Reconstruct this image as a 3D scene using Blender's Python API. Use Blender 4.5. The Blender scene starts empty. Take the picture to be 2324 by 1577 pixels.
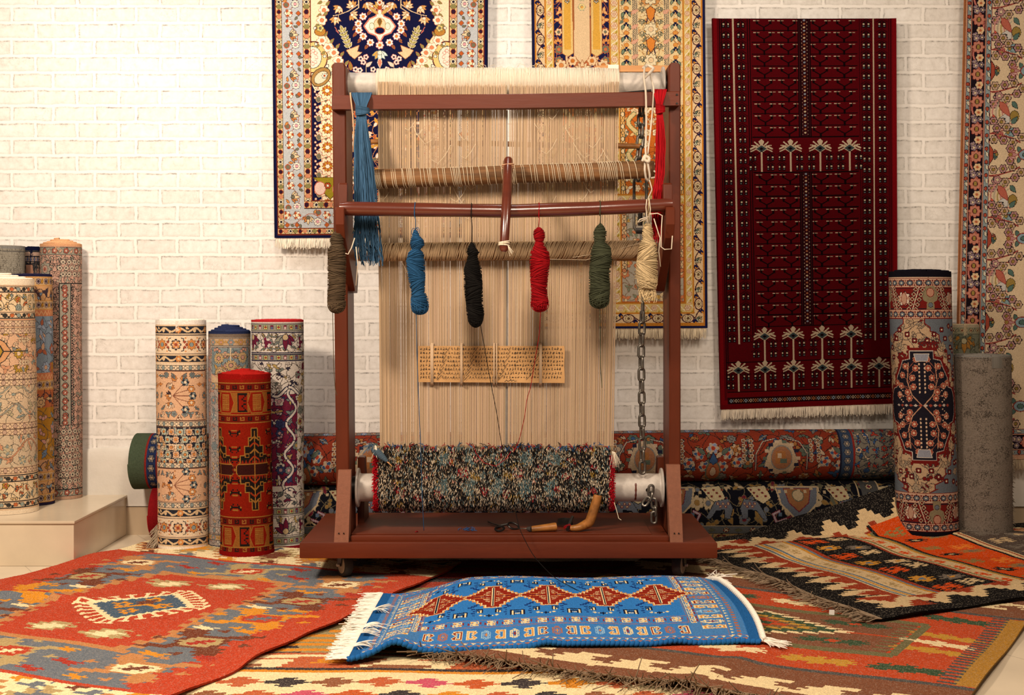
import bpy, math
import numpy as np
from mathutils import Vector

# ---------------------------------------------------------------- camera, world, lights, exposure
FPX, CX, HZ, EYE = 2800.0, 1162.0, 690.0, 1.12      # lens in pixels of a 2324 x 1577 frame, horizon row, eye height
scene = bpy.context.scene
cam_data = bpy.data.cameras.new('camera'); cam = bpy.data.objects.new('camera', cam_data)
scene.collection.objects.link(cam); scene.camera = cam
cam.location = (0, 0, EYE); cam.rotation_euler = (math.radians(90), 0, 0)
cam_data.sensor_width = 36.0; cam_data.lens = 36.0*FPX/2324
cam_data.shift_y = -(1577/2-HZ)/2324; cam_data.clip_start = .05
scene.view_settings.view_transform = 'Standard'; scene.view_settings.look = 'None'
scene.view_settings.gamma = 1.0; scene.view_settings.use_curve_mapping = False
scene.view_settings.exposure = -0.22
w = bpy.data.worlds.new('room_light'); scene.world = w; w.use_nodes = True
w.node_tree.nodes['Background'].inputs[0].default_value = (1.0, .80, .62, 1); w.node_tree.nodes['Background'].inputs[1].default_value = .20
WARM = (1.0, .90, .79)
def area(name, loc, target, size, power, color=WARM, spread=180):
    d = bpy.data.lights.new(name, 'AREA'); d.shape = 'DISK'; d.size = size; d.energy = power; d.color = color; d.spread = math.radians(spread)
    o = bpy.data.objects.new(name, d); o.location = loc
    o.rotation_euler = (Vector(target)-Vector(loc)).to_track_quat('-Z', 'Y').to_euler(); scene.collection.objects.link(o); return o
def spot(name, loc, target, power, angle, blend, size, color=WARM):
    d = bpy.data.lights.new(name, 'SPOT'); d.energy = power; d.spot_size = math.radians(angle); d.spot_blend = blend; d.shadow_soft_size = size; d.color = color
    o = bpy.data.objects.new(name, d); o.location = loc
    o.rotation_euler = (Vector(target)-Vector(loc)).to_track_quat('-Z', 'Y').to_euler(); scene.collection.objects.link(o); return o
FRONT = (1.0, .82, .65); TOP = (1.0, .93, .88)
area('lamp_front_left', (-2.1, 2.6, 2.9), (-.9, 5.2, .5), .5, 150, FRONT)
area('lamp_front_right', (1.7, 2.9, 2.9), (.4, 5.0, .3), .45, 46, FRONT)
area('lamp_front_middle', (0.1, 1.7, 2.9), (0, 4.0, 0), .7, 72, FRONT)
for sx, sp in ((-2.1, 52), (-1.0, 46), (0.0, 34), (1.15, 16), (2.3, 6)):
    spot('wall_spot', (sx, 4.9, 2.95), (sx, 6.0, 1.6), sp, 110, 1, .08, TOP)

def PX(px, py, Y):
    """the point of the room at depth Y that stands at column px, row py of the frame"""
    return ((px-CX)/FPX*Y, Y, EYE-(py-HZ)/FPX*Y)
def FL(px, py, z=0.0):
    """the point at height z seen at px, py"""
    Y = FPX*(EYE-z)/(py-HZ); return ((px-CX)/FPX*Y, Y, z)
# ---------------------------------------------------------------- weaving charts (pure numpy)
rng = np.random.default_rng(7)
def hx(c):
    if isinstance(c, str):
        return np.array([int(c[i:i+2], 16) for i in (0, 2, 4)], float)
    return np.array(c, float)

class Chart:
    """A knot-by-knot weaving chart: w x h units, r knots per unit, y runs down."""
    def __init__(s, w, h, r, bg):
        r = r*1.35; s.w, s.h, s.r = w, h, r
        s.W, s.H = int(round(w*r)), int(round(h*r))
        s.a = np.empty((s.H, s.W, 3)); s.a[:] = hx(bg)
        s.ox = s.oy = 0.0; s.clip = None
    def win(s, x0, y0, x1, y1):
        x0 += s.ox; x1 += s.ox; y0 += s.oy; y1 += s.oy
        if s.clip:
            cx0, cy0, cx1, cy1 = s.clip
            x0, y0, x1, y1 = max(x0, cx0), max(y0, cy0), min(x1, cx1), min(y1, cy1)
        i0, i1 = max(0, int(math.floor(x0*s.r))), min(s.W, int(math.ceil(x1*s.r)))
        j0, j1 = max(0, int(math.floor(y0*s.r))), min(s.H, int(math.ceil(y1*s.r)))
        if i1 <= i0 or j1 <= j0:
            return None
        X = (np.arange(i0, i1)+.5)/s.r - s.ox; Y = (np.arange(j0, j1)+.5)/s.r - s.oy
        X, Y = np.meshgrid(X, Y)
        return s.a[j0:j1, i0:i1], X, Y
    def sd(s, fn, bb, c, o=None, ow=0.0):
        g = s.win(bb[0]-ow-1/s.r, bb[1]-ow-1/s.r, bb[2]+ow+1/s.r, bb[3]+ow+1/s.r)
        if g is None: return
        A, X, Y = g
        f = fn(X, Y)
        if o is not None: A[f < ow] = hx(o)
        if c is not None: A[f < 0] = hx(c)
    def rect(s, x0, y0, x1, y1, c):
        a, b, c_, d = (x0+s.ox)*s.r, (y0+s.oy)*s.r, (x1+s.ox)*s.r, (y1+s.oy)*s.r
        i0, j0, i1, j1 = int(round(a)), int(round(b)), int(round(c_)), int(round(d))
        if i1 == i0: i1 += 1
        if j1 == j0: j1 += 1
        if s.clip:
            k = [v*s.r for v in s.clip]
            i0, j0, i1, j1 = max(i0, int(k[0])), max(j0, int(k[1])), min(i1, int(k[2])), min(j1, int(k[3]))
        s.a[max(0, j0):max(0, j1), max(0, i0):max(0, i1)] = hx(c)
    def frame(s, x0, y0, x1, y1, t, c):
        s.rect(x0, y0, x1, y0+t, c); s.rect(x0, y1-t, x1, y1, c); s.rect(x0, y0, x0+t, y1, c); s.rect(x1-t, y0, x1, y1, c)
    def ell(s, x, y, rx, ry, c, o=None, ow=0, a=0.0):
        m = max(rx, ry); ca, sa = math.cos(a), math.sin(a)
        def f(X, Y):
            u = (X-x)*ca+(Y-y)*sa; v = -(X-x)*sa+(Y-y)*ca
            return (np.sqrt((u/rx)**2+(v/ry)**2)-1)*min(rx, ry)
        s.sd(f, (x-m, y-m, x+m, y+m), c, o, ow)
    def dia(s, x, y, rx, ry, c, o=None, ow=0):
        s.sd(lambda X, Y: (np.abs(X-x)/rx+np.abs(Y-y)/ry-1)*min(rx, ry)*.8, (x-rx, y-ry, x+rx, y+ry), c, o, ow)
    def ros(s, x, y, r, n, c, mid=None, o=None, ow=0, ph=0.0, mr=.38, depth=.3, alt=None):
        def f(X, Y):
            t = np.arctan2(Y-y, X-x)+ph
            return np.hypot(X-x, Y-y)-r*(1-depth+depth*np.abs(np.cos(n*t/2)))
        s.sd(f, (x-r, y-r, x+r, y+r), c, o, ow)
        if alt is not None:
            g = s.win(x-r, y-r, x+r, y+r)
            if g is not None:
                A, X, Y = g; t = np.arctan2(Y-y, X-x)+ph
                A[(f(X, Y) < -ow*.3) & (np.cos(n*t/2+.6) > .0)] = hx(alt)
        if mid is not None:
            s.ell(x, y, r*mr, r*mr, mid, o if ow else None, ow*.6)
    def leaf(s, x, y, l, w, a, c, o=None, ow=0):
        ca, sa = math.cos(a), math.sin(a)
        def f(X, Y):
            u = ((X-x)*ca+(Y-y)*sa)/l; v = -(X-x)*sa+(Y-y)*ca
            uu = np.clip(u, 0, 1)
            d = np.abs(v)-w*np.sin(np.pi*uu**.75)*.5
            return np.where((u < 0) | (u > 1), np.hypot(np.maximum(-u, u-1)*l, v), d)
        s.sd(f, (x-l-w, y-l-w, x+l+w, y+l+w), c, o, ow)
    def line(s, pts, w, c, o=None, ow=0):
        pts = [tuple(map(float, p)) for p in pts]
        xs = [p[0] for p in pts]; ys = [p[1] for p in pts]
        def f(X, Y):
            d = np.full(X.shape, 1e9)
            for (ax, ay), (bx, by) in zip(pts[:-1], pts[1:]):
                vx, vy = bx-ax, by-ay; L = vx*vx+vy*vy+1e-12
                t = np.clip(((X-ax)*vx+(Y-ay)*vy)/L, 0, 1)
                d = np.minimum(d, np.hypot(X-ax-t*vx, Y-ay-t*vy))
            return d-w/2
        s.sd(f, (min(xs)-w, min(ys)-w, max(xs)+w, max(ys)+w), c, o, ow)
    def poly(s, pts, c, o=None, ow=0):
        P = [tuple(map(float, p)) for p in pts]
        xs = [p[0] for p in P]; ys = [p[1] for p in P]
        def f(X, Y):
            ins = np.zeros(X.shape, bool); d = np.full(X.shape, 1e9)
            for (ax, ay), (bx, by) in zip(P, P[1:]+P[:1]):
                if ay != by:
                    ins ^= ((ay > Y) != (by > Y)) & (X < (bx-ax)*(Y-ay)/(by-ay)+ax)
                if ow:
                    vx, vy = bx-ax, by-ay; L = vx*vx+vy*vy+1e-12
                    t = np.clip(((X-ax)*vx+(Y-ay)*vy)/L, 0, 1)
                    d = np.minimum(d, np.hypot(X-ax-t*vx, Y-ay-t*vy))
            return np.where(ins, -1.0, d if ow else 1.0)
        s.sd(f, (min(xs), min(ys), max(xs), max(ys)), c, o, ow)
    def vine(s, x0, y0, x1, y1, amp, per, w, c, ph=0.0, o=None, ow=0):
        L = math.hypot(x1-x0, y1-y0); n = max(8, int(L/per*10)); ux, uy = (x1-x0)/L, (y1-y0)/L
        pts = []
        for i in range(n+1):
            t = L*i/n; k = amp*math.sin(2*math.pi*t/per+ph)
            pts.append((x0+ux*t-uy*k, y0+uy*t+ux*k))
        for i in range(0, n, 6):
            s.line(pts[i:i+7], w, c, o, ow)
    def stamp(s, rows, x, y, q, cm, fx=False, fy=False, tr=False, qy=None):
        """rows of letters centred on x, y; q = size of one letter."""
        if tr: rows = [''.join(r) for r in zip(*[r.ljust(max(map(len, rows))) for r in rows])]
        if fy: rows = rows[::-1]
        qy = qy or q
        W = max(map(len, rows)); H = len(rows)
        for j, r in enumerate(rows):
            r = r.ljust(W)
            if fx: r = r[::-1]
            i = 0
            while i < W:
                k = i
                while k < W and r[k] == r[i]: k += 1
                if r[i] in cm:
                    s.rect(x+(i-W/2)*q, y+(j-H/2)*qy, x+(k-W/2)*q, y+(j-H/2+1)*qy, cm[r[i]])
                i = k
    def mirx(s):
        n = s.W//2; s.a[:, s.W-n:] = s.a[:, :n][:, ::-1]
    def miry(s):
        n = s.H//2; s.a[s.H-n:] = s.a[:n][::-1]
    def palm(s, x, y, r, a, cs, o, ow):
        """a lotus palmette that opens towards angle a"""
        for i, k in enumerate((-1.15, 1.15, -.62, .62, 0)):
            s.leaf(x-math.cos(a)*r*.35, y-math.sin(a)*r*.35, r*(1.25 if k else 1.5), r*.55, a+k, cs[i % 2], o, ow)
        s.ell(x-math.cos(a)*r*.25, y-math.sin(a)*r*.25, r*.3, r*.3, cs[2 % len(cs)], o, ow)
    def sprig(s, x, y, L, a, n, lw, c, st, o=None, ow=0):
        s.line([(x, y), (x+math.cos(a)*L, y+math.sin(a)*L)], max(.8, lw*.22), st)
        for i in range(n):
            t = (i+.6)/n*L; px, py = x+math.cos(a)*t, y+math.sin(a)*t
            for q in (-1, 1):
                s.leaf(px, py, lw*1.6, lw*.8, a+q*.9, c, o, ow)
        s.leaf(x+math.cos(a)*L, y+math.sin(a)*L, lw*1.7, lw*.8, a, c, o, ow)

def jag(s, n=5, ph=0):
    return s
def band_motifs(P, x0, y0, x1, y1, step, fn):
    """call fn(x, y, i) along a band"""
    L = math.hypot(x1-x0, y1-y0); n = max(1, int(round(L/step)))
    for i in range(n):
        t = (i+.5)/n; fn(x0+(x1-x0)*t, y0+(y1-y0)*t, i)
def step_line(P, x0, y0, x1, y1, n, w, c):
    """a stair-stepped line, as the knots of a flat weave run"""
    for i in range(n):
        a0, a1 = i/n, (i+1)/n
        P.rect(min(x0+(x1-x0)*a0, x0+(x1-x0)*a1)-w/2, min(y0+(y1-y0)*a0, y0+(y1-y0)*a1), max(x0+(x1-x0)*a0, x0+(x1-x0)*a1)+w/2, max(y0+(y1-y0)*a0, y0+(y1-y0)*a1), c)
def _kp(s, pts, c, q=2.0, t=1.2, qy=None):
    """polygon with the stepped, toothed edges of a slit-woven kilim"""
    P = [tuple(map(float, p)) for p in pts]
    xs = [p[0] for p in P]; ys = [p[1] for p in P]
    def f(X, Y):
        row = np.floor(Y/q); Yq = (row+.5)*q; Xq = X+np.where(row % 2 > .5, t, -t)*.5
        ins = np.zeros(X.shape, bool)
        for (ax, ay), (bx, by) in zip(P, P[1:]+P[:1]):
            if ay != by:
                ins ^= ((ay > Yq) != (by > Yq)) & (Xq < (bx-ax)*(Yq-ay)/(by-ay)+ax)
        return np.where(ins, -1.0, 1.0)
    s.sd(f, (min(xs)-t, min(ys)-q, max(xs)+t, max(ys)+q), c)
Chart.kp = _kp

def chart_lozenge_kilim():          # the big red and grey kilim, 157 x 222 cm
    RED, GRY, TAN, BRN, CRM, KHA, ORA, BLU, RUS = 'b8472c', '6f7375', 'bd8350', '75402c', 'ecd5a2', 'b39a68', 'd48c2c', '4d5f6c', 'a8382a'
    P = Chart(157, 226, 2.3, GRY)
    cx, cy = 78.5, 113.0
    P.rect(0, 0, 157, 32, CRM); P.rect(0, 194, 157, 226, CRM)
    for e in (0, 1):                 # end panels
        yb = 0 if e == 0 else 194
        for i in range(-1, 9):
            x = i*21+(5 if e else 0)
            P.kp([(x, yb+16), (x+10, yb+3), (x+22, yb+16), (x+10, yb+29)], (TAN, KHA)[i % 2], 2, 3)
            P.kp([(x+3, yb+16), (x+10, yb+8), (x+18, yb+16), (x+10, yb+24)], (BRN, ORA, GRY)[i % 3], 2, 3)
            P.kp([(x+12, yb+0), (x+20, yb+0), (x+16, yb+6)], (ORA, BRN)[i % 2], 1.5, 2)
            P.kp([(x+10, yb+32), (x+21, yb+32), (x+16, yb+24)], (BRN, GRY, ORA)[i % 3], 1.5, 2)
            P.kp([(x+19, yb+6), (x+27, yb+1), (x+27, yb+9)], GRY, 1.5, 2)
    P.rect(0, 31, 157, 33.4, RED); P.rect(0, 192.6, 157, 195, RED)
    for k in range(-1, 28):          # sawtooth side borders
        y = 34+k*6.1
        if 30 < y < 190:
            P.kp([(0, y-2), (0, y+8), (12, y+8), (20+2*(k % 2), y+1.5), (12, y-2)], RED, 1.1, .8)
            P.kp([(157, y-2), (157, y+8), (145, y+8), (137-2*(k % 2), y+1.5), (145, y-2)], RED, 1.1, .8)
    P.rect(0, 33, 9, 193, RED); P.rect(148, 33, 157, 193, RED)
    hexa = [(-.31, .61), (.34, .64), (.42, .30), (.38, 0), (.43, -.30), (.37, -.58), (-.32, -.57), (-.40, -.3), (-.45, 0), (-.40, .3)]
    P.kp([(cx+u*78.5*1.13, cy-v*81*1.07) for u, v in hexa], TAN, 3.6, 3.2)
    P.kp([(cx+u*78.5*.99, cy-v*81*.98) for u, v in hexa], RED, 3.6, 2.6)
    for k in range(14):              # streaks of a second red in the field
        x = cx+rng.uniform(-26, 14); y = cy+rng.uniform(-44, 42)
        P.kp([(x, y), (x+rng.uniform(8, 20), y+.4), (x+8, y+1.8)], ('c25236', 'a83f28')[k % 2], .8, 2)
    # medallion
    L, T, R, B = (cx-19, cy+1), (cx+2, cy-18), (cx+18, cy-5), (cx+3, cy+16)
    def outd(g): return [(cx+1+(p[0]-cx-1)*g, cy-1+(p[1]-cy+1)*g) for p in (L, T, R, B)]
    for (a, b) in zip(outd(1.16), outd(1.16)[1:]+outd(1.16)[:1]):
        for i in range(7):
            t = (i+.5)/7; x, y = a[0]+(b[0]-a[0])*t, a[1]+(b[1]-a[1])*t
            dx, dy = x-cx, y-cy; n = math.hypot(dx, dy)
            P.line([(x, y), (x+dx/n*5.5, y+dy/n*5.5)], 1.5, CRM); P.line([(x+dx/n*5-dy/n*1.6, y+dy/n*5+dx/n*1.6), (x+dx/n*5.5+dy/n*1.2, y+dy/n*5.5-dx/n*1.2)], 1.3, CRM)
    P.poly(outd(1.17), CRM); P.kp(outd(1.0), BLU, 1.2, .8)
    for a, b, c in ((-8, -1, ORA), (0, -9, ORA), (9, -2, ORA), (1, 7, ORA)):
        P.kp([(cx+a-4, cy+b-1), (cx+a, cy+b-4.5), (cx+a+4, cy+b-1), (cx+a+1, cy+b+4)], c, 1.3, 1.6)
        P.rect(cx+a-1, cy+b-1.4, cx+a+1.4, cy+b+.6, BLU)
    P.line([(cx-7, cy+3), (cx+2, cy-3), (cx+9, cy-1)], 2.0, ORA)
    P.kp([(cx-5, cy-6), (cx+1, cy-10), (cx+4, cy-5), (cx-1, cy-2)], BRN, 1.2, 1)
    def bird(u, v, w=1):
        x, y = cx+u*78.5, cy-v*81
        P.kp([(x-11, y+3), (x-4, y-5), (x+6, y-7), (x+5, y-2), (x+11, y-3), (x+4, y+5), (x-5, y+7), (x-4, y+3)], KHA, 1.4, 2.2)
        P.kp([(x-6, y+2), (x-1, y-4), (x+6, y-2), (x+2, y+4), (x-3, y+4)], CRM, 1.2, 2.0)
    for u, v in ((-.15, .42), (.15, .46), (-.14, -.39), (.19, -.41)): bird(u, v)
    P.kp([(cx-26, cy-36), (cx-20, cy-39), (cx-17, cy-35)], KHA, 1.3, 2)
    P.kp([(cx+17, cy+35), (cx+24, cy+33), (cx+22, cy+38)], KHA, 1.3, 2)
    def star(u, v, c, mid, core, xc):
        x, y = cx+u*78.5, cy-v*81
        for q in range(4):
            ca, sa = [(1, 0), (0, 1), (-1, 0), (0, -1)][q]
            lobe = [(2, 4), (5, 13), (9, 17), (15, 12), (13, 6), (6, 2)] if q % 2 == 0 else [(4, 2), (8, 15), (13, 19), (11, 9), (6, 1)]
            P.kp([(x+(a*ca-b*sa)*1.0, y+(a*sa+b*ca)*.86) for a, b in lobe], c, 1.5, 1.8)
        for a, b in ((17, 0), (-17, 0), (0, 13), (0, -13)):
            P.kp([(x+a-2.6, y+b), (x+a, y+b-2), (x+a+2.6, y+b), (x+a, y+b+2)], c, 1.2, 1.2)
        P.kp([(x-10, y), (x-7, y-7), (x+7, y-7), (x+10, y), (x+7, y+7), (x-7, y+7)], c, 1.5, 1)
        P.kp([(x-8, y), (x-5, y-5), (x+5, y-5), (x+8, y), (x+5, y+5), (x-5, y+5)], mid, 1.4, 1)
        P.kp([(x-5, y-2.6), (x-1, y-1), (x+1, y-3.5), (x+5, y-2), (x+2, y), (x+5, y+2.6), (x+1, y+1), (x-1, y+3.5), (x-5, y+2), (x-2, y)], core, .8, .8)
    for su in (-1, 1):
        star(su*.63, .74, TAN, CRM, BRN, 0); star(su*.63, -.75, TAN, CRM, BRN, 0)
        star(su*.64, .38, BRN, KHA, RUS, 0); star(su*.64, -.36, BRN, KHA, RUS, 0)
        star(su*.66, .02, ORA, RED, GRY, 0)
    star(.02, .81, KHA, RED, CRM, 0); star(.02, -.78, KHA, RED, CRM, 0)
    def bit(u, v, c, w=6, h=3):
        x, y = cx+u*78.5, cy-v*81
        P.kp([(x-w, y+1), (x-w/2, y-h), (x+1, y-1), (x+w, y-h+1), (x+w/2, y+h), (x-1, y+1)], c, .9, 1.6)
    for su in (-1, 1):
        for v in (.56, -.56): bit(su*.55, v, ORA); bit(su*.8, v+.02, RUS, 5)
        for v in (.2, -.18): bit(su*.52, v, CRM, 5, 2.4); bit(su*.74, v, ORA, 5)
        bit(su*.34, .78, RUS); bit(su*.34, -.80, RUS); bit(su*.26, .93, RUS, 5); bit(su*.28, -.93, RUS, 5)
        bit(su*.5, -.93, ORA, 4); bit(su*.22, -.67, ORA, 4); bit(su*.22, .68, ORA, 4)
    return P

def chart_cross_kilim():            # the cream kilim underneath, 230 x 225 cm, y=0 far
    CRM, COR, KHA, CHA, ORA, BRN, PNK, OLI = 'e6cf9d', 'b8603a', '8f8058', '423a38', 'd0862a', '8f5a3c', 'c25566', '6f6743'
    P = Chart(230, 225, 2.2, CRM)
    Yc = lambda Y: (5.35-Y)*100
    Xc = lambda X: (X+1.15)*100
    P.rect(0, 0, 230, Yc(5.12), '8a2f22')
    P.rect(0, Yc(5.24), 230, Yc(5.2), OLI)
    P.rect(0, Yc(5.12), 230, Yc(5.06), KHA); P.rect(0, Yc(5.06), 230, Yc(4.99), '92342a')
    P.rect(0, Yc(4.99), 230, Yc(4.93), CHA); P.rect(0, Yc(4.93), 230, Yc(4.84), 'a0402e')
    for i in range(9):
        x = 10+i*26; P.kp([(x, Yc(4.86)), (x+8, Yc(4.98)), (x+17, Yc(4.86))], (PNK, OLI, '7a3a58')[i % 3], 1.6, 2)
    P.rect(0, Yc(4.84), 230, Yc(4.80), KHA); P.rect(0, Yc(4.80), 230, Yc(4.66), CRM)
    for i in range(18):
        P.kp([(i*13, Yc(4.66)), (i*13+5, Yc(4.76)), (i*13+11, Yc(4.66))], (COR, BRN, ORA)[i % 3], 1.6, 1.6)
    P.rect(0, Yc(4.66), 230, Yc(4.60), COR)
    P.rect(0, Yc(4.60), 230, Yc(3.91), '9a8a5f')
    for x0 in (-.86, -.50, -.05, .4):     # orange and charcoal combs
        for k in range(9):
            y = Yc(4.45)+k*6; l = 6+5*(k % 3)+(10 if k > 5 else 0)
            P.kp([(Xc(x0)-l, y), (Xc(x0)+l+6, y), (Xc(x0)+l+9, y+3), (Xc(x0)-l-3, y+3)], ORA, 1.6, 1.6)
            P.kp([(Xc(x0)-40, y+3), (Xc(x0)-31+l*.5, y+3), (Xc(x0)-28+l*.5, y+5), (Xc(x0)-40, y+5)], CHA, 1.4, 1.4)
        P.kp([(Xc(x0)-4, Yc(4.1)), (Xc(x0)+9, Yc(4.1)), (Xc(x0)+12, Yc(3.98)), (Xc(x0)-9, Yc(3.98))], ORA, 1.8, 2)
    P.rect(0, Yc(3.925), 230, Yc(3.905), COR); P.rect(0, Yc(3.905), 230, Yc(3.885), CRM)
    P.rect(0, Yc(3.885), 230, Yc(3.765), CRM)
    for i in range(-1, 5):               # broken key band
        x = 27+i*52
        P.kp([(x-6, Yc(3.80)), (x+12, Yc(3.80)), (x+9, Yc(3.765)), (x-12, Yc(3.765))], BRN, 1.3, 1)
        P.kp([(x-7, Yc(3.885)), (x-2, Yc(3.885)), (x-8, Yc(3.80)), (x-13, Yc(3.80))], BRN, 1.3, 1)
        P.kp([(x+22, Yc(3.885)), (x+46, Yc(3.885)), (x+40, Yc(3.765)), (x+16, Yc(3.765))], COR, 1.3, 1)
        P.kp([(x+6, Yc(3.87)), (x+24, Yc(3.87)), (x+24, Yc(3.85)), (x+6, Yc(3.85))], COR, 1.3, 1)
        P.kp([(x+30, Yc(3.885)), (x+38, Yc(3.885)), (x+36, Yc(3.82)), (x+26, Yc(3.82))], (ORA, KHA)[i % 2], 1.3, 1)
    P.rect(0, Yc(3.768), 230, Yc(3.745), CHA); P.rect(0, Yc(3.745), 230, Yc(3.722), ORA)
    cols = [COR, CHA, BRN, COR, PNK, 'bd5b30', CHA, ORA]
    for r in range(5):
        for i in range(-3, 15):
            x = Xc(-.804+i*.139+(r % 2)*.0695); y = Yc(3.625)+r*12.0; c = cols[(i+r*3) % 8]
            P.kp([(x-7, y), (x-4, y-2), (x-2, y-2), (x-2, y-4.5), (x+2, y-5), (x+3, y-2), (x+5, y-2), (x+7, y), (x+5, y+2), (x+3, y+2), (x+2, y+5), (x-2, y+4.5), (x-2, y+2), (x-4, y+2)], c, 1.0, 1.4)
    return P

def chart_diamond_kilim():          # coral and brown kilim, 160 x 170 cm
    COR, BRN, OLI, OCH, GRN, CRM, GRY, YEL = 'b54a28', '7d5038', '6f6744', 'a97b34', '3f5138', 'e3ca98', '54504a', 'bb8a34'
    P = Chart(160, 170, 2.3, COR)
    H = 85
    P.rect(0, H, 160, 170, COR)
    y = lambda v: 170-v*100
    P.rect(0, y(.34), 160, 170, BRN)
    P.rect(0, y(.365), 160, y(.335), GRY)
    for i in range(-1, 10):              # cream running wave
        x = i*19.0
        P.kp([(x-2, y(.105)), (x+8, y(.125)), (x+18, y(.12)), (x+19, y(.085)), (x+8, y(.08)), (x-2, y(.075))], CRM, 1.6, 1.6)
        P.kp([(x+2, y(.12)), (x+4, y(.17)), (x+9, y(.205)), (x+21, y(.215)), (x+16, y(.185)), (x+13, y(.16)), (x+18, y(.12))], CRM, 1.6, 2.4)
    P.rect(0, y(.035), 160, 170, BRN)
    def motif(u, v, c, d=None):
        x, yy = u*100, y(v)
        P.kp([(x-12, yy+1), (x-7, yy-4), (x-4, yy-2), (x, yy-5), (x+3, yy-2), (x+9, yy-4), (x+12, yy), (x+8, yy+4), (x+3, yy+2), (x, yy+5), (x-4, yy+2), (x-9, yy+4)], c, 1.1, 2.0)
        if d: P.kp([(x-3, yy), (x, yy-2.2), (x+3, yy), (x, yy+2.2)], d, 1, .8)
    for u, c in ((.28, OCH), (.56, GRN), (.84, CRM), (1.12, YEL), (1.39, GRN)): motif(u, .47, c)
    P.rect(31, y(.62), 129, H+1, BRN)
    P.rect(28, y(.62), 132, y(.575), OLI)
    for v, c in ((.73, YEL), (.85, CRM)): motif(.20, v, c); motif(1.40, v, c)
    for i in range(24):                  # comb edge of the field
        yy = y(.60)-i*2.2
        if i % 2: P.rect(29, yy, 36, yy+1.5, OLI); P.rect(124, yy, 131, yy+1.5, OLI)
    P.rect(27, y(.60), 30, H+1, OLI); P.rect(130, y(.60), 133, H+1, OLI)
    motif(.50, .70, GRN, COR); motif(1.10, .71, GRN, COR)
    P.a[:P.H//2] = P.a[P.H-P.H//2:][::-1]
    cx, cy = 80, 85
    for g, c in ((1, CRM), (.86, GRN), (.62, YEL), (.48, '7a5a3a'), (.36, COR), (.2, GRN)):
        n = 1.7 if g in (1, .62) else 1.0
        P.kp([(cx-33*g, cy), (cx, cy-19*g), (cx+33*g, cy), (cx, cy+19*g)], c, 1.3, 2.4*n)
    for yy0, yy1 in ((y(.34)-.0, 0), (0, 0)): pass
    ylo, yhi = 37, 133
    for x0, sgn in ((0, 1), (160, -1)):
        P.rect(min(x0, x0+sgn*6.5), ylo, max(x0, x0+sgn*6.5), yhi, OCH)
        for i in range(27):
            yy = ylo+i*3.6
            P.rect(min(x0+sgn*5.5, x0+sgn*11), yy, max(x0+sgn*5.5, x0+sgn*11), yy+1.9, GRY)
    return P

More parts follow.
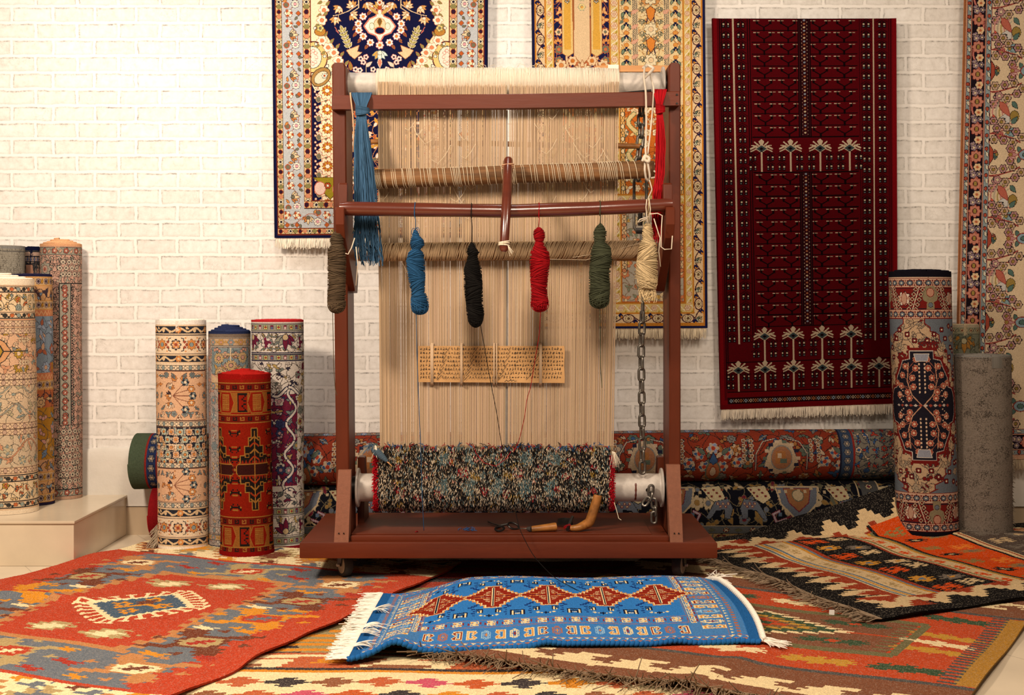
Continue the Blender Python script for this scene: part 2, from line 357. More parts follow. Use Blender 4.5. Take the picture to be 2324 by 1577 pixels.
def chart_black_kilim():            # black bordered kilim, 215 x 150 cm, x across the stripes
    BLK, CRM, RED, ORA, OCH, BLU, OLI, GRY, BRN = '1c1917', 'c9ac7e', '93391f', 'c64812', 'bd8430', '5f6f78', '756b42', '6f6355', '52443a'
    P = Chart(215, 150, 2.3, BLK)
    for i in range(-1, 16):              # slanting cream teeth down the fringed end, red inside them
        y = 16+i*10.6
        P.kp([(8, y+7.5), (15, y+2), (30, y-1), (30, y+12), (18, y+10.5)], CRM, 1.0, 2.2)
    for i in range(-1, 16):
        y = 16+i*10.6
        P.kp([(16, y+8), (22, y+4), (32, y+2), (32, y+13), (24, y+11.5)], RED, 1.0, 2.2)
    P.rect(27, 20, 215, 130, RED)
    P.rect(0, 0, 215, 7, BLK); P.rect(0, 143, 215, 150, BLK)
    for i in range(0, 13):               # stepped cream pyramids along both sides
        x = 20+i*18.7
        for e, s_ in ((0, 1), (150, -1)):
            Y_ = lambda v: e+s_*v
            for hw, v0, v1 in ((2.0, 7, 24), (4.0, 9.5, 24), (6.4, 12.5, 24), (9.4, 16, 24)): P.rect(x-hw, Y_(v0), x+hw, Y_(v1), CRM)
            P.kp([(x-10, Y_(22)), (x-10, Y_(18)), (x-7, Y_(16)), (x+7, Y_(16)), (x+10, Y_(18)), (x+10, Y_(22))], CRM, 1.2, 1.6)
        for e, s_ in ((0, 1), (150, -1)):
            Y_ = lambda v: e+s_*v
            for hw, v0, v1 in ((1.8, 15.5, 25), (4.2, 18, 25), (7.0, 20.5, 25), (9.4, 22.6, 25)): P.rect(x-hw, Y_(v0), x+hw, Y_(v1), RED)
    def band(x0, x1, c): P.rect(x0, 22, x1, 128, c)
    def motiv(x, y, c, d=None, w=5, h=4.6):
        P.kp([(x-w, y), (x-w/2, y-h), (x+w/2, y-h*.8), (x+w, y), (x+w/2, y+h), (x-w/2, y+h*.8)], c, 1.3, 2.2)
        if d: P.kp([(x-w*.4, y), (x, y-h*.4), (x+w*.4, y), (x, y+h*.4)], d, 1.1, 1)
    def aitch(x, y, c, s=6):
        s = s*.78
        P.kp([(x-s, y-s), (x-s*.3, y-s), (x-s*.3, y-s*.2), (x+s*.3, y-s*.2), (x+s*.3, y-s*.9), (x+s, y-s), (x+s, y+s), (x+s*.3, y+s*.9), (x+s*.3, y+s*.3), (x-s*.3, y+s*.3), (x-s*.3, y+s), (x-s, y+s)], c, 1.2, 1.8)
    band(30, 47, CRM)
    for x, c in ((31, BLU), (33.2, OCH), (35, BLU), (44.6, OCH), (46.2, BLU)): P.rect(x, 22, x+1.3, 128, c)
    P.rect(47.5, 22, 49.0, 128, RED)
    for i in range(8):
        P.kp([(39, 26+i*13), (41, 29+i*13), (42.6, 26+i*13), (41, 36+i*13), (39, 36+i*13)], 'a68a5a', 1.4, 1.6)
    band(49.5, 77, BLK)
    for i in range(7):
        y = 30+i*15.4
        c = ((ORA, CRM), (OCH, GRY))[i % 2]
        if i % 2: motiv(56.5, y, OCH, BLU); motiv(69, y+4, (CRM, GRY)[i % 4 == 1], OCH, 5.5, 4)
        else: aitch(56.5, y, ORA); aitch(70, y-2, CRM, 5)
    P.rect(77, 22, 78.6, 128, RED); band(78.6, 91, CRM)
    P.rect(79.6, 22, 80.8, 128, OLI); P.rect(88.2, 22, 89.8, 128, OCH); P.rect(90, 22, 91, 128, OLI)
    for i in range(9): P.kp([(82, 24+i*12), (84.4, 28+i*12), (86.6, 25+i*12), (85, 33+i*12), (82, 32+i*12)], ORA, 1.4, 1.8)
    P.rect(91, 17, 92.6, 133, BLK); band(92.6, 121, ORA)
    P.rect(92.6, 18, 121, 132, ORA)
    for i in range(7):
        y = 28+i*16
        if i % 2: motiv(101, y, BLK, CRM, 5, 3.6); motiv(113, y-3, '9a6a3a', GRY, 6, 4)
        else: aitch(100, y, '8f7440', 5); aitch(113.5, y+3, 'd8762a', 5.5)
    P.rect(121, 17, 122.6, 133, BLK); band(122.6, 127, CRM); P.rect(125, 17, 126, 133, RED)
    band(127, 160, BRN)
    for i in range(7):
        aitch(136, 30+i*15, ('b99c72', GRY)[i % 2], 6); motiv(150, 36+i*15, GRY, 'b99c72', 6, 4)
    P.rect(160, 17, 162, 133, BLK); band(162, 172, CRM); P.rect(165, 17, 167, 133, ORA); band(172, 200, ORA)
    for i in range(7): motiv(185, 32+i*16, OCH, BLK)
    return P

def chart_blue_rug():               # blue pile rug, 132 x 98 cm, y=98 is the near edge
    B, DB, RED, OR, CR, NV, GB, SAL = '3673ab', '265c8e', '8a2a1a', 'c98640', 'dcc794', '1c2238', '8fb0c0', '8f6a68'
    P = Chart(132, 98, 3.5, B)
    P.rect(4, 1, 128, 97, '4079ae')
    def run(x0, y0, x1, y1):             # one border side, from the outside in, drawn along x at depth d
        pass
    def side(fn_len, put):
        """put(t, d, rows, q): t along, d depth"""
        # teeth
        for i in range(int(fn_len/2.6)):
            t = 2+i*2.6
            put('tri', t, 0)
        for i in range(int(fn_len/4.75)):
            put('mot', 5+i*4.75, i)
        for i in range(int(fn_len/3.2)):
            put('grd', 6+i*3.2, i)
    HOOK = ["cccccccc", "crrrrrrc", "crrccccc", "crrc  c ", "crrc crc", "crrc crc", "crrcccrc", "crrrrrrc", "cccccccc"]
    HOOK = ["ccccccccc.", "crrrrrrrc.", "crcccccrrc", "crc...crrc", "crc..crrc.", "crc..ccc..", "crc.......", "crc..ccc..", "crc..crrc.", "crc...crrc", "crcccccrrc", "crrrrrrrc.", "ccccccccc."]
    BOX = ["...sss...", "..s.s.s..", "ssssssss.", "s.s...s.s", "s.s.o.s.s", "sss.o.sss", "s..ooo..s", "sss.o.sss", "s.s.o.s.s", "s.s...s.s", "sssssssss", "..s.s.s..", "...sss..."]
    GRD = ["ccccc..", "c...c.r", "c.c.crr", "c.ccc.r", "c..o..r", "c.ooo..", "ccccc.."]
    def mot(x, y, i, tr):
        k = i % 8; q = .36; qy = .62
        cm = {'c': CR, 'r': RED}; cy_ = {'c': CR, 'r': OR}
        sx, sy = (q, qy)
        def st(rows, m, fx):
            if tr: P.stamp(rows, x, y, qy*.95, m, fx=False, fy=fx, tr=True, qy=q)
            else: P.stamp(rows, x, y, q, m, fx=fx, qy=qy)
        if k == 0: st(BOX, {'s': CR, 'o': RED}, 0)
        elif k == 1: st(HOOK, cy_, 1)
        elif k == 2: st(HOOK, cm, 0)
        elif k == 3: st(BOX, {'s': 'a8684a', 'o': OR}, 0)
        elif k == 4: st(HOOK, cm, 1)
        elif k == 5: st(HOOK, cy_, 0)
        elif k == 6: st(BOX, {'s': GB, 'o': OR}, 0)
        else: st(HOOK, cy_, 1)
    # long sides (far y small, near y large)
    for far in (0, 1):
        Y = lambda d: (d if far else 98-d)
        s = 1 if far else -1
        for i in range(48):
            x = 3+i*2.65
            P.poly([(x-.9, Y(3.2)), (x+.9, Y(3.2)), (x+.7, Y(1.6)), (x-.2, Y(1.4))], 'a8684a'); P.poly([(x+.3, Y(5.1)), (x+2.0, Y(5.1)), (x+1.2, Y(3.7))], CR)
        P.rect(3, min(Y(5.6), Y(5.9)), 129, max(Y(5.6), Y(5.9)), SAL)
        P.rect(8, min(Y(18.6), Y(19)), 124, max(Y(18.6), Y(19)), SAL); P.rect(9, min(Y(19.6), Y(19.9)), 123, max(Y(19.6), Y(19.9)), SAL)
        P.rect(20, min(Y(25.4), Y(25.8)), 112, max(Y(25.4), Y(25.8)), SAL)
        for i in range(23):
            mot(14+i*4.75, Y(12.2), i, False)
        for i in range(36):
            P.stamp(GRD, 16+i*2.9+(1 if i % 2 else 0), Y(22.6), .38, {'c': CR, 'o': OR, 'r': RED}, fx=bool(i % 2), fy=bool(i % 2), qy=.6)
    for left in (0, 1):
        X = lambda d: (d if left else 132-d)
        P.rect(min(X(3.5), X(20.5)), 7, max(X(3.5), X(20.5)), 91, '4a7aa6')
        for i in range(34):
            y = 4+i*2.65
            P.poly([(X(6.6), y-.8), (X(6.6), y+.8), (X(5.2), y+.6), (X(5.2), y-.5)], 'a8684a'); P.poly([(X(8.4), y+.4), (X(8.4), y+1.8), (X(7.2), y+1.1)], CR)
        P.rect(min(X(9), X(9.3)), 6, max(X(9), X(9.3)), 92, SAL)
        P.rect(min(X(16.6), X(16.9)), 14, max(X(16.6), X(16.9)), 84, SAL); P.rect(min(X(20.2), X(20.5)), 19, max(X(20.2), X(20.5)), 79, SAL)
        for i in range(15):
            mot(X(13), 14+i*5.0, i+3, True)
        for i in range(17):
            P.stamp(GRD, X(18.6), 20+i*3.6, .38, {'c': CR, 'o': OR, 'r': RED}, fy=bool(i % 2), qy=.6)
        P.rect(min(X(0), X(3.3)), 0, max(X(0), X(3.3)), 98, DB)
    P.rect(21, 26.2, 111, 71.8, '3576b0')
    def diamond(cx, cy):
        steps = [(9.6, 0), (8.0, 1.3), (6.6, 2.6), (5.2, 4.2), (3.8, 6.2), (2.4, 8.6)]
        for e, c in ((.9, OR), (.45, CR), (0, RED)):
            for i, (hw, hy) in enumerate(steps):
                top = steps[i+1][1] if i+1 < len(steps) else hy+2.4
                P.rect(cx-hw-e, cy-top-e, cx+hw+e, cy+top+e, c) if False else None
            for i in range(len(steps)-1, -1, -1):
                hw, hy = steps[i]; top = (steps[i+1][1] if i+1 < len(steps) else hy+2.2)
                P.rect(cx-hw-e, cy-top-e, cx+hw+e, cy+top+e, c)
            P.dia(cx, cy, 10.6+e*1.3, 4.2+e, c)
        P.line([(cx, cy-9.5), (cx, cy+9.5)], 1.1, CR); P.line([(cx, cy-9.5), (cx, cy+9.5)], .5, NV)
        for k in (-5.5, -3.6, -1.7, 1.7, 3.6, 5.5):
            w = 5.2-abs(k)*.5
            for q in (-1, 1):
                P.line([(cx+q*1.2, cy+k), (cx+q*w, cy+k-.9*np.sign(k))], .45, CR)
        for q in (-1, 1):
            P.rect(cx+q*4.6-2.2, cy-.35, cx+q*4.6+2.2, cy+.35, '5a1a30'); P.rect(cx+q*4.5-2.6, cy-1.3, cx+q*4.5+2.0, cy-1.0, OR); P.rect(cx+q*4.5-2.6, cy+1.0, cx+q*4.5+2.0, cy+1.3, OR)
    ELL = ["nnnnn", "nc...", "ncnnn", "ncnc.", "ncnc."]
    GAT = ["nnnnnnnnn", "nc.....cn", "ncnnnnncn", "ncn...ncn", "ncncccncn", "ncn...ncn"]
    for i in range(6):
        x = 13+i*20.0
        for yy, fy in ((64, False), (34, True)):
            if 22 < x < 112:
                P.stamp(GAT, x, yy+(2.4 if not fy else -2.4), .58, {'n': NV, 'c': CR, '.': B}, fy=fy, qy=.8)
                for q in (-1, 1):
                    for k in range(4):
                        P.rect(x+q*4.3-.6+(k % 2)*.5, yy-3+k*2.0, x+q*4.3+.7, yy-2+k*2.0, '1c3a70')
                        P.rect(x+q*(3+k)-.6, 49+(yy-49)*(.72-.07*k)-.5, x+q*(3+k)+.8, 49+(yy-49)*(.72-.07*k)+.8, '1c3a70')
                    P.stamp(ELL, x+q*6.6, yy-(.5 if not fy else -.5), .5, {'n': NV, 'c': CR, '.': B}, fx=q > 0, fy=fy, qy=.75)
                    P.stamp(ELL, x+q*6.8, 49+(yy-49)*.42, .42, {'n': NV, 'c': CR, '.': B}, fx=q > 0, fy=fy, qy=.6)
            x2 = x+10
            if 22 < x2 < 110:
                P.stamp(["..n..", "cnnnc", "..n.."], x2, yy+(4.2 if not fy else -4.2), .7, {'n': NV, 'c': CR}, qy=.8)
                for q in (-1, 1): P.dia(x2+q*2.8, yy+(3.6 if not fy else -3.6), .8, .9, CR)
    for i in range(5):
        diamond(24+i*20.2, 49)
    return P
_rect0 = Chart.rect
def _rect(s, x0, y0, x1, y1, c): _rect0(s, min(x0, x1), min(y0, y1), max(x0, x1), max(y0, y1), c)
Chart.rect = _rect

def b_scroll(P, y0, y1, bg, dk, fl, per, edge=None, x0=0, x1=None, ph=0):
    """dark ground scroll border with star flowers"""
    x1 = P.w if x1 is None else x1; h = y1-y0; m = (y0+y1)/2
    P.rect(x0, y0, x1, y1, dk)
    P.vine(x0, m, x1, m, h*.22, per/2, h*.22, bg, ph)
    n = int((x1-x0)/per)+2
    for i in range(n):
        x = x0+ph+i*per
        P.ros(x, m, h*.42, 8, fl, bg, None); P.ell(x+per*.5, m, h*.22, h*.3, bg)
        P.leaf(x+per*.22, m-h*.3, h*.5, h*.3, .5, bg); P.leaf(x-per*.22, m+h*.3, h*.5, h*.3, 3.6, bg)
    if edge: P.rect(x0, y0, x1, y0+1.6, edge); P.rect(x0, y1-1.6, x1, y1, edge)
def b_chain(P, y0, y1, bg, dk, c, per, x0=0, x1=None):
    x1 = P.w if x1 is None else x1; m = (y0+y1)/2; h = y1-y0
    P.rect(x0, y0, x1, y1, bg); P.rect(x0, m-.5, x1, m+.5, dk)
    for i in range(int((x1-x0)/per)+1):
        x = x0+(i+.5)*per
        if i % 2: P.ell(x, m, per*.34, h*.34, c, dk, 1.1)
        else: P.dia(x, m, per*.3, h*.32, bg, dk, 1.1)
    P.rect(x0, y0, x1, y0+1.2, dk); P.rect(x0, y1-1.2, x1, y1, dk)
def b_chain_v(P, x0, x1, y0, y1, bg, dk, c, per):
    m = (x0+x1)/2; h = x1-x0
    P.rect(x0, y0, x1, y1, bg); P.rect(m-.5, y0, m+.5, y1, dk)
    for i in range(int((y1-y0)/per)+1):
        y = y0+(i+.5)*per
        if y > y1-per*.3: break
        if i % 2: P.ell(m, y, h*.34, per*.34, c, dk, 1.1)
        else: P.dia(m, y, h*.32, per*.3, bg, dk, 1.1)
    P.rect(x0, y0, x0+1.2, y1, dk); P.rect(x1-1.2, y0, x1, y1, dk)
def field(P, x0, y0, x1, y1, bg, cols, dk, cell=26, seed=1, ow=1.2, vines=True, fill=True, kinds='rplbs'):
    """an all-over floral field: winding stems, rosettes, palmettes and leaves, mirrored about its own middle"""
    R = np.random.default_rng(seed)
    if fill: P.rect(x0, y0, x1, y1, bg)
    old = P.clip; P.clip = (x0+P.ox, y0+P.oy, x1+P.ox, y1+P.oy)
    W, H = x1-x0, y1-y0; nx = max(1, int(round(W/2/cell))); ny = max(1, int(round(H/cell)))
    cw, chh = W/2/nx, H/ny
    items = []
    for j in range(ny+1):
        for i in range(nx+1):
            items.append((x0+(i+.5)*cw+R.uniform(-.22, .22)*cw, y0+(j+.5)*chh+R.uniform(-.2, .2)*chh, R.integers(0, 99), R.uniform(0, 6.28), R.uniform(.8, 1.15)))
    if vines:
        for j in range(ny+1):
            y = y0+(j+.5)*chh; ph = R.uniform(0, 6.28)
            P.vine(x0, y, x1, y, chh*.33, cw*2.2, ow*1.05, dk, ph)
        for i in range(nx):
            ph = R.uniform(0, 6.28)
            for mm in (0, 1):
                x = x0+(i+.5)*cw; x = x if not mm else x0+x1-x
                P.vine(x, y0, x, y1, cw*.3*(1-2*mm), chh*2.3, ow, dk, ph if not mm else ph)
    for (x, y, k, a, sc) in items:
        for mm in (0, 1):
            X = x if not mm else x0+x1-x; A = a if not mm else math.pi-a
            if mm and abs(X-x) < cell*.5: continue
            c = cols[k % len(cols)]; c2 = cols[(k//7+1) % len(cols)]; kind = kinds[(k//3) % len(kinds)]
            s = min(cw, chh)*sc
            if kind == 'r': P.ros(X, y, s*.42, 5+k % 4, c, c2, dk, ow, ph=A, alt=None if k % 3 else c2)
            elif kind == 'p': P.palm(X, y, s*.42, A, (c, c2, bg), dk, ow*.8)
            elif kind == 'l':
                for q in (0, 2.1, 4.2): P.leaf(X, y, s*.5, s*.26, A+q, (c, c2)[int(q > 3)], dk, ow*.8)
            elif kind == 'b':
                P.line([(X, y), (X+math.cos(A)*s*.5, y+math.sin(A)*s*.5)], ow, dk)
                for q in (-1, 0, 1): P.ell(X+math.cos(A+q*.8)*s*.36, y+math.sin(A+q*.8)*s*.36, s*.13, s*.13, c, dk, ow*.8)
            else:
                P.ros(X, y, s*.25, 4, c, c2, dk, ow); P.leaf(X, y, s*.5, s*.2, A, c2, dk, ow*.7); P.leaf(X, y, s*.5, s*.2, A+3.14, c2, dk, ow*.7)
    P.clip = old

# ----- rolled carpets: x runs round the roll (middle faces the room), y runs from its upper end down
def chart_roll_peach():
    r, h = 58, 522; W = 2*math.pi*r; P = Chart(W, h, .62, 'dcbf9c')
    DK, OR, CR, PE, RD, BG = '33343a', 'cf8b4c', 'e2caa6', 'd9ae86', '9c4f38', '8c958c'
    P.rect(0, 0, W, 9, 'efe3cf'); P.rect(0, h-9, W, h, 'e9d9c0')
    def wide(y0, y1):
        P.rect(0, y0, W, y1, CR); m = (y0+y1)/2
        for i in range(5):
            x = W/2-146+i*73
            P.ros(x, m, 13, 8, DK, None, None); P.ros(x, m, 10, 8, OR, RD, None, alt=PE)
            P.ros(x+36, m, 12, 8, OR, BG, DK, 1.2)
            for q in (-1, 1):
                for k in (-1, 1):
                    P.line([(x+q*12, m+k*15), (x+q*18, m+k*13), (x+q*17, m+k*8), (x+q*24, m+k*8)], 1.8, DK)
                    P.dia(x+q*20, m+k*6, 4.2, 4, RD); P.dia(x+q*22, m+k*15, 2.4, 2.2, OR)
                P.dia(x+q*24, m, 4, 4.4, RD)
    def trio(y, down=False):
        b_scroll(P, y, y+19, 'd8b98c', DK, OR, 76, 'd8b98c', ph=36)
        P.rect(0, y+20.5, W, y+22.5, '5a5248'); wide(y+24, y+62); P.rect(0, y+63.5, W, y+65, '5a5248')
        b_scroll(P, y+66, y+84, 'd8b98c', DK, OR, 76, 'd8b98c', ph=36)
    trio(12); trio(h-95)
    P.rect(0, 98, W, 101, CR); b_chain(P, 101, 114, CR, '5a5248', BG, 11)
    def panel(y0, y1, bg, dark):
        x0, x1 = W/2-70, W/2+82
        P.rect(0, y0, W, y1, bg)
        b_chain_v(P, x0-13, x0-3, y0, y1, CR, '5a5248', BG, 11); b_chain_v(P, x1+3, x1+13, y0, y1, CR, '5a5248', BG, 11)
        P.frame(x0, y0, x1, y1, 1.6, '6a4a3c')
        if not dark:
            x, m = (x0+x1)/2-14, (y0+y1)/2
            field(P, x0+2, y0+2, x1-2, y1-2, bg, [BG, OR, CR, '6f7d78'], '6b4434', 21, int(y0), 1.2, False)
            P.ell(x+20, m, 44, 34, bg)
            for k in (-2, -1, 0, 1, 2):
                xx, yy = x+34+(12 if abs(k) < 2 else 2)-4*abs(k), m+k*15.5
                P.line([(x, m), (x+12, m+k*7), (xx, yy)], 1.6, '8a5a44'); P.ros(xx, yy, 8.5, 6, (BG, OR)[k % 2], CR, DK, 1.2, alt=DK if k % 2 == 0 else None)
            for k in (-1, 1): P.palm(x-6, m+k*20, 9, 1.57*k+.4, (CR, OR, BG), '6b4434', 1)
            P.palm(x-10, m, 10, 3.14, (OR, DK, CR), '6b4434', 1)
        else:
            m = (y0+y1)/2
            field(P, x0+2, y0+2, x1-2, y1-2, bg, [CR, 'c9a070', BG], CR, 18, 5, .9, True, True, 'ls')
            for j in range(6):
                for i in range(8):
                    xx, yy = x0+14+i*21-(10 if j % 2 else 0), y0+12+j*17
                    P.ros(xx, yy, 8.5, 4, (PE, 'b9bba0')[(i+j) % 2], OR, DK, 1.2, ph=.78)
            P.line([(x0+5, m), (x0+85, m)], 2.2, CR); P.palm(x0+30, m, 11, 0, ('c9a070', CR, BG), DK, 1)
    panel(114, 228, PE, 0); b_chain(P, 229, 241, CR, '5a5248', BG, 11)
    panel(241, 322, DK, 1); b_chain(P, 323, 335, CR, '5a5248', BG, 11)
    panel(335, 412, PE, 0); b_chain(P, 413, 425, CR, '5a5248', BG, 11)
    return P
def chart_roll_bluegrey():
    r, h = 49, 502; W = 2*math.pi*r; P = Chart(W, h, .62, 'a99c88')
    DK, TN, BL, OC, PK, NV = '4a4743', 'b79a76', '7f8a86', 'b08a4e', 'b98c74', '28304c'
    P.rect(0, 0, W, 7, NV); P.rect(0, 6, W, 14, '7a6a58'); P.rect(0, h-8, W, h, NV)
    def bor(y0, y1):
        P.rect(0, y0, W, y1, TN); m = (y0+y1)/2
        for i in range(14):
            P.ros(i*23+6, m, 7.5, 6, (OC, BL)[i % 2], PK, '8a6a50', 1); P.leaf(i*23+15, m-3, 9, 5, .7, OC)
        P.rect(0, y0, W, y0+1.3, DK); P.rect(0, y1-1.3, W, y1, DK)
    bor(16, 34)
    field(P, 0, 36, W, h-8, 'a79a8c', [PK, BL, 'b8b0a2', TN], '5e5a5a', 22, 3, 1.1)
    x0, x1 = W/2-38, W/2+62
    P.rect(x0, 38, x1, 98, BL); field(P, x0, 38, x1, 98, BL, [OC, TN, PK], '3c4240', 26, 9, 1.1)
    for (x, y) in ((22, 62), (80, 60), (51, 78), (24, 98), (78, 98)):
        P.ros(x0+x, y, 13, 12, 'b5976a', BL, '3c4240', 1.2); P.ros(x0+x, y, 5, 6, PK, None, '3c4240', 1)
    P.line([(x0+50, 38), (x0+50, 66)], 3, 'cdb894'); P.frame(x0, 36, x1, 99, 1.2, DK)
    P.poly([(x0, 100), (x0+30, 112), (x0+50, 104), (x0+72, 112), (x1, 100), (x1, 118), (x0, 118)], 'c2a680', PK, 2)
    bor(118, 134); b_chain_v(P, x0-22, x0-6, 16, h-20, 'a8958a', '6a5850', PK, 13)
    bor(h-34, h-20); b_chain(P, h-52, h-36, 'b5a796', '6a5850', BL, 13)
    return P
def chart_roll_maroon():
    r, h = 60, 524; W = 2*math.pi*r; P = Chart(W, h, .62, 'c3b8a6')
    IV, MR, NV, GR, OC, SG = 'c6baa8', '6a2336', '262438', '8c8874', 'a98f56', '73786c'
    P.rect(0, 0, W, 5, 'b02a2c'); P.rect(0, h-7, W, h, '8a1c26')
    def sq(y0, y1):
        P.rect(0, y0, W, y1, GR); m = (y0+y1)/2
        for i in range(26):
            x = i*15+4
            if i % 2: P.ros(x, m, 5.4, 4, 'b8ab6a', 'a03a34', '3c3434', 1, ph=.78)
            else: P.rect(x-4, m-5, x+4, m+5, MR); P.rect(x-2.2, m-2, x+2.2, m+4, 'c9aca0' if i % 4 else '5a6478')
        P.rect(0, y0, W, y0+1.5, NV); P.rect(0, y1-1.5, W, y1, NV)
    def lot(y0, y1, up):
        P.rect(0, y0, W, y1, IV); m = (y0+y1)/2
        field(P, 0, y0, W, y1, IV, [GR, OC, SG, IV], '4a4038', 19, int(y0), 1.2, True, True, 'lsb')
        for i in range(5):
            x = W/2-150+i*88+(0 if i % 2 else 0)
            P.palm(x, m-(7 if up else -7), 21, 1.57 if up else -1.57, (MR, GR, 'b8a078'), NV, 1.4)
            P.ros(x+44, m, 13, 7, IV, MR, NV, 1.5, alt=MR)
        P.rect(0, y0, W, y0+1.5, NV); P.rect(0, y1-1.5, W, y1, NV)
    sq(8, 26); lot(28, 76, True); sq(78, 94)
    field(P, 0, 96, W, 180, IV, [MR, SG, OC, NV, IV], '4a4038', 24, 4, 1.4)
    def med(y0, y1):
        pts = []
        n = 40
        for i in range(n+1):
            t = i/n; pts.append((W/2-70+118*math.sin(math.pi*t)**.55*1.0+4*math.cos(t*50), y0+(y1-y0)*t))
        P.poly([(W/2-110, y0)]+pts+[(W/2-110, y1)], MR, IV, 2.4); return pts
    P.rect(0, 180, W/2+30, 376, MR)
    field(P, 0, 170, W, 380, MR, ['bdb39e', SG, '3a3e5a', OC, 'b08a86'], NV, 25, 8, 1.5, True)
    P.vine(W/2+44, 150, W/2+30, 400, 12, 70, 5, IV, 0, NV, 1.6)
    P.rect(W/2+60, 150, W, 400, IV); field(P, W/2+58, 150, W, 400, IV, [MR, SG, OC], '4a4038', 22, 2, 1.3)
    for yy, s in ((176, 1), (384, -1)):
        P.vine(0, yy, W/2+60, yy-s*14, 10, 62, 5, IV, .8, NV, 2)
    field(P, 0, 392, W, 428, IV, [MR, SG, IV], '35303a', 20, 6, 1.6)
    sq(430, 446); lot(448, 494, False); sq(496, 514)
    return P
def chart_roll_red():
    r, h = 60, 430; W = 2*math.pi*r; P = Chart(W, h, .58, '86200f')
    TN, DK, RD, R2 = '97692f', '231c18', '86200f', '6b1b10'
    P.rect(0, 0, W, 12, '8f1610'); P.rect(0, h-14, W, h, '82120f')
    ES = ["dd.d", "d.dd", "d..d", "dddd"]
    HK = ["kkkkkkk", "k....k.", "k...k..", "k..k...", "k...kk.", "k......", "k...kk.", "k..k...", "k...k..", "k....k.", "kkkkkkk"]
    def ess(y):
        P.rect(0, y-9, W, y+9, R2); P.rect(0, y-11, W, y-8.8, TN); P.rect(0, y+8.8, W, y+11, TN)
        for i in range(22): P.stamp(ES, i*17+6, y, 2.4, {'d': (DK, '93602c')[i % 2]}, fx=bool(i % 4 > 1))
    def hook(y):
        P.rect(0, y-25, W, y+25, RD)
        for i in range(-3, 4):
            x = W/2-37+i*76
            P.rect(x+16, y-24, x+58, y+24, '8f5a26')
            P.poly([(x-14, y-24), (x+14, y-24), (x+22, y), (x+14, y+24), (x-14, y+24), (x-22, y)], RD, TN, 1.6)
            for q in range(-4, 5):
                P.rect(x-10, y+q*4.4-.8, x+10, y+q*4.4+.8, TN); P.rect(x+q*2.5-.5, y-20, x+q*2.5+.5, y+20, TN)
            P.stamp(HK, x+42, y, 3.1, {'k': DK, '.': RD}, qy=4.0, fx=bool(i % 2))
    ess(30); hook(66); ess(104)
    P.rect(0, 115, W, 334, RD)
    for i in range(-2, 3):
        x = W/2+31+i*92
        xm = x-46
        for y0 in (138, 176, 200, 250, 278, 312):
            P.stamp(["k.tttt.k", "kk....kk", "tkkkkkkt", ".k....k.", "..k..k.."], xm, y0, 3.6, {'k': DK, 't': TN}, fy=y0 > 230, qy=3.2)
        P.ros(xm, 224, 8, 6, R2, TN, DK, 1.4)
        hexa = [(6, 128), (6, 150), (13, 150), (13, 170), (22, 170), (22, 192), (32, 192), (32, 208), (41, 216), (41, 232), (32, 240), (32, 256), (22, 256), (22, 276), (13, 276), (13, 298), (6, 298), (6, 318)]
        P.poly([(x+a, b) for a, b in hexa]+[(x-a, b) for a, b in hexa[::-1]], DK, TN, 2.6)
        P.rect(x-40, 212, x+40, 236, '3a1a16'); P.rect(x-40, 210, x+40, 212.5, TN); P.rect(x-40, 236, x+40, 238.5, TN)
        for k in range(8):
            P.poly([(x-32+k*8, 210), (x-28+k*8, 200), (x-24+k*8, 210)], '8a2a16'); P.poly([(x-32+k*8, 238), (x-28+k*8, 248), (x-24+k*8, 238)], '8a2a16')
        for q in (-1, 1):
            for (a, b) in ((18, 190), (18, 258)): P.rect(x+q*a-5, b-5, x+q*a+5, b+5, TN); P.rect(x+q*a-2, b-2, x+q*a+4, b+4, DK)
        P.line([(x, 134), (x, 314)], 2.4, TN)
        for k, c in ((146, TN), (160, '9a3a1a'), (176, TN), (192, '9a3a1a'), (256, '9a3a1a'), (272, TN), (288, '9a3a1a'), (302, TN)):
            s_ = 1 if k < 222 else -1
            P.line([(x-10, k+s_*9), (x, k), (x+10, k+s_*9)], 3.6, c)
    ess(346); hook(381)
    P.rect(0, 407, W, 417, R2); P.rect(0, 405, W, 407, TN)
    for i in range(22): P.stamp(ES, i*17+6, 411.5, 2.2, {'d': (DK, '93602c')[i % 2]})
    return P
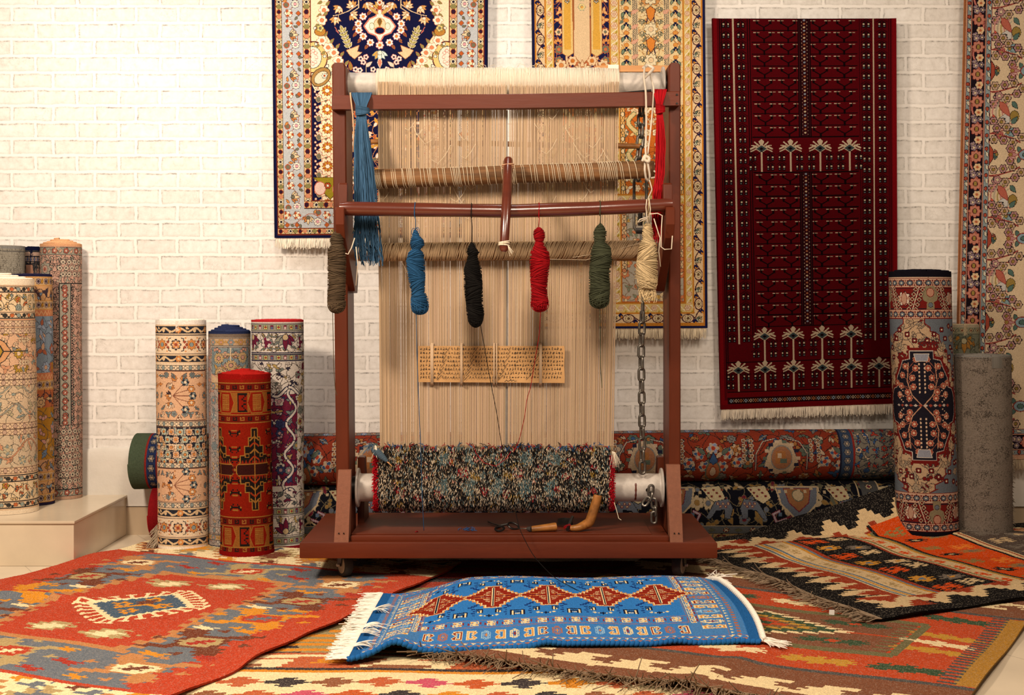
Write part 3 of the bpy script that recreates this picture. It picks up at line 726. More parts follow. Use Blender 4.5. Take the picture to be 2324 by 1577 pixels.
def chart_roll_cream():              # big, cream, at the left edge of the step
    r, h = 80, 540; W = 2*math.pi*r; P = Chart(W, h, .58, 'cfae88')
    CR, DK, PK, OC, SG, OR = 'd2b48e', '3b3833', 'c48f6a', 'a98634', '8c9284', 'b8673c'
    P.rect(0, 0, W, 14, 'e6d2b2'); P.rect(0, h-10, W, h, 'e0cbaa')
    def dash(y):
        P.rect(0, y, W, y+16, CR); P.rect(0, y, W, y+2, DK); P.rect(0, y+14, W, y+16, DK)
        for i in range(34): P.ell(i*16, y+8, 4.6, 4, (DK, OR, SG)[i % 3], DK, 1); P.rect(i*16+6, y+(3 if i % 2 else 9), i*16+11, y+(7 if i % 2 else 13), DK)
    def yel(y0, y1):
        field(P, 0, y0, W, y1, 'd6bc92', [OC, 'c9a878', SG, OR], DK, 20, int(y0), 1.3, True, True, 'rlpb')
    dash(16); yel(34, 74); dash(76); P.rect(0, 93, W, 95, OR)
    x0 = W/2+4
    def col(y0, y1):
        b_chain_v(P, x0-20, x0-8, y0, y1, CR, '6d5646', 'b99a80', 12); P.rect(x0-4, y0, x0-2, y1, PK)
        b_chain(P, y0, y0+14, CR, '6d5646', 'b99a80', 12)
    b_chain(P, 96, 110, CR, '6d5646', 'b99a80', 12)
    field(P, 0, 110, W, 216, 'cda580', [SG, CR, PK, OC], '4b4036', 25, 11, 1.2)
    P.poly([(x0+2, 128), (x0+30, 146), (x0+44, 166), (x0+30, 186), (x0+2, 204)], 'c99566', DK, 2)
    P.poly([(x0+2, 146), (x0+18, 152), (x0+26, 166), (x0+18, 180), (x0+2, 186)], OC, DK, 3)
    P.line([(x0+30, 166), (x0+90, 166)], 1.4, DK)
    for k in (-1, 1): P.sprig(x0+60, 166+k*26, 30, 0, 4, 5, 'c9b48e', '7a5a40', '6d5646', .8)
    col(112, 216); b_chain(P, 217, 231, CR, '6d5646', 'b99a80', 12)
    field(P, 0, 231, W, 330, 'c6ad8a', [SG, 'b0a07c', PK, CR], '59564a', 27, 12, 1.2)
    for k in (250, 300): P.vine(x0, k, W, k, 13, 80, 2.2, '9a9a86', .4, '6d5646', .9)
    col(231, 330); b_chain(P, 331, 345, CR, '6d5646', 'b99a80', 12)
    field(P, 0, 345, W, 432, 'c3ad8c', [SG, PK, 'b9a884'], '5c5648', 27, 13, 1.1)
    P.vine(x0, 392, W, 388, 22, 120, 2.4, 'c08a64', 0, '6d5646', .8)
    col(345, 432); b_chain(P, 433, 447, CR, '6d5646', 'b99a80', 12)
    dash(450); yel(468, 508); dash(510)
    return P
def chart_roll_gold():
    r, h = 56, 520; W = 2*math.pi*r; P = Chart(W, h, .58, 'b98f5c')
    DK, OC, BL, TN, RS = '3e3236', 'a97a2c', '78848a', 'b9976a', '9c5c40'
    P.rect(0, 0, W, 5, '24233a'); P.rect(0, h-7, W, h, '2c2438')
    def bb(y0):
        P.rect(0, y0, W, y0+20, TN)
        for i in range(16): P.ros(i*23+8, y0+10, 6.5, 8, '8f7a70', DK, DK, 1); P.leaf(i*23+17, y0+15, 11, 6, -1.3, OC, DK, 1)
        P.rect(0, y0, W, y0+1.6, 'b07a38'); P.rect(0, y0+18.6, W, y0+20, 'b07a38')
    bb(6); P.rect(0, 27, W, 58, 'b98c5e'); field(P, 0, 28, W, 58, 'ba8e60', [BL, TN, DK], DK, 26, 3, 1.6, True, True, 'ls')
    P.line([(W/2+8, 34), (W/2+20, 50), (W/2+30, 36), (W/2+42, 50)], 6, '4a3434'); bb(59)
    P.rect(0, 80, W, 94, 'b5734e')
    for i in range(30): P.line([(i*12, 92), (i*12+6, 83), (i*12+12, 92)], 1.6, 'c9a070')
    field(P, 0, 95, W, 222, BL, [RS, OC, 'c09a78', '8f98a0'], '4a4a50', 34, 5, 1.4)
    P.rect(0, 222, W, 238, 'b5734e')
    for i in range(30): P.line([(i*12, 236), (i*12+6, 226), (i*12+12, 236)], 1.6, 'c9a070')
    bb(239); field(P, 0, 260, W, 300, 'a5603a', [DK, TN, OC], DK, 30, 7, 2)
    field(P, 0, 300, W, 420, 'a2742a', [BL, 'b98a7a', TN, '6f7f90'], '4a4640', 32, 8, 1.4)
    P.rect(0, 418, W, 440, TN); field(P, 0, 418, W, 444, 'b58a62', [BL, OC], DK, 26, 9, 1.8)
    bb(446); P.rect(0, 467, W, 494, 'ba8e60'); field(P, 0, 467, W, 494, 'ba8e60', [BL, TN, DK], DK, 26, 4, 1.6, True, True, 'ls'); bb(494)
    return P
def chart_roll_linework():
    r, h = 46, 580; W = 2*math.pi*r; P = Chart(W, h, .62, 'b58e74')
    BG, DK, GR, RD = 'b8917a', '35322f', '948c78', '9c5844'
    P.rect(0, 0, W, 6, 'cf9a6e'); P.rect(0, h-6, W, h, 'a9876c')
    def bor(y0, y1):
        P.rect(0, y0, W, y1, GR); m = (y0+y1)/2
        for i in range(12): P.ros(i*26+14, m, 6.5, 5, RD, 'c9a48c', DK, 1.1); P.leaf(i*26+24, m+5, 11, 4.6, -1.0, 'c0977a', DK, 1)
        P.rect(0, y0, W, y0+1.5, DK); P.rect(0, y1-1.5, W, y1, DK)
    bor(8, 26)
    field(P, 0, 26, W, 560, BG, [BG, GR, BG, 'b09a82'], DK, 17, 21, 1.25, True, True, 'lsrpb')
    x0 = W/2+10
    for y in (48, 238, 330, 520): 
        P.ros(W/2-26, y+10, 17, 8, GR, RD, DK, 1.3); P.ros(W/2-26, y+10, 9, 8, BG, RD, DK, 1)
    P.rect(x0, 92, x0+25, 410, GR)
    for i in range(19): P.ros(x0+12, 100+i*17, 6, 6, RD, 'c9a48c', DK, 1); 
    P.vine(x0+12, 92, x0+12, 410, 8, 34, 1.3, DK)
    for i in range(9): P.ros(x0+12, 106+i*36, 6.4, 6, RD, 'c9a48c', DK, 1)
    for i in range(53): P.line([(x0+28, 95+i*6), (x0+33, 98+i*6), (x0+28, 101+i*6)], 1.3, DK)
    P.rect(x0-1, 90, x0+.6, 412, DK); P.rect(x0+25, 90, x0+26.6, 412, DK); P.rect(x0, 90, W, 91.6, DK); P.rect(x0, 411, W, 412.6, DK)
    for (y0, y1) in ((34, 88), (418, 545)):
        for j in range(int((y1-y0)/14)):
            for i in range(4):
                P.ros(x0+8+i*14-(7 if j % 2 else 0), y0+8+j*14, 6, 6, 'b3a188', DK, DK, 1.1, mr=.2)
    bor(556, 572)
    return P
def chart_roll_grey(h=428, r=66, base='7f7263', mark='4f463c', seed=3):
    W = 2*math.pi*r; P = Chart(W, h, .62, base)
    R = np.random.default_rng(seed); g = np.zeros((P.H, P.W)); m = np.zeros((P.H, P.W))
    def smooth(a, n):
        for _ in range(n): a = (a+np.roll(a, 1, 0)+np.roll(a, -1, 0)+np.roll(a, 1, 1)+np.roll(a, -1, 1))/5
        return a
    big = smooth(R.standard_normal((P.H, P.W)), 90); big /= big.std()
    fine = R.standard_normal((P.H, P.W))+smooth(R.standard_normal((P.H, P.W)), 1)*1.2; fine /= fine.std()
    Q = Chart(W, h, .62, (0, 0, 0))
    for i in range(10):
        for j in range(9):
            x, y = i*46+(23 if j % 2 else 0), j*52+20
            Q.ros(x, y, 19, 8, (0, 0, 0), None, (255,)*3, 2.4); Q.vine(x, y-20, x+40, y+20, 8, 30, 2, (255,)*3); Q.palm(x+12, y+10, 9, 1.2, ((0, 0, 0), (120,)*3, (255,)*3), (255,)*3, 1.4)
    pat = Q.a[..., 0]/255
    mask = (pat*.75+fine*.62+big*.34) > 1.0
    P.a[mask] = hx(mark)
    P.a += (smooth(R.standard_normal((P.H, P.W)), 1)*6)[..., None]
    P.a[::2] *= .95; P.rect(0, 0, W, 3, '7d786f'); P.rect(0, 6, W, 7.5, '5f5a52')
    return P
def chart_roll_grey_small(): return chart_roll_grey(300, 60, '8f8674', '5f574a', 9)
def chart_roll_navy_small():
    r, h = 42, 560; W = 2*math.pi*r; P = Chart(W, h, .55, '3a3836')
    P.rect(0, 0, W, 8, '14162e'); field(P, 0, 8, W, h, '3c3936', ['a8806a', '6a5a50', '8a7460'], '1c1b22', 18, 5, 1.3)
    P.rect(0, 12, W, 20, 'a88a74'); b_chain(P, 22, 34, '9a8270', '1c1b22', '5a5a70', 10)
    P.poly([(W/2-30, 40), (W/2+12, 40), (W/2+20, 70), (W/2-30, 90)], 'a87a60', '1c1b22', 2)
    return P
def chart_roll_tan():
    r, h = 44, 480; W = 2*math.pi*r; P = Chart(W, h, .62, '7e7a66')
    P.rect(0, 0, W, 6, 'a39478'); P.rect(0, 6, W, 20, '8a8468')
    for i in range(14): P.ros(i*21+8, 13, 5, 6, 'b39a72', '7a4a34', '3c3a30', 1); P.leaf(i*21+16, 17, 9, 4, -1.2, 'a09272', '3c3a30', 1)
    P.rect(0, 20, W, 22, '4a4638'); field(P, 0, 22, W, h, '77755f', ['9c6a2c', 'a89a74', '6a6a54'], '403c30', 34, 4, 1.3)
    for i in range(5): P.palm(W/2-110+i*55, 42, 20, 1.57, ('a07034', '6b6850', 'a89a74'), '403c30', 1.3)
    return P
def chart_roll_medallion():          # red, ivory and black, with a black end
    r, h = 69, 606; W = 2*math.pi*r; P = Chart(W, h, .62, 'bfa083')
    RD, CR, NV, BL, TN, BK = '701f1a', 'b59774', '231f26', '666a6c', '857759', '17141a'
    P.rect(0, 0, W, 13, BK); P.rect(0, h-22, W, h, BK)
    def star(y0, y1):
        P.rect(0, y0, W, y1, 'b8957a'); m = (y0+y1)/2
        P.rect(0, y0, W, y0+1.6, RD); P.rect(0, y1-1.6, W, y1, RD)
        for i in range(22):
            x = W/2-220+i*20.2
            P.ros(x, m, 8.4, 8, RD, None, None); P.ell(x, m, 5.6, 4.8, BL, NV, 1.4); P.ell(x, m, 2.2, 1.6, 'd8c8a8')
            P.dia(x+10, m-5, 2.2, 2.4, RD); P.dia(x+10, m+5, 2.2, 2.4, RD); P.rect(x+9.4, m-3, x+10.6, m+3, NV)
    def red(y0, y1, up):
        P.rect(0, y0, W, y1, RD); m = (y0+y1)/2; s = 1 if up else -1
        P.rect(0, y0, W, y0+2, NV); P.rect(0, y1-2, W, y1, NV)
        for i in range(-3, 4):
            x = W/2+6+i*118
            P.poly([(x-10, m-s*28), (x+10, m-s*28), (x+20, m-s*12), (x+16, m+s*4), (x+8, m+s*8), (x+10, m+s*28), (x-10, m+s*28), (x-8, m+s*8), (x-16, m+s*4), (x-20, m-s*12)], TN)
            P.ell(x, m-s*14, 8, 9, 'b08066', RD, 1.4); P.ell(x, m+s*14, 5, 5, BL, NV, 1)
            for q in (-1, 1):
                P.line([(x+q*24, m-s*26), (x+q*40, m+s*24)], 1.8, 'cbb79a')
                for k in range(5):
                    P.ros(x+q*(26+k*4)+6*q, m-s*24+s*k*11+3, 5, 4, CR, RD, NV, 1.2); P.ros(x+q*(26+k*4)-9*q, m-s*20+s*k*11, 5, 4, CR, RD, NV, 1.2)
            P.ros(x+59, m, 16, 9, 'c9b79f', 'b06a4a', BK, 1.6, alt='b08a70')
            P.ell(x+59, m, 6, 13, 'b08a70', RD, 1.2)
    star(15, 38); red(38, 86, True); star(86, 108)
    field(P, 0, 108, W, 498, CR, ['a38a6c', '9c8a70', RD], '3a3030', 26, 31, 1.3, True, True, 'rbsb')
    def blueedge(x0, s):
        pts = [(x0, 108)]
        n = 22
        for i in range(n+1):
            t = i/n; y = 108+390*t; k = (1-math.sin(math.pi*t)**.8)*92
            pts += [(x0-s*(k+(7 if i % 2 else 0)), y), (x0-s*(k+(7 if i % 2 else 0)), y+390/n*.5), (x0-s*k, y+390/n*.5)]
        pts.append((x0, 498)); P.poly(pts, BL, RD, 2.6)
        for i in range(8):
            P.ros(x0-s*12, 130+i*50, 6, 8, RD, 'd8c8a8', NV, 1.2); P.ros(x0-s*28, 124+(i % 2)*350, 6, 8, RD, CR, NV, 1.2)
    blueedge(W/2+84, 1); blueedge(W/2-150, -1)
    P.rect(W/2+84, 108, W/2+92, 498, 'b8957a'); P.rect(W/2+84, 108, W/2+86, 498, RD)
    # dark medallion
    cx, cy = W/2-18, 302
    half = [(0, -122), (26, -122), (26, -104), (44, -100), (50, -84), (62, -62), (64, -40), (78, -36), (86, -20), (88, 0)]
    pts = half+[(x, -y) for x, y in half[::-1]][1:]
    pts = pts+[(-x, y) for x, y in pts[::-1]]
    P.poly([(cx+x*1.12, cy+y*1.07) for x, y in pts], RD)
    for i, (x, y) in enumerate(pts[::1]): P.rect(cx+x*1.12-2, cy+y*1.07-4, cx+x*1.12+3, cy+y*1.07+4, RD)
    for k in range(30):
        t = k/30*2*math.pi; 
    P.poly([(cx+x, cy+y) for x, y in pts], NV, 'b5a695', 1.6)
    def tree(s, q):
        P.line([(cx+q*2, cy), (cx+q*24, cy+s*24), (cx+q*34, cy+s*54), (cx+q*30, cy+s*96)], 2.2, 'b98a6a')
        for (x, y) in ((34, 30), (50, 44), (20, 42), (46, 68), (22, 62), (38, 88), (14, 84), (56, 24), (30, 16), (12, 104), (62, 50)):
            P.line([(cx+q*30, cy+s*y*.8), (cx+q*x, cy+s*y)], 1.2, '9a5a44'); P.ros(cx+q*x, cy+s*y, 6.6, 7, '93402f', 'c9a98a', 'c08a6c', 1.2)
    for s in (-1, 1):
        for q in (-1, 1): tree(s, q)
        for k in range(9):
            for q in (-1, 1): P.ell(cx+q*(46+5*(k % 3)), cy+s*(8+k*4.2), 1.8, 1.8, 'c9a98a'); P.ell(cx+q*6, cy+s*(30+k*9), 2.2, 2.6, 'c9a98a')
        P.poly([(cx-16, cy+s*116), (cx+16, cy+s*116), (cx+12, cy+s*100), (cx-12, cy+s*100)], '8c8c90', 'c9b79f', 1.4)
    for k in range(12): P.dia(cx-60+k*11, cy, 5, 3.4, ('b5a695', '93402f')[k % 2], None)
    for s in (-1, 1):                     # ivory flowers on the pale ground
        for (x, y) in ((60, 150), (30, 160), (80, 130), (74, 108), (98, 60), (96, 84), (50, 170), (14, 146), (100, 30)):
            for q in (-1, 1): P.ros(cx+q*x, cy+s*y, 6, 4, RD, 'd3bb98', NV, 1.3, ph=.78)
        for (x, y) in ((50, 132), (84, 148), (104, 100)):
            for q in (-1, 1): P.palm(cx+q*x, cy+s*y, 11, s*1.2, ('9c8a70', 'b39c7c', CR), '5a4a3c', 1.2)
    star(498, 522); red(522, 566, False); star(566, 586)
    return P

# ----- the two long rolls that lie along the wall: x runs along the roll, y runs round it
def chart_long_red():
    L, r = 1960, 60; H = 2*math.pi*r; P = Chart(L, H, .46, '94402a')
    RD, CR, NV, BL, SG, GY, OR, GN = '8c3a26', 'bba284', '272838', '3f5878', '5f6656', '7d776e', 'a06a3c', '5d6848'
    y0, y1 = H/4, 3*H/4                  # the front half of the roll, its top edge at y0
    P.rect(0, 0, L, H, RD)
    field(P, 40, y0-40, L, y1+40, RD, [CR, SG, GY, OR, BL], '2f2420', 34, 17, 1.5, True, True, 'rlbsp')
    for i in range(6):
        x = 90+i*330
        m = (y0+y1)/2
        for k, q in ((0, 0), (-34, 12), (34, 12), (-60, 34), (60, 34), (-22, 44), (22, 44)):
            P.ros(x+k, m-24+q, 13, 6, BL if k else '8a93a8', 'a8402c', CR, 1.6, alt=CR)
        P.ell(x, m+34, 16, 26, 'a0603c', SG, 3); P.ell(x, m+34, 7, 13, CR, '8a3a26', 1.6); P.poly([(x-10, m+6), (x, m-14), (x+10, m+6), (x, m+14)], BL, NV, 1.5)
        for q in (-1, 1):
            P.leaf(x+q*20, m-10, 26, 10, -1.57+q*.9, SG, NV, 1); P.line([(x+q*84, m-40), (x+q*84, m+6)], 1.6, NV)
            for j in range(5):
                for s in (-1, 1): P.ros(x+q*84+s*9, m-42+j*12, 6, 5, CR, OR, NV, 1)
        x += 165
        P.poly([(x-40, m+10), (x-24, m-34), (x, m-46), (x+24, m-34), (x+40, m+10), (x+24, m+40), (x-24, m+40)], 'b29a7a', NV, 1.6)
        for k in range(14):
            a = k/14*6.28; P.rect(x+40*math.cos(a)-5, m+40*math.sin(a)-4, x+40*math.cos(a)+5, m+40*math.sin(a)+4, (CR, NV, CR, SG)[k % 4])
        P.ell(x, m, 24, 28, '9a6a4a', GY, 2.4); P.rect(x-14, m-16, x+10, m+14, OR); P.rect(x-10, m-12, x, m, CR); P.rect(x-4, m+2, x+12, m+12, SG)
        for q in (-1, 1):
            P.line([(x+q*62, m+30), (x+q*62, m-10), (x+q*44, m-40), (x+q*14, m-48)], 2.2, CR, NV, 1.2)
    P.rect(60, y0-30, 1490, y0+2, CR)
    for i in range(60): P.rect(70+i*24, y0-8, 84+i*24, y0-2, ('a8402c', BL)[i % 2]); 
    P.rect(60, y0+2, 1500, y0+4, '8a2f26'); b = y0+4
    P.rect(60, b, 1505, b+19, GY); P.rect(60, b, 1505, b+1.8, NV); P.rect(60, b+17.2, 1505, b+19, NV)
    for i in range(62): P.ros(72+i*23.3, b+9.5, 6.6, 6, ('b98a6c', 'a8b0bc')[i % 2], CR, BL if i % 2 else NV, 1.6)
    for x0, x1, c, c2 in ((0, 38, '4f5a44', None), (38, 44, '8a2f26', None), (44, 66, '2d3a5c', 'o'), (66, 72, '8a2f26', None), (72, 110, '7a7468', 'f'), (110, 118, NV, None),
                          (1716, 1722, NV, None), (1722, 1748, '3c4a5e', 'o'), (1748, 1753, '8a2f26', None), (1753, 1960, '7d7464', 'f')):
        P.rect(x0, 0, x1, H, c)
        if c2 == 'o':
            for j in range(18): P.ros((x0+x1)/2, 8+j*21, 8, 6, GY, CR, NV, 1.6)
        if c2 == 'f': field(P, x0, 0, x1, H, c, [CR, 'a8402c', SG, BL], NV, 20, 5, 1.4, True, True, 'rls')
    return P
def chart_long_navy():
    L, r = 1860, 62; H = 2*math.pi*r; P = Chart(L, H, .46, '1b1a20')
    CR, NV, BL, MR, GY, OC, SG = 'ab9572', '16161c', '54606e', '6a2530', '626468', '8a6a3a', '5e5c48'
    y0, y1 = H/4, 3*H/4
    field(P, 0, 0, L, y0+122, NV, [CR, GY, SG, OC, MR], '6f6248', 36, 23, 1.4, True, True, 'plbrs')
    for i in range(7):
        x = 60+i*290; m = y0+70
        P.poly([(x-48, m-34), (x+48, m-34), (x+40, m+4), (x+14, m+28), (x, m+46), (x-14, m+28), (x-40, m+4)], GY, CR, 4)
        P.poly([(x-30, m-30), (x+30, m-30), (x+22, m+2), (x, m+20), (x-22, m+2)], '8a5c3a', MR, 2); P.ell(x, m-14, 12, 12, CR, SG, 2)
        for k in range(9): P.rect(x-60+k*15, m-38+abs(k-4)*-0+12*abs(math.sin(k)), x-53+k*15, m-30+12*abs(math.sin(k)), CR)
        for q in (-1, 1):
            xx = x+q*92
            P.poly([(xx-26, m-34), (xx+18, m-40), (xx+28, m-8), (xx+10, m+4), (xx-8, m-6)], 'b5a27c', NV, 1.5)
            for k in range(7): P.ell(xx-16+k*6.5, m-28+(k % 3)*8, 2.2, 2.2, MR, OC, 1)
            P.poly([(xx+4*q, m), (xx+34*q, m-6), (xx+44*q, m+14), (xx+38*q, m+36), (xx+26*q, m+34), (xx+26*q, m+16), (xx+6*q, m+18), (xx-8*q, m+36), (xx-18*q, m+34)], GY, NV, 1.2)
            for k in range(5): P.ell(xx+q*(10+k*6), m+4+(k % 2)*6, 2, 2, CR, MR, 1.4)
            P.line([(x+q*30, m+36), (x+q*52, m+44), (x+q*60, m+26), (x+q*46, m+20)], 4, 'a08a8a', MR, 1.4); P.rect(x+q*44-4, m+22, x+q*44+4, m+30, BL)
            P.line([(x+q*10, m+52), (x+q*26, m+40), (x+q*40, m+50)], 4, CR)
    b = y0+122
    P.rect(0, b, L, b+2, CR); P.rect(0, b+2, L, b+22, '5f6060')
    for i in range(60): P.ros(i*31+10, b+12, 7.4, 8, CR, 'b8b098', NV, 1.2, alt=MR) if i % 2 else P.leaf(i*31, b+12, 16, 9, 0, SG, '4a4a40', 1)
    P.rect(0, b+22, L, b+24, NV); P.rect(0, b+24, L, b+50, 'a28860')
    for i in range(48): P.ros(i*40+14, b+37, 11.5, 8, MR, CR, NV, 1.6, alt='8a6a3a'); P.line([(i*40+34, b+26), (i*40+34, b+48)], 2, GY)
    P.rect(0, b+50, L, b+53, NV); P.rect(0, b+53, L, b+72, '6a6450'); P.rect(0, b+72, L, H, '5a1c1c')
    P.rect(0, 0, 30, H, '8c1c1e')
    P.rect(1650, 0, 1654, b, CR); P.rect(1660, 0, 1700, b, '4a4844'); P.rect(1700, 0, 1704, b, CR)
    for j in range(12): P.ros(1680, 10+j*24, 8, 8, CR, MR, NV, 1.4)
    return P

# ----- hanging carpets, units are about 2 mm
def guard_hearts(P, a0, a1, b0, b1, vert, BG='d9bd84'):
    """guard stripe from a0 to a1 across, b0 to b1 along"""
    R_ = (lambda x0, y0, x1, y1, c: P.rect(x0, y0, x1, y1, c)) if vert else (lambda x0, y0, x1, y1, c: P.rect(y0, x0, y1, x1, c))
    R_(a0, b0, a1, b1, BG); R_(a0, b0, a0+1.4, b1, '7b3a20'); R_(a1-1.4, b0, a1, b1, '4a3430')
    m = (a0+a1)/2; w = (a1-a0)*.34; n = int((b1-b0)/11.2)
    for i in range(n):
        t = b0+(i+.5)*(b1-b0)/n; x, y = (m, t) if vert else (t, m); k = i % 4
        if k == 0: P.ell(x, y, w*.8, w*.9, '3a2030', 'b3552c', 1.2)
        elif k == 2: P.ros(x, y, w*1.1, 4, 'dccaa4', '2d2a38', '3d4a48', 1.0)
        else: P.leaf(x, y-w*1.0, w*2.1, w*2.2, 1.57, ('c98a64', '8c8452')[k == 3], '4a3a28', .9)
def chart_hang_medallion():
    W, H = 487, 700; P = Chart(W, H, .62, 'e9d6a8')   # y=160 is the top of the picture, the bottom hem at y=700
    NV, IV, OR, SG, GB, GD, PK, DKO = '191b3c', 'e6dcc4', 'b4532a', '75705a', 'b9bcb8', 'c99a3c', 'c8705c', '7d3520'
    P.rect(0, 0, W, H, NV); P.rect(5.5, 0, W-5.5, H-6, DKO); P.rect(7.5, 0, W-7.5, H-8, 'd9bd84')
    def main_border(x0, y0, x1, y1, vert, step=70):
        P.rect(x0, y0, x1, y1, GB)
        L = (y1-y0) if vert else (x1-x0); m = (x0+x1)/2 if vert else (y0+y1)/2; w = (x1-x0) if vert else (y1-y0)
        def at(t, d): return (m+d, y0+t) if vert else (x0+t, m+d)
        P.vine(*at(0, 0), *at(L, 0), w*.26, 92, 1.4, 'a4552c', .5)
        t = 6; i = 0
        while t < L:
            k = i % 4; s = 1 if (i//2) % 2 else -1
            if k < 2:
                x, y = at(t, s*w*.18); P.ros(x, y, 9.4, 6, IV, 'e8d8a8', '5a3a34', 1.1, alt=OR)
                x, y = at(t, -s*w*.30); P.dia(x, y, 5.4, 5.4, 'b9602e', '50524a', 1.2)
                x, y = at(t+8, -s*w*.26); P.leaf(x, y, 10, 5, .6+i, SG, '3b3a34', .9)
            elif k == 2:
                x, y = at(t+3, 0); P.palm(x, y, 12, 0 if vert else 1.57, ('ddc79a', 'c98448', SG), '3a3436', 1.1)
            else:
                x, y = at(t+2, s*w*.14); P.ros(x, y, 9, 8, IV, 'd6a0a0', '33384a', 1.2); x, y = at(t+4, -s*w*.3); P.ell(x, y, 5, 5, SG, OR, 1.8)
                x, y = at(t-6, -s*w*.26); P.leaf(x, y, 11, 5, 2.2+i, 'c9884a', '3b3a34', .9)
            t += 23; i += 1
    main_border(22, 0, 68, H-20, True); P.rect(22, H-66, W-22, H-20, GB); main_border(22, H-66, W-22, H-20, False)
    guard_hearts(P, 7.5, 22, 0, H-8, True); guard_hearts(P, H-22, H-8, 7.5, W-7.5, False)
    guard_hearts(P, 68, 86, 0, H-66, True); guard_hearts(P, H-84, H-66, 68, W-68, False)
    P.rect(85, 0, W-85, H-83, DKO)
    fx0, fx1, fy1 = 87, W-87, H-85
    P.rect(fx0, 0, fx1, fy1, 'ecdcb4'); O = 160; cx = W/2
    P.clip = (fx0, 0, fx1, fy1)
    # lower navy ground of the field with the columns of flowers
    P.poly([(fx0, O+190), (fx0+8, O+205), (fx0+14, O+250), (fx0+16, fy1), (fx0, fy1)], NV)
    P.rect(fx0, O+205, fx0+22, fy1, NV); P.rect(cx-88, O+205, cx+88, fy1, NV)
    field(P, cx-90, O+190, cx+1, fy1, NV, [IV, GD, OR, SG], 'c98a5a', 26, 14, 1.2)
    for j in range(7):
        y = O+206+j*43; x = fx0+36
        P.ros(x, y, 21, 9, 'ecdcb4', None, 'b35a44', 1.6); P.ros(x, y, 12, 12, 'b5622c', 'f0e6cc', '7a3a1c', 1.2, alt=GD)
        for q in (-1, 1): P.leaf(x, y+22, 13, 6, 1.57+q*.8, (GD, SG)[q > 0], '6a5a30', 1); P.ros(x+q*19, y+14, 6, 5, IV, PK, '7a3a30', 1)
        for q in range(5): P.ell(fx0+8+4*(q % 2), y-12+q*7, 2.4, 2.4, 'dcc8a8', DKO, .8)
        P.ell(fx0+16, y+20, 5, 6, SG, 'c8a878', 1)
    x = fx0+36; P.poly([(x-32, O+404), (x+40, O+404), (x+20, O+418), (x+16, O+440), (x+6, O+452), (x-6, O+440), (x-14, O+418)], '9a8a28', '5a4a20', 1.5)
    P.ell(x-18, O+428, 12, 14, 'e2c4b0', PK, 1.6); P.ell(x+24, O+430, 12, 14, 'e2c4b0', PK, 1.6); P.ros(x, O+422, 7, 6, OR, IV, '5a2a1c', 1.4)
    # paisley and scalloped corner at mid height
    for q, c in ((0, 'c9a24a'),):
        P.ell(fx0+6, O+130, 30, 34, 'e2c27a', '5a2a2a', 2.4); P.ell(fx0+4, O+130, 19, 24, IV, '3d4a4a', 1.2)
        for k in range(8): P.ell(fx0+4+8*math.cos(k*.8), O+130+15*math.sin(k*.8), 3.2, 3.2, IV, PK, .9)
        P.ell(fx0+22, O+175, 24, 18, 'a8824a', '4a4434', 1.6, a=-.7); P.ell(fx0+22, O+176, 17, 11, 'dccfae', '6a5a3a', 1.2, a=-.7)
        P.ros(fx0+30, O+172, 6, 6, IV, OR, '3d4a4a', 1)
    # navy medallion
    edge = [(123, 0), (126, 14), (116, 30), (113, 54), (118, 74), (123, 82), (132, 94), (140, 108), (146, 120), (160, 141), (170, 162), (176, 190)]
    P.poly([(120, 0), (116, O-60), (140, O-100), (150, 0)], NV)
    P.poly([(104, -5)]+[(112, O-120), (128, O-70), (118, O-40)]+[(x, y+O) for x, y in edge]+[(cx+4, O+210), (cx+4, -5)], NV, 'd9a060', 1.2)
    for (x, y) in ((117, 23), (112, 92), (126, 108), (139, 120), (149, 138), (160, 158), (119, -6), (112, 46)):
        P.ros(x, y+O, 11.5, 6, 'efe3c6', 'd6885c', 'b7714e', 1.2); P.leaf(x+5, y+O-10, 13, 6, -.9, '8f8650', 'a4552c', .8); P.leaf(x-6, y+O+9, 12, 6, 2.6, '8f8650', 'a4552c', .8)
    for (x, y) in ((96, 64), (104, 76), (118, 128), (124, 150), (98, 100), (136, 166)):
        P.ell(x, y+O, 3, 3, IV, '3a3a40', 1.1)
    P.ell(108, O+72, 12, 9, 'b5823a', '6a3a20', 1.2); P.ros(108, O+64, 8, 5, 'd6c27a', SG, '5a5a34', 1)
    # inside: vines, blossoms and leaves
    vc = 'd8bc90'
    for pts in ([(196, 0), (196, O+18), (178, O+30)], [(196, O+10), (172, O+26), (150, O+34), (138, O+36)], [(150, O+34), (150, O+46)]):
        P.line(pts, 1.8, vc)
    for (x, y, a) in ((150, 20, 2.2), (216, 12, 1.2), (143, 45, 1.7), (183, 36, .7), (180, 12, 4.2), (206, -10, 2.0)):
        P.palm(x, y+O, 11, a, ('e6d3a4', 'd0a45c', IV), 'a4663c', 1)
    P.line([(142, O+62), (150, O+76), (144, O+70)], 1.6, PK)
    P.sprig(176, O+112, 46, -1.95, 5, 7, 'a59a58', 'e6d3b0', 'e6d3b0', 1)
    for (x, y) in ((206, 38), (195, 54), (196, 69), (206, 83), (222, 97), (228, 20)):
        P.ros(x, y+O, 8.2, 7, 'f0e8d4', 'd08a3c', 'b7606c', 1.0); P.leaf(x-6, y+O+6, 11, 5.5, 2.2, '8a5a34', 'b35a3a', .8)
    P.poly([(168, O+115), (196, O+104), (192, O+118), (202, O+120), (186, O+134), (176, O+126)], 'd8c294', 'a4663c', 1.2)
    for (x, y) in ((200, 134), (212, 130), (206, 142), (188, 158), (198, 160), (228, 158)): P.ros(x, y+O, 6, 5, IV, '30304a', 'c87a70', 1)
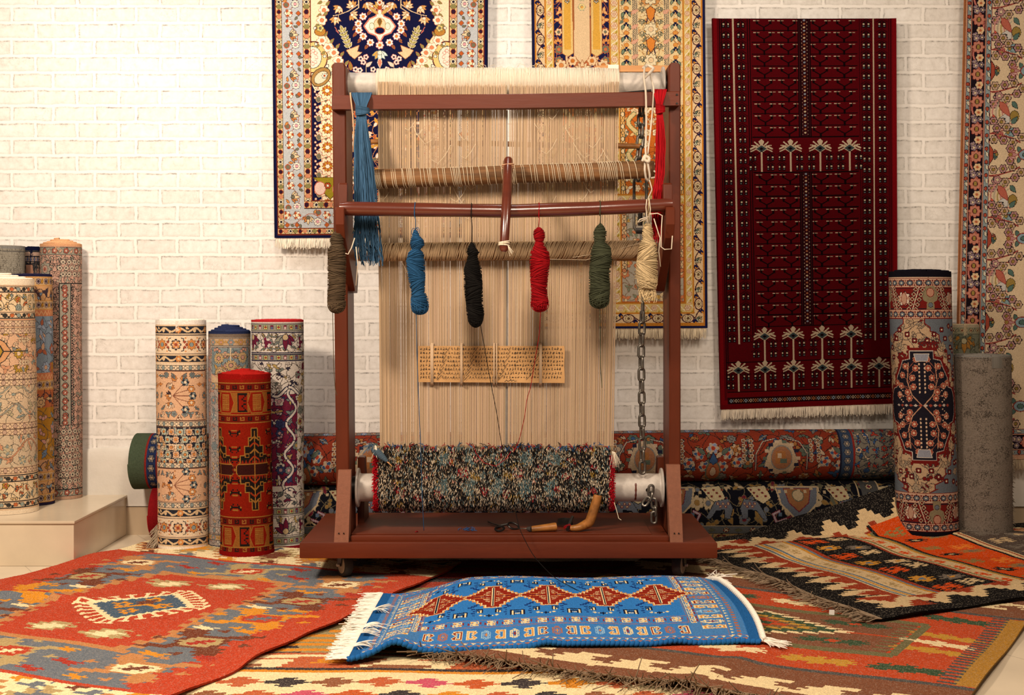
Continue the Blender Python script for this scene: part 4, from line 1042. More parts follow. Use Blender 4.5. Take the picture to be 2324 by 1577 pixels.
    P.line([(212, O+145), (212, O+170)], 2, vc); P.leaf(212, O+152, 18, 8, -.7, 'd8c8b0', '8a6a50', .8); P.leaf(178, O+160, 20, 8, -1.7, '9a7a3c', 'b3552c', .8)
    for k in range(9): P.ros(186+(k % 3)*18, O+178+(k//3)*16, 7, 6, IV, GD, 'b7606c', 1)
    P.clip = None
    P.a[:, P.W-P.W//2:] = P.a[:, :P.W//2][:, ::-1]
    P.clip = (fx0, 0, fx1, fy1)
    cy = O+60
    P.poly([(cx-34, cy), (cx-22, cy-16), (cx-8, cy-22), (cx, cy-44), (cx+8, cy-22), (cx+22, cy-16), (cx+34, cy), (cx+24, cy+14), (cx+8, cy+20), (cx, cy+34), (cx-8, cy+20), (cx-24, cy+14)], 'efe2cc', 'c87a64', 3)
    P.ell(cx, cy-2, 13, 16, 'e3cba0', 'b98a5a', 1.2); P.ell(cx, cy+10, 10, 7, NV, 'c2603c', 1.6); P.leaf(cx, cy-18, 18, 9, 1.57, '7a5a30', 'd0a04a', 1.2)
    for q in (-1, 1): P.ell(cx+q*18, cy, 5, 7, IV, '9aa070', 1.2); P.leaf(cx+q*4, cy-28, 26, 7, -1.57+q*.9, 'c8a860', 'a4663c', 1)
    P.palm(cx, O+14, 14, -1.57, ('d6b25a', IV, OR), '8a5a3c', 1.2); P.ros(cx, O+6, 7, 8, IV, OR, 'a4663c', 1)
    P.ros(cx, O+103, 9, 7, IV, 'd08a3c', 'b7606c', 1); P.palm(cx, O+124, 15, 1.57, ('d9e0d0', 'd6a24a', IV), '7a8a80', 1.2); P.leaf(cx, O+134, 20, 9, 1.57, 'd68a6a', IV, 1)
    P.clip = None
    return P

def chart_hang_gold():
    W, H = 392, 905; P = Chart(W, H, .62, 'e0c490')   # y=160 is the top of the picture
    NV, GO, CR, PK, DB, SG, LG, RST = '1f2248', 'c5832f', 'e4cc9c', 'cf8f62', '4a2430', '6f7a64', 'dcc89a', 'b5602c'
    P.rect(0, 0, W, H, NV); P.rect(5, 0, W-5, H-5, GO); O = 160
    def meander(x0, x1, y0, y1, vert):
        (P.rect(x0, y0, x1, y1, 'dfc294') if vert else P.rect(y0, x0, y1, x1, 'dfc294'))
        L = y1-y0; n = int(round(L/33.7)); m = (x0+x1)/2; w = x1-x0
        a = (m, y0) if vert else (y0, m); b = (m, y1) if vert else (y1, m)
        P.vine(*a, *b, w*.36, L/n*2, 2.4, DB, .0)
        for i in range(n):
            t = y0+(i+.5)*L/n; x, y = (m, t) if vert else (t, m)
            if i % 2: P.ell(x, y, w*.40 if vert else w*.56, w*.56 if vert else w*.40, 'dcbf96', DB, 1.8); P.ros(x, y, w*.32, 8, LG, '7a5a3c', '3a3428', 1)
            else: P.palm(x, y, w*.36, .9, (LG, 'cfd2b4', SG), '2c2e28', 1.1)
            q = w*.34*(1 if i % 2 else -1)
            x, y = (m+q, t+16) if vert else (t+16, m+q)
            P.ros(x, y, 5.5, 4, NV, None, None); P.leaf(x, y, 8, 4, 1.0, GO)
    def roseguard(x0, x1, y0, y1, vert=True):
        (P.rect(x0, y0, x1, y1, 'dcc27c') if vert else P.rect(y0, x0, y1, x1, 'dcc27c'))
        L = y1-y0; n = max(1, int(L/25)); m = (x0+x1)/2; w = x1-x0
        a = (m, y0) if vert else (y0, m); b = (m, y1) if vert else (y1, m)
        P.vine(*a, *b, w*.3, L/n, 1.6, 'efe4c8', 0)
        for i in range(n):
            t = y0+(i+.5)*L/n; x, y = (m, t) if vert else (t, m)
            P.ros(x, y, w*.36, 6, 'e2cba4', 'd9b89a', 'c07a54', 1.1)
            x, y = (m+w*.3, t+12) if vert else (t+12, m+w*.3); P.leaf(x, y, 9, 4, 2, 'b39a3c')
    meander(8, 28, 0, H-5, True); meander(W-29, W-9, 0, H-5, True)
    P.rect(28, 0, 31, H, GO); P.rect(W-32, 0, W-29, H, GO)
    roseguard(31, 46, 0, H-40); roseguard(W-47, W-32, 0, H-40)
    P.rect(46, 0, 49.5, H-58, GO); P.rect(W-50.5, 0, W-47, H-58, GO)
    fx0, fx1 = 49.5, W-50.5
    P.rect(fx0, 0, fx1, H-60, CR)
    def panel_navy(x0, x1, y0, y1):
        field(P, x0, y0, x1, y1, NV, [CR, 'd6a05c', 'e0b070', SG, 'c9764a'], 'b3643c', 23, 41, 1.3, True, True, 'rplr')
        m = (x0+x1)/2; w = (x1-x0)/2
        P.poly([(m-18, y1-44), (m-17, y0+60), (m-8, y0+20), (m, y0-20), (m+8, y0+20), (m+17, y0+60), (m+18, y1-44), (m, y1-26)], 'dec296', 'a4663c', 1.6)
        for k in range(9): P.ros(m, y0+30+k*22, 8, 6, 'e3cf8c', 'd9a04a', '7a8a7a', 1)
        for q in (-1, 1):
            xx = m+q*33; P.poly([(xx-12, y1-52), (xx-11, y0+110), (xx, y0+70), (xx+11, y0+110), (xx+12, y1-52), (xx, y1-44)], 'dfc07c', 'a4663c', 1.5)
            P.poly([(xx-8, y1-60), (xx-7, y0+125), (xx+7, y0+125), (xx+8, y1-60)], 'd8a848')
            for k in range(6): P.palm(xx, y0+112+k*16, 5, 1.57, ('ece2c4', 'ece2c4', 'c98a34'), '4a4a44', 1)
            P.line([(xx-3, y1-44), (xx, y1-20), (m+q*12, y1-4)], 4, 'dec296', 'a4663c', 1)
            P.ros(m+q*22, y1-34, 11, 6, 'e6c89a', 'c97a34', 'a4663c', 1.2); P.ros(m+q*48, y1-24, 13, 7, 'e3cba0', 'cf8a4c', 'a4663c', 1.2)
        P.palm(m, y1-20, 14, -1.57, ('dec296', 'e6d3a8', 'c98448'), 'a4663c', 1.2)
    def panel_cream(x0, x1, y0, y1):
        field(P, x0, y0, x1, y1, 'e3cc96', ['d8b068', SG, 'e6d3a4', 'd59a5c'], 'b0804c', 22, 42, 1.1, True, True, 'lpls')
        m = (x0+x1)/2
        for q in (-1, 1):
            P.rect(m+q*36-7, y0, m+q*36+7, y1, 'dcc498')
            for k in range(3): P.vine(m+q*36-4+k*4, y0, m+q*36-4+k*4, y1, .8, 5, 1.4, '4c4a44')
            for k in range(int((y1-y0)/34)): P.leaf(m+q*36-8, y0+20+k*34, 17, 7, -.5, 'd9a98c', 'c98a6c', 1)
            for k in range(int((y1-y0)/28)):
                P.palm(m+q*20, y0+12+k*28, 7, 1.57, ('b9b08a', 'd9c08c', CR), '3d4438', 1.2)
                for z in range(3): P.ell(m+q*(56+4*(z-1)), y0+18+k*28+(3 if z != 1 else -2), 2.9, 3.4, '1e2140')
                P.ell(m+q*56, y0+10+k*28, 5, 4, 'd99a4c', 'b3642c', .8); P.leaf(m+q*62, y0+20+k*28, 12, 6, 1.2 if q > 0 else 1.9, '7a8a70', '2f3a34', 1.2); P.leaf(m+q*50, y0+20+k*28, 11, 5, 1.9 if q > 0 else 1.2, '8a9478', '2f3a34', 1.1)
        for k in range(int((y1-y0)/70)+1):
            y = y0+16+k*70
            P.ros(m, y, 15, 8, 'e8d8ae', 'e6c89a', '3a3a34', 1.3); P.poly([(m-10, y+26), (m, y+18), (m+10, y+26), (m+7, y+42), (m, y+52), (m-7, y+42)], 'd98a3c', DB, 1.4); P.line([(m-7, y+44), (m-10, y+56)], 2.4, '3a2a40'); P.line([(m+7, y+44), (m+10, y+56)], 2.4, '3a2a40')
    xm0, xm1 = 176, 197
    panel_navy(fx0, xm0, -30, O+172); roseguard(xm0, xm1, 0, H-60); P.rect(xm0-1, 0, xm0+1.5, H-60, GO); P.rect(xm1-1.5, 0, xm1+1, H-60, GO)
    panel_cream(xm1+1, fx1, 0, O+215)
    def rowg(y): P.rect(fx0, y, fx1, y+3, GO); roseguard(y+3, y+20, fx0, fx1, False); P.rect(fx0, y+20, fx1, y+23, GO)
    # second row: orange ground flower panels with a zigzag base
    def panel_or(x0, x1, y0, y1):
        field(P, x0, y0, x1, y1, 'c9702a', ['ecdcb4', CR, 'e6c07c', SG], '8a4424', 24, 43, 1.2, True, True, 'rrlp')
        P.vine((x0+x1)/2-40, y0+20, (x0+x1)/2-40, y1-30, 14, 74, 8, 'dcc488', 0, '6f7a4a', 1.4); P.vine((x0+x1)/2+40, y0+20, (x0+x1)/2+40, y1-30, -14, 74, 8, 'dcc488', 0, '6f7a4a', 1.4)
        b_chain_v(P, x0, x0+11, y0, y1, 'e0b068', '4a4434', CR, 14); b_chain_v(P, x1-11, x1, y0, y1, 'e0b068', '4a4434', CR, 14)
    panel_or(fx0, xm0-1, O+195, O+440); panel_or(xm1+1, fx1, O+238, O+440); rowg(O+172) if False else None
    P.rect(fx0, O+172, xm0-1, O+175, GO); roseguard(O+175, O+192, fx0, xm0-1, False); rowg(O+440)
    def panel_grey(x0, x1, y0, y1):
        field(P, x0, y0, x1, y1, 'b9b09a', ['d98a5c', CR, 'dcb45c', '8a9478'], '8a6a4a', 25, 44, 1.2, True, True, 'rlrp')
        for k in range(9): P.ros(x1-38+10*math.sin(k), y1-20-k*16, 9, 5, 'd9804c', CR, 'a4663c', 1)
        b_chain_v(P, x0, x0+13, y0, y0+(y1-y0)*.7, 'e0c090', '3d3a34', PK, 13); b_chain_v(P, x1-13, x1, y0, y0+(y1-y0)*.7, 'e0c090', '3d3a34', PK, 13)
        P.frame(x0, y0, x1, y1, 2, RST)
    panel_grey(fx0, xm0-1, O+464, O+686); panel_grey(xm1+1, fx1, O+464, O+686)
    P.rect(fx0-3, O+686, fx1+3, O+689, GO); roseguard(O+689, O+708, 31, W-31, False); P.rect(28, O+708, W-28, O+711, GO)
    meander(O+712, O+733, 26, W-26, False)
    P.rect(5, H-12, W-5, H-5, GO)
    P.rect(0, H-5, W, H, NV)
    return P

def chart_hang_red():
    W, H = 408, 884; P = Chart(W, H, .74, '5e0b12')
    RD, BK, IV, DR = '5a0710', '160508', 'c4b192', '4a0a0f'
    P.rect(0, 0, W, H, '7c0c14'); P.rect(9, 0, W-9, H-20, RD)
    for x in (14, 18, W-17, W-13): P.rect(x, 0, x+1.6, H-46, BK)
    for x in (76, 81, W-82, W-77): P.rect(x, 0, x+1.6, H-160, BK)
    def cactus(x, y, w=9):
        P.poly([(x-w, y+8), (x-w, y-4), (x-w*.4, y-9), (x, y-11), (x+w*.4, y-9), (x+w, y-4), (x+w, y+8)], '2e080c'); 
        P.line([(x-w-3, y-6), (x, y-14), (x+w+3, y-6)], 1.3, BK)
        for q in (-1, 1):
            P.rect(x+q*5.2-2.6, y-5, x+q*5.2+2.8, y+6, BK); P.rect(x+q*5.4-1.8, y-3, x+q*5.4+2.0, y+1, IV); P.rect(x+q*5.4-1.8, y+3.5, x+q*5.4+1.6, y+5.5, '6f7a78')
        P.rect(x-.6, y-8, x+.8, y+6, RD)
    ys = np.linspace(8, 672, 29)
    for y in list(ys)+[696, 720]:
        for x in (29, 62, W-66, W-31): cactus(x, y+6)
    for x in (45, W-50): P.rect(x-1.5, 0, x+1.7, 738, IV)
    P.rect(84, 272, W-84, 346, RD); 
    def tree(x, y):
        P.line([(x, y), (x, y+56)], 4, IV)
        for q in (-1, 1):
            P.line([(x, y-2), (x+q*8, y-9), (x+q*15, y-15)], 3.2, IV); P.line([(x, y-6), (x+q*5, y-16)], 3.0, IV)
            P.line([(x, y), (x+q*14, y-5), (x+q*24, y)], 3.8, IV); P.line([(x+q*8, y-1), (x+q*24, y+6)], 2.6, IV); P.line([(x+q*10, y-6), (x+q*22, y-8)], 2.4, IV)
        P.poly([(x-4, y-10), (x-4, y-19), (x, y-22), (x+4, y-19), (x+4, y-10)], IV); P.dia(x, y, 12, 8, '3f4a4a', IV, 1.5); P.dia(x, y, 5, 3.6, BK)
        P.line([(x-13, y+16), (x, y+5), (x+13, y+16)], 1.2, BK)
    for x in (104, 170, 237, 303):
        for q in (-1, 1):
            for k in (0, 1): cactus(x+q*20, 316+k*22, 8)
        tree(x, 296)
    for y0, y1 in ((0, 270), (350, 700)):
        P.rect(86, y0, W-86, y1, RD)
        n = int(round((y1-y0)/27.6)) if y0 == 0 else 13
        h = (y1-y0)/n
        for j in range(n):
            y = y0+j*h; P.rect(86, y-1, W-86, y+1.2, BK)
            for x in (114, 168, W-168-1, W-114-1):
                P.line([(x-15, y+5), (x-15, y+11), (x-9, y+15), (x, y+h-7), (x+9, y+15), (x+15, y+11), (x+15, y+5)], 2.6, BK); P.line([(x-15, y+5), (x-15, y+11)], 5, BK); P.line([(x+15, y+5), (x+15, y+11)], 5, BK); P.line([(x, y+h-7), (x, y+h)], 4.6, BK)
                for q in (-1, 1): P.rect(x+q*17-7, y+4, x+q*17-1, y+6, IV); P.rect(x+q*17+1, y+4, x+q*17+7, y+6, 'a58a70')
        P.rect(W/2-14, y0, W/2+13, y1, '3a1216')
        for x in (W/2-14, W/2-9, W/2+8, W/2+13): P.rect(x-.6, y0, x+1, y1, BK)
        for k in range(int((y1-y0)/8)):
            y = y0+4+k*8; P.ell(W/2, y, 2.6, 2, ('8a949c', 'a86a44', 'c9b38e')[k % 3], None); P.rect(W/2-7, y+3, W/2-5, y+4.6, 'b39a80'); P.rect(W/2+5, y+3, W/2+7, y+4.6, 'b39a80')
        P.rect(84, y1-1.5, W-84, y1+1, BK); P.rect(84, y0-2, W-84, y0+.5, BK)
    P.rect(16, 700, W-16, 702, BK) if False else None
    for x in (104, 170, 237, 303):
        for q in (-1, 1):
            for k in (0, 1): cactus(x+q*20, 740+k*22, 8)
        tree(x, 722)
    P.rect(16, 778, W-16, 779.6, BK)
    P.rect(16, 784, W-16, 850, RD)
    for x in (42, 104, 170, 237, 303, 366):
        for q in (-1, 1):
            for k in (0, 1): cactus(x+q*18, 812+k*20, 7)
        tree(x, 797)
    P.rect(16, 845, W-16, 847, BK); P.rect(14, 847, W-14, 858, '6e0a12'); P.rect(16, 858, W-16, 873, '2c0a0e')
    for k in range(33):
        x = 24+k*11.3; P.ros(x, 865.5, 4, 4, ('8a949c', 'b39a80', 'a86a44')[k % 3], BK, None); P.rect(x+5, 862, x+6.4, 863.6, IV); P.rect(x+5, 867, x+6.4, 868.6, IV)
    P.rect(0, 874, W, H, '6e0a12')
    return P

def chart_hang_ivory():              # at the right edge of the room; y=160 is the top of the picture
    W, H = 420, 1200; P = Chart(W, H, .55, 'dcc9a6')
    OR, BL, DK, PK, IV, TL, RD, OC = 'b5744a', '8b9896', '241a20', 'c08070', 'd6c09c', '5a7468', '8a3c34', '9a8244'
    P.rect(0, 0, W, H, OR); P.rect(3, 0, W-3, H-5, 'c9a080')
    def guard(x0, x1, y0, y1, vert=True):
        (P.rect(x0, y0, x1, y1, BL) if vert else P.rect(y0, x0, y1, x1, BL))
        L = y1-y0; n = int(L/30); m = (x0+x1)/2
        for i in range(n):
            t = y0+(i+.5)*L/n; x, y = (m, t) if vert else (t, m)
            P.ell(x, y, 3.4, 3.8, 'a8503c', DK, 1.2)
            x, y = (m, t+9) if vert else (t+9, m); P.leaf(x, y-2, 12, 6, 1.3 if vert else .3, 'cfc8ae', DK, 1.1)
        (P.rect(x0, y0, x0+1.4, y1, RD), P.rect(x1-1.4, y0, x1, y1, RD)) if vert else (P.rect(y0, x0, y1, x0+1.4, RD), P.rect(y0, x1-1.4, y1, x1, RD))
    def main(x0, x1, y0, y1, vert=True):
        (P.rect(x0, y0, x1, y1, DK) if vert else P.rect(y0, x0, y1, x1, DK))
        L = y1-y0; n = int(L/60); m = (x0+x1)/2; w = x1-x0
        a = (m, y0) if vert else (y0, m); b = (m, y1) if vert else (y1, m)
        P.vine(*a, *b, w*.38, L/n*2, 3, PK, 0, RD, 1)
        for i in range(n):
            t = y0+(i+.3)*L/n; f = (lambda u, v: (m+v, u)) if vert else (lambda u, v: (u, m+v))
            x, y = f(t, 0); P.ros(x, y, 14, 8, 'c0826a', OC, RD, 1.4); P.ell(x, y, 4, 5, OC, DK, 1)
            x, y = f(t+24, 4); P.ros(x, y, 8, 6, 'd9b88a', 'b56a44', IV, 1); x, y = f(t-20, -5); P.ros(x, y, 7.4, 5, '9a8488', IV, DK, 1.2)
            x, y = f(t+36, -7); P.ros(x, y, 7.4, 5, '9a8488', IV, DK, 1.2); x, y = f(t+40, 8); P.ros(x, y, 6.6, 5, '8c7a80', IV, DK, 1.2)
    b = H-5
    P.rect(0, H-62, W, H, 'c9a080'); guard(b-17, b-5, 4, W-4, False); main(b-50, b-18, 16, W-16, False); guard(b-64, b-51, 50, W-50, False)
    guard(5, 16, 0, b-5); main(17, 49, 0, b-18); guard(50, 63, 0, b-51)
    fx, fy = 63, b-64
    P.rect(63, 0, W, fy, IV)
    O = 160
    P.clip = (fx, 0, W, fy)
    for j in range(-1, 7):
        y = O-30+j*190
        for s in (-1, 1):
            yy = y+s*48
            P.line([(fx, yy), (fx+22, yy-s*2), (fx+56, yy-s*12), (fx+70, yy-s*20)], 2.4, RD, PK, .6); P.line([(fx, yy), (fx+30, yy+s*6), (fx+70, yy+s*6)], 2.2, RD)
            for (dx, dy) in ((10, -14), (32, -16), (54, -20), (16, 12), (38, 14), (60, 4), (26, 26), (8, 28), (48, -34), (74, -8)):
                P.ros(fx+dx, yy+s*dy, 9, 6, 'c2a48a' if dx % 4 else 'b58a84', OC, DK, 1.8)
            P.leaf(fx+50, yy+s*22, 20, 10, s*.9, TL, DK, 1.2); P.leaf(fx+66, yy-s*30, 18, 8, -s*1.2, TL, DK, 1.2)
        P.palm(fx+52, y, 13, 0, ('b98a84', 'c9a098', OC), RD, 1.2); P.palm(fx+14, y, 10, 3.1, (TL, 'a9644c', OC), DK, 1.2); P.ell(fx+84, y, 15, 11, '8aa0a4', RD, 2); P.ell(fx+84, y, 7, 5, TL, DK, 1)
        P.poly([(fx, y-22), (fx+8, y-10), (fx+8, y+10), (fx, y+22)], 'a5503c', DK, 1.4)
        # a bird with a long curved tail between the sprays
        yb = y+95
        for k in range(5):
            rr = 24+k*7
            pts = [(fx+62+rr*math.cos(t)*1.1, yb+rr*math.sin(t)*.9) for t in np.linspace(1.9, 4.0, 9)]
            P.line(pts, 3.4, ('b3a68c', 'c08a7c', 'a89458')[k % 3])
        P.poly([(fx+20, yb+14), (fx+34, yb+4), (fx+46, yb+2), (fx+44, yb+22), (fx+30, yb+26)], 'c9c4b8', '8a8478', 1.4); P.ell(fx+34, yb+14, 1.8, 1.8, '3a3a3a')
        P.leaf(fx+22, yb-24, 40, 15, .95, 'b86a56', RD, 1.4); P.leaf(fx+12, yb+20, 16, 9, -1.9, 'c9604c', RD, 1); P.ell(fx+56, yb+8, 10, 12, '9a8244', DK, 1)
        P.palm(fx+44, yb+46, 13, .6, ('8aa0a0', 'a8b4ac', OC), '3a4a4a', 1.2); P.ros(fx+24, yb+52, 9, 8, 'a9605c', OC, RD, 1)
        P.leaf(fx+8, yb+44, 16, 7, .4, TL, DK, 1.2); P.leaf(fx+14, yb-44, 14, 8, 1.4, TL, DK, 1.2); P.ros(fx+20, yb-38, 9, 5, 'b58a84', IV, DK, 1.4)
    field(P, fx+104, 0, W, fy, IV, [TL, 'b98a84', OC, '9aa8a4', 'a9605c'], '5a3a34', 30, 51, 1.4)
    P.clip = None
    return P

def smooth2(a, n):
    for _ in range(n): a = (a+np.roll(a, 1, 0)+np.roll(a, -1, 0)+np.roll(a, 1, 1)+np.roll(a, -1, 1))/5
    return a
# ---------------------------------------------------------------- materials
def s2l(c):
    c = np.asarray(c, float)/255.0
    return np.where(c <= .04045, c/12.92, ((c+.055)/1.055)**2.4)
def nmat(name):
    m = bpy.data.materials.new(name); m.use_nodes = True
    nt = m.node_tree; return m, nt, nt.nodes['Principled BSDF'], nt.nodes, nt.links
def noise(N, L, vec, scale, detail=4, rough=.6):
    n = N.new('ShaderNodeTexNoise'); n.inputs['Scale'].default_value = scale; n.inputs['Detail'].default_value = detail; n.inputs['Roughness'].default_value = rough
    if vec is not None: L.new(vec, n.inputs['Vector'])
    return n
def ramp(N, L, fac, stops):
    r = N.new('ShaderNodeValToRGB'); e = r.color_ramp.elements
    while len(e) < len(stops): e.new(.5)
    for k, (p, c) in zip(e, stops):
        k.position = p; k.color = (*c, 1) if len(c) == 3 else c
    L.new(fac, r.inputs[0]); return r
def bump(N, L, h, strength, dist, b):
    u = N.new('ShaderNodeBump'); u.inputs['Strength'].default_value = strength; u.inputs['Distance'].default_value = dist
    L.new(h, u.inputs['Height']); L.new(u.outputs[0], b.inputs['Normal']); return u
def mix(N, L, f, a, b, mode='MIX'):
    m = N.new('ShaderNodeMix'); m.data_type = 'RGBA'; m.blend_type = mode
    for k, v in ((0, f), (6, a), (7, b)):
        if hasattr(v, 'links'): L.new(v, m.inputs[k])
        else: m.inputs[k].default_value = v if k == 0 else (*v, 1) if len(v) == 3 else v
    return m.outputs[2]
def knot_mat(name, rough=.95, spec=.04, bs=.35, bd=.0015, scale=650, sheen=0.0):
    """yarn: every knot or strand carries its own dyed colour"""
    m, nt, b, N, L = nmat(name)
    a = N.new('ShaderNodeAttribute'); a.attribute_name = 'knot'; L.new(a.outputs['Color'], b.inputs['Base Color'])
    b.inputs['Roughness'].default_value = rough; b.inputs['Specular IOR Level'].default_value = spec
    b.inputs['Sheen Weight'].default_value = sheen; b.inputs['Sheen Roughness'].default_value = .6
    tc = N.new('ShaderNodeTexCoord'); n = noise(N, L, tc.outputs['Object'], scale, 2); bump(N, L, n.outputs['Fac'], bs, bd, b)
    return m
def plain_mat(name, c, rough=.5, metal=0.0, spec=.5, var=.12, scale=14, bs=.15, bd=.002, bscale=60, stretch=None, coat=0):
    m, nt, b, N, L = nmat(name)
    tc = N.new('ShaderNodeTexCoord'); vec = tc.outputs['Object']
    if stretch:
        mp = N.new('ShaderNodeMapping'); mp.inputs['Scale'].default_value = stretch; L.new(vec, mp.inputs[0]); vec = mp.outputs[0]
    n = noise(N, L, vec, scale, 6, .65); c = s2l(hx(c))
    r = ramp(N, L, n.outputs['Fac'], [(.25, tuple(c*(1-var*2))), (.5, tuple(c)), (.78, tuple(np.minimum(c*(1+var*2), 1)))])
    L.new(r.outputs[0], b.inputs['Base Color']); b.inputs['Roughness'].default_value = rough; b.inputs['Metallic'].default_value = metal
    b.inputs['Specular IOR Level'].default_value = spec; b.inputs['Coat Weight'].default_value = coat; b.inputs['Coat Roughness'].default_value = .25
    n2 = noise(N, L, vec, bscale, 3); bump(N, L, n2.outputs['Fac'], bs, bd, b)
    return m
M = {}
M['pile'] = knot_mat('knotted_wool', bs=.5, bd=.002, scale=500)
M['flat'] = knot_mat('flat_woven_wool', bs=.6, bd=.002, scale=700)
M['yarn'] = knot_mat('spun_yarn', .85, .1, .3, .0008, 900)
M['cotton'] = knot_mat('cotton_thread', .8, .12, .2, .0004, 900)
M['paint'] = plain_mat('red_brown_paint', '5a2510', .42, 0, .28, .10, 9, .35, .0016, 40, (1, 1, .35), 0)
M['paint_h'] = plain_mat('red_brown_paint_along', '5d2611', .45, 0, .28, .12, 9, .35, .0016, 40, (.25, 1, 1.6), 0)
M['primer'] = plain_mat('pink_brown_paint', '82523c', .55, 0, .35, .08, 60, .6, .001, 260)
M['pole'] = plain_mat('varnished_brown_pole', '5a2413', .22, 0, .6, .14, 12, .25, .002, 30, (.3, 1, 1), .5)
M['wood'] = plain_mat('bare_wood', '6f4d2e', .65, 0, .25, .42, 34, .8, .004, 50, (.07, 1, 1))
M['pine'] = plain_mat('light_wood', 'b98450', .55, 0, .35, .16, 18, .3, .002, 30, (.1, 1, 1))
M['handle'] = plain_mat('olive_wood_handle', '94602c', .42, 0, .4, .30, 60, .4, .001, 80, (.25, 1, .5), .1)
M['silver'] = plain_mat('silver_painted_steel', 'bdb5ab', .5, .12, .5, .09, 34, .4, .001, 80)
M['chain'] = plain_mat('galvanised_steel', '6f6a62', .38, .9, .5, .2, 60, .2, .0006, 200)
M['iron'] = plain_mat('dark_iron', '2a2624', .35, .7, .5, .2, 60, .2, .0006, 200)
M['rubber'] = plain_mat('grey_rubber', '35312e', .7, 0, .3, .1, 40, .2, .0006, 200)
M['hub'] = plain_mat('cream_plastic', 'a79a86', .5, 0, .4, .06, 40, .1, .0004, 200)
M['white'] = plain_mat('white_plastic', 'e8e4dc', .4, 0, .5, .02, 40, .1, .0004, 200)
M['paper'] = plain_mat('aged_paper', 'b98f5e', .8, 0, .2, .10, 12, .3, .001, 60)
M['ink'] = plain_mat('black_ink', '1e1a18', .6, 0, .3, .05, 40, .1, .0002, 200)
M['back'] = plain_mat('carpet_backing', '8a7358', .95, 0, .1, .1, 60, .5, .001, 300)

# ---------------------------------------------------------------- mesh tools
def link(o, parent=None):
    scene.collection.objects.link(o)
    if parent is not None: o.parent = parent
    return o
def tag(o, label=None, cat=None, group=None, kind=None):
    if label: o['label'] = label
    if cat: o['category'] = cat
    if group: o['group'] = group
    if kind: o['kind'] = kind
    return o
def thing(name, label, cat, loc=(0, 0, 0), group=None):
    o = bpy.data.objects.new(name, None); o.empty_display_size = .05; o.location = loc; link(o)
    return tag(o, label, cat, group)
def raw_mesh(name, V, faces, mat, parent=None, cols=None, smooth=True):
    """faces: list of (m, k) index arrays; cols: (total faces, 3) linear"""
    me = bpy.data.meshes.new(name); V = np.asarray(V, np.float32)
    if parent is not None:
        V = V-np.array(root_loc(parent), np.float32)
    faces = [np.asarray(f, np.int32) for f in faces if len(f)]
    nl = sum(f.size for f in faces); nf = sum(len(f) for f in faces)
    me.vertices.add(len(V)); me.vertices.foreach_set('co', V.ravel()); me.loops.add(nl); me.polygons.add(nf)
    me.loops.foreach_set('vertex_index', np.concatenate([f.ravel() for f in faces]))
    tot = np.concatenate([np.full(len(f), f.shape[1], np.int32) for f in faces])
    me.polygons.foreach_set('loop_start', np.concatenate([[0], np.cumsum(tot)[:-1]]).astype(np.int32))
    me.polygons.foreach_set('loop_total', tot)
    me.polygons.foreach_set('use_smooth', np.full(nf, bool(smooth)))
    me.update(calc_edges=True)
    if cols is not None:
        a = me.attributes.new('knot', 'FLOAT_COLOR', 'FACE')
        c = np.ones((nf, 4), np.float32); c[:, :3] = np.clip(cols, 0, 1); a.data.foreach_set('color', c.ravel())
    me.materials.append(mat)
    o = bpy.data.objects.new(name, me); return link(o, parent)
def root_loc(p):
    l = Vector((0, 0, 0))
    while p is not None: l = l+p.location; p = p.parent
    return tuple(l)
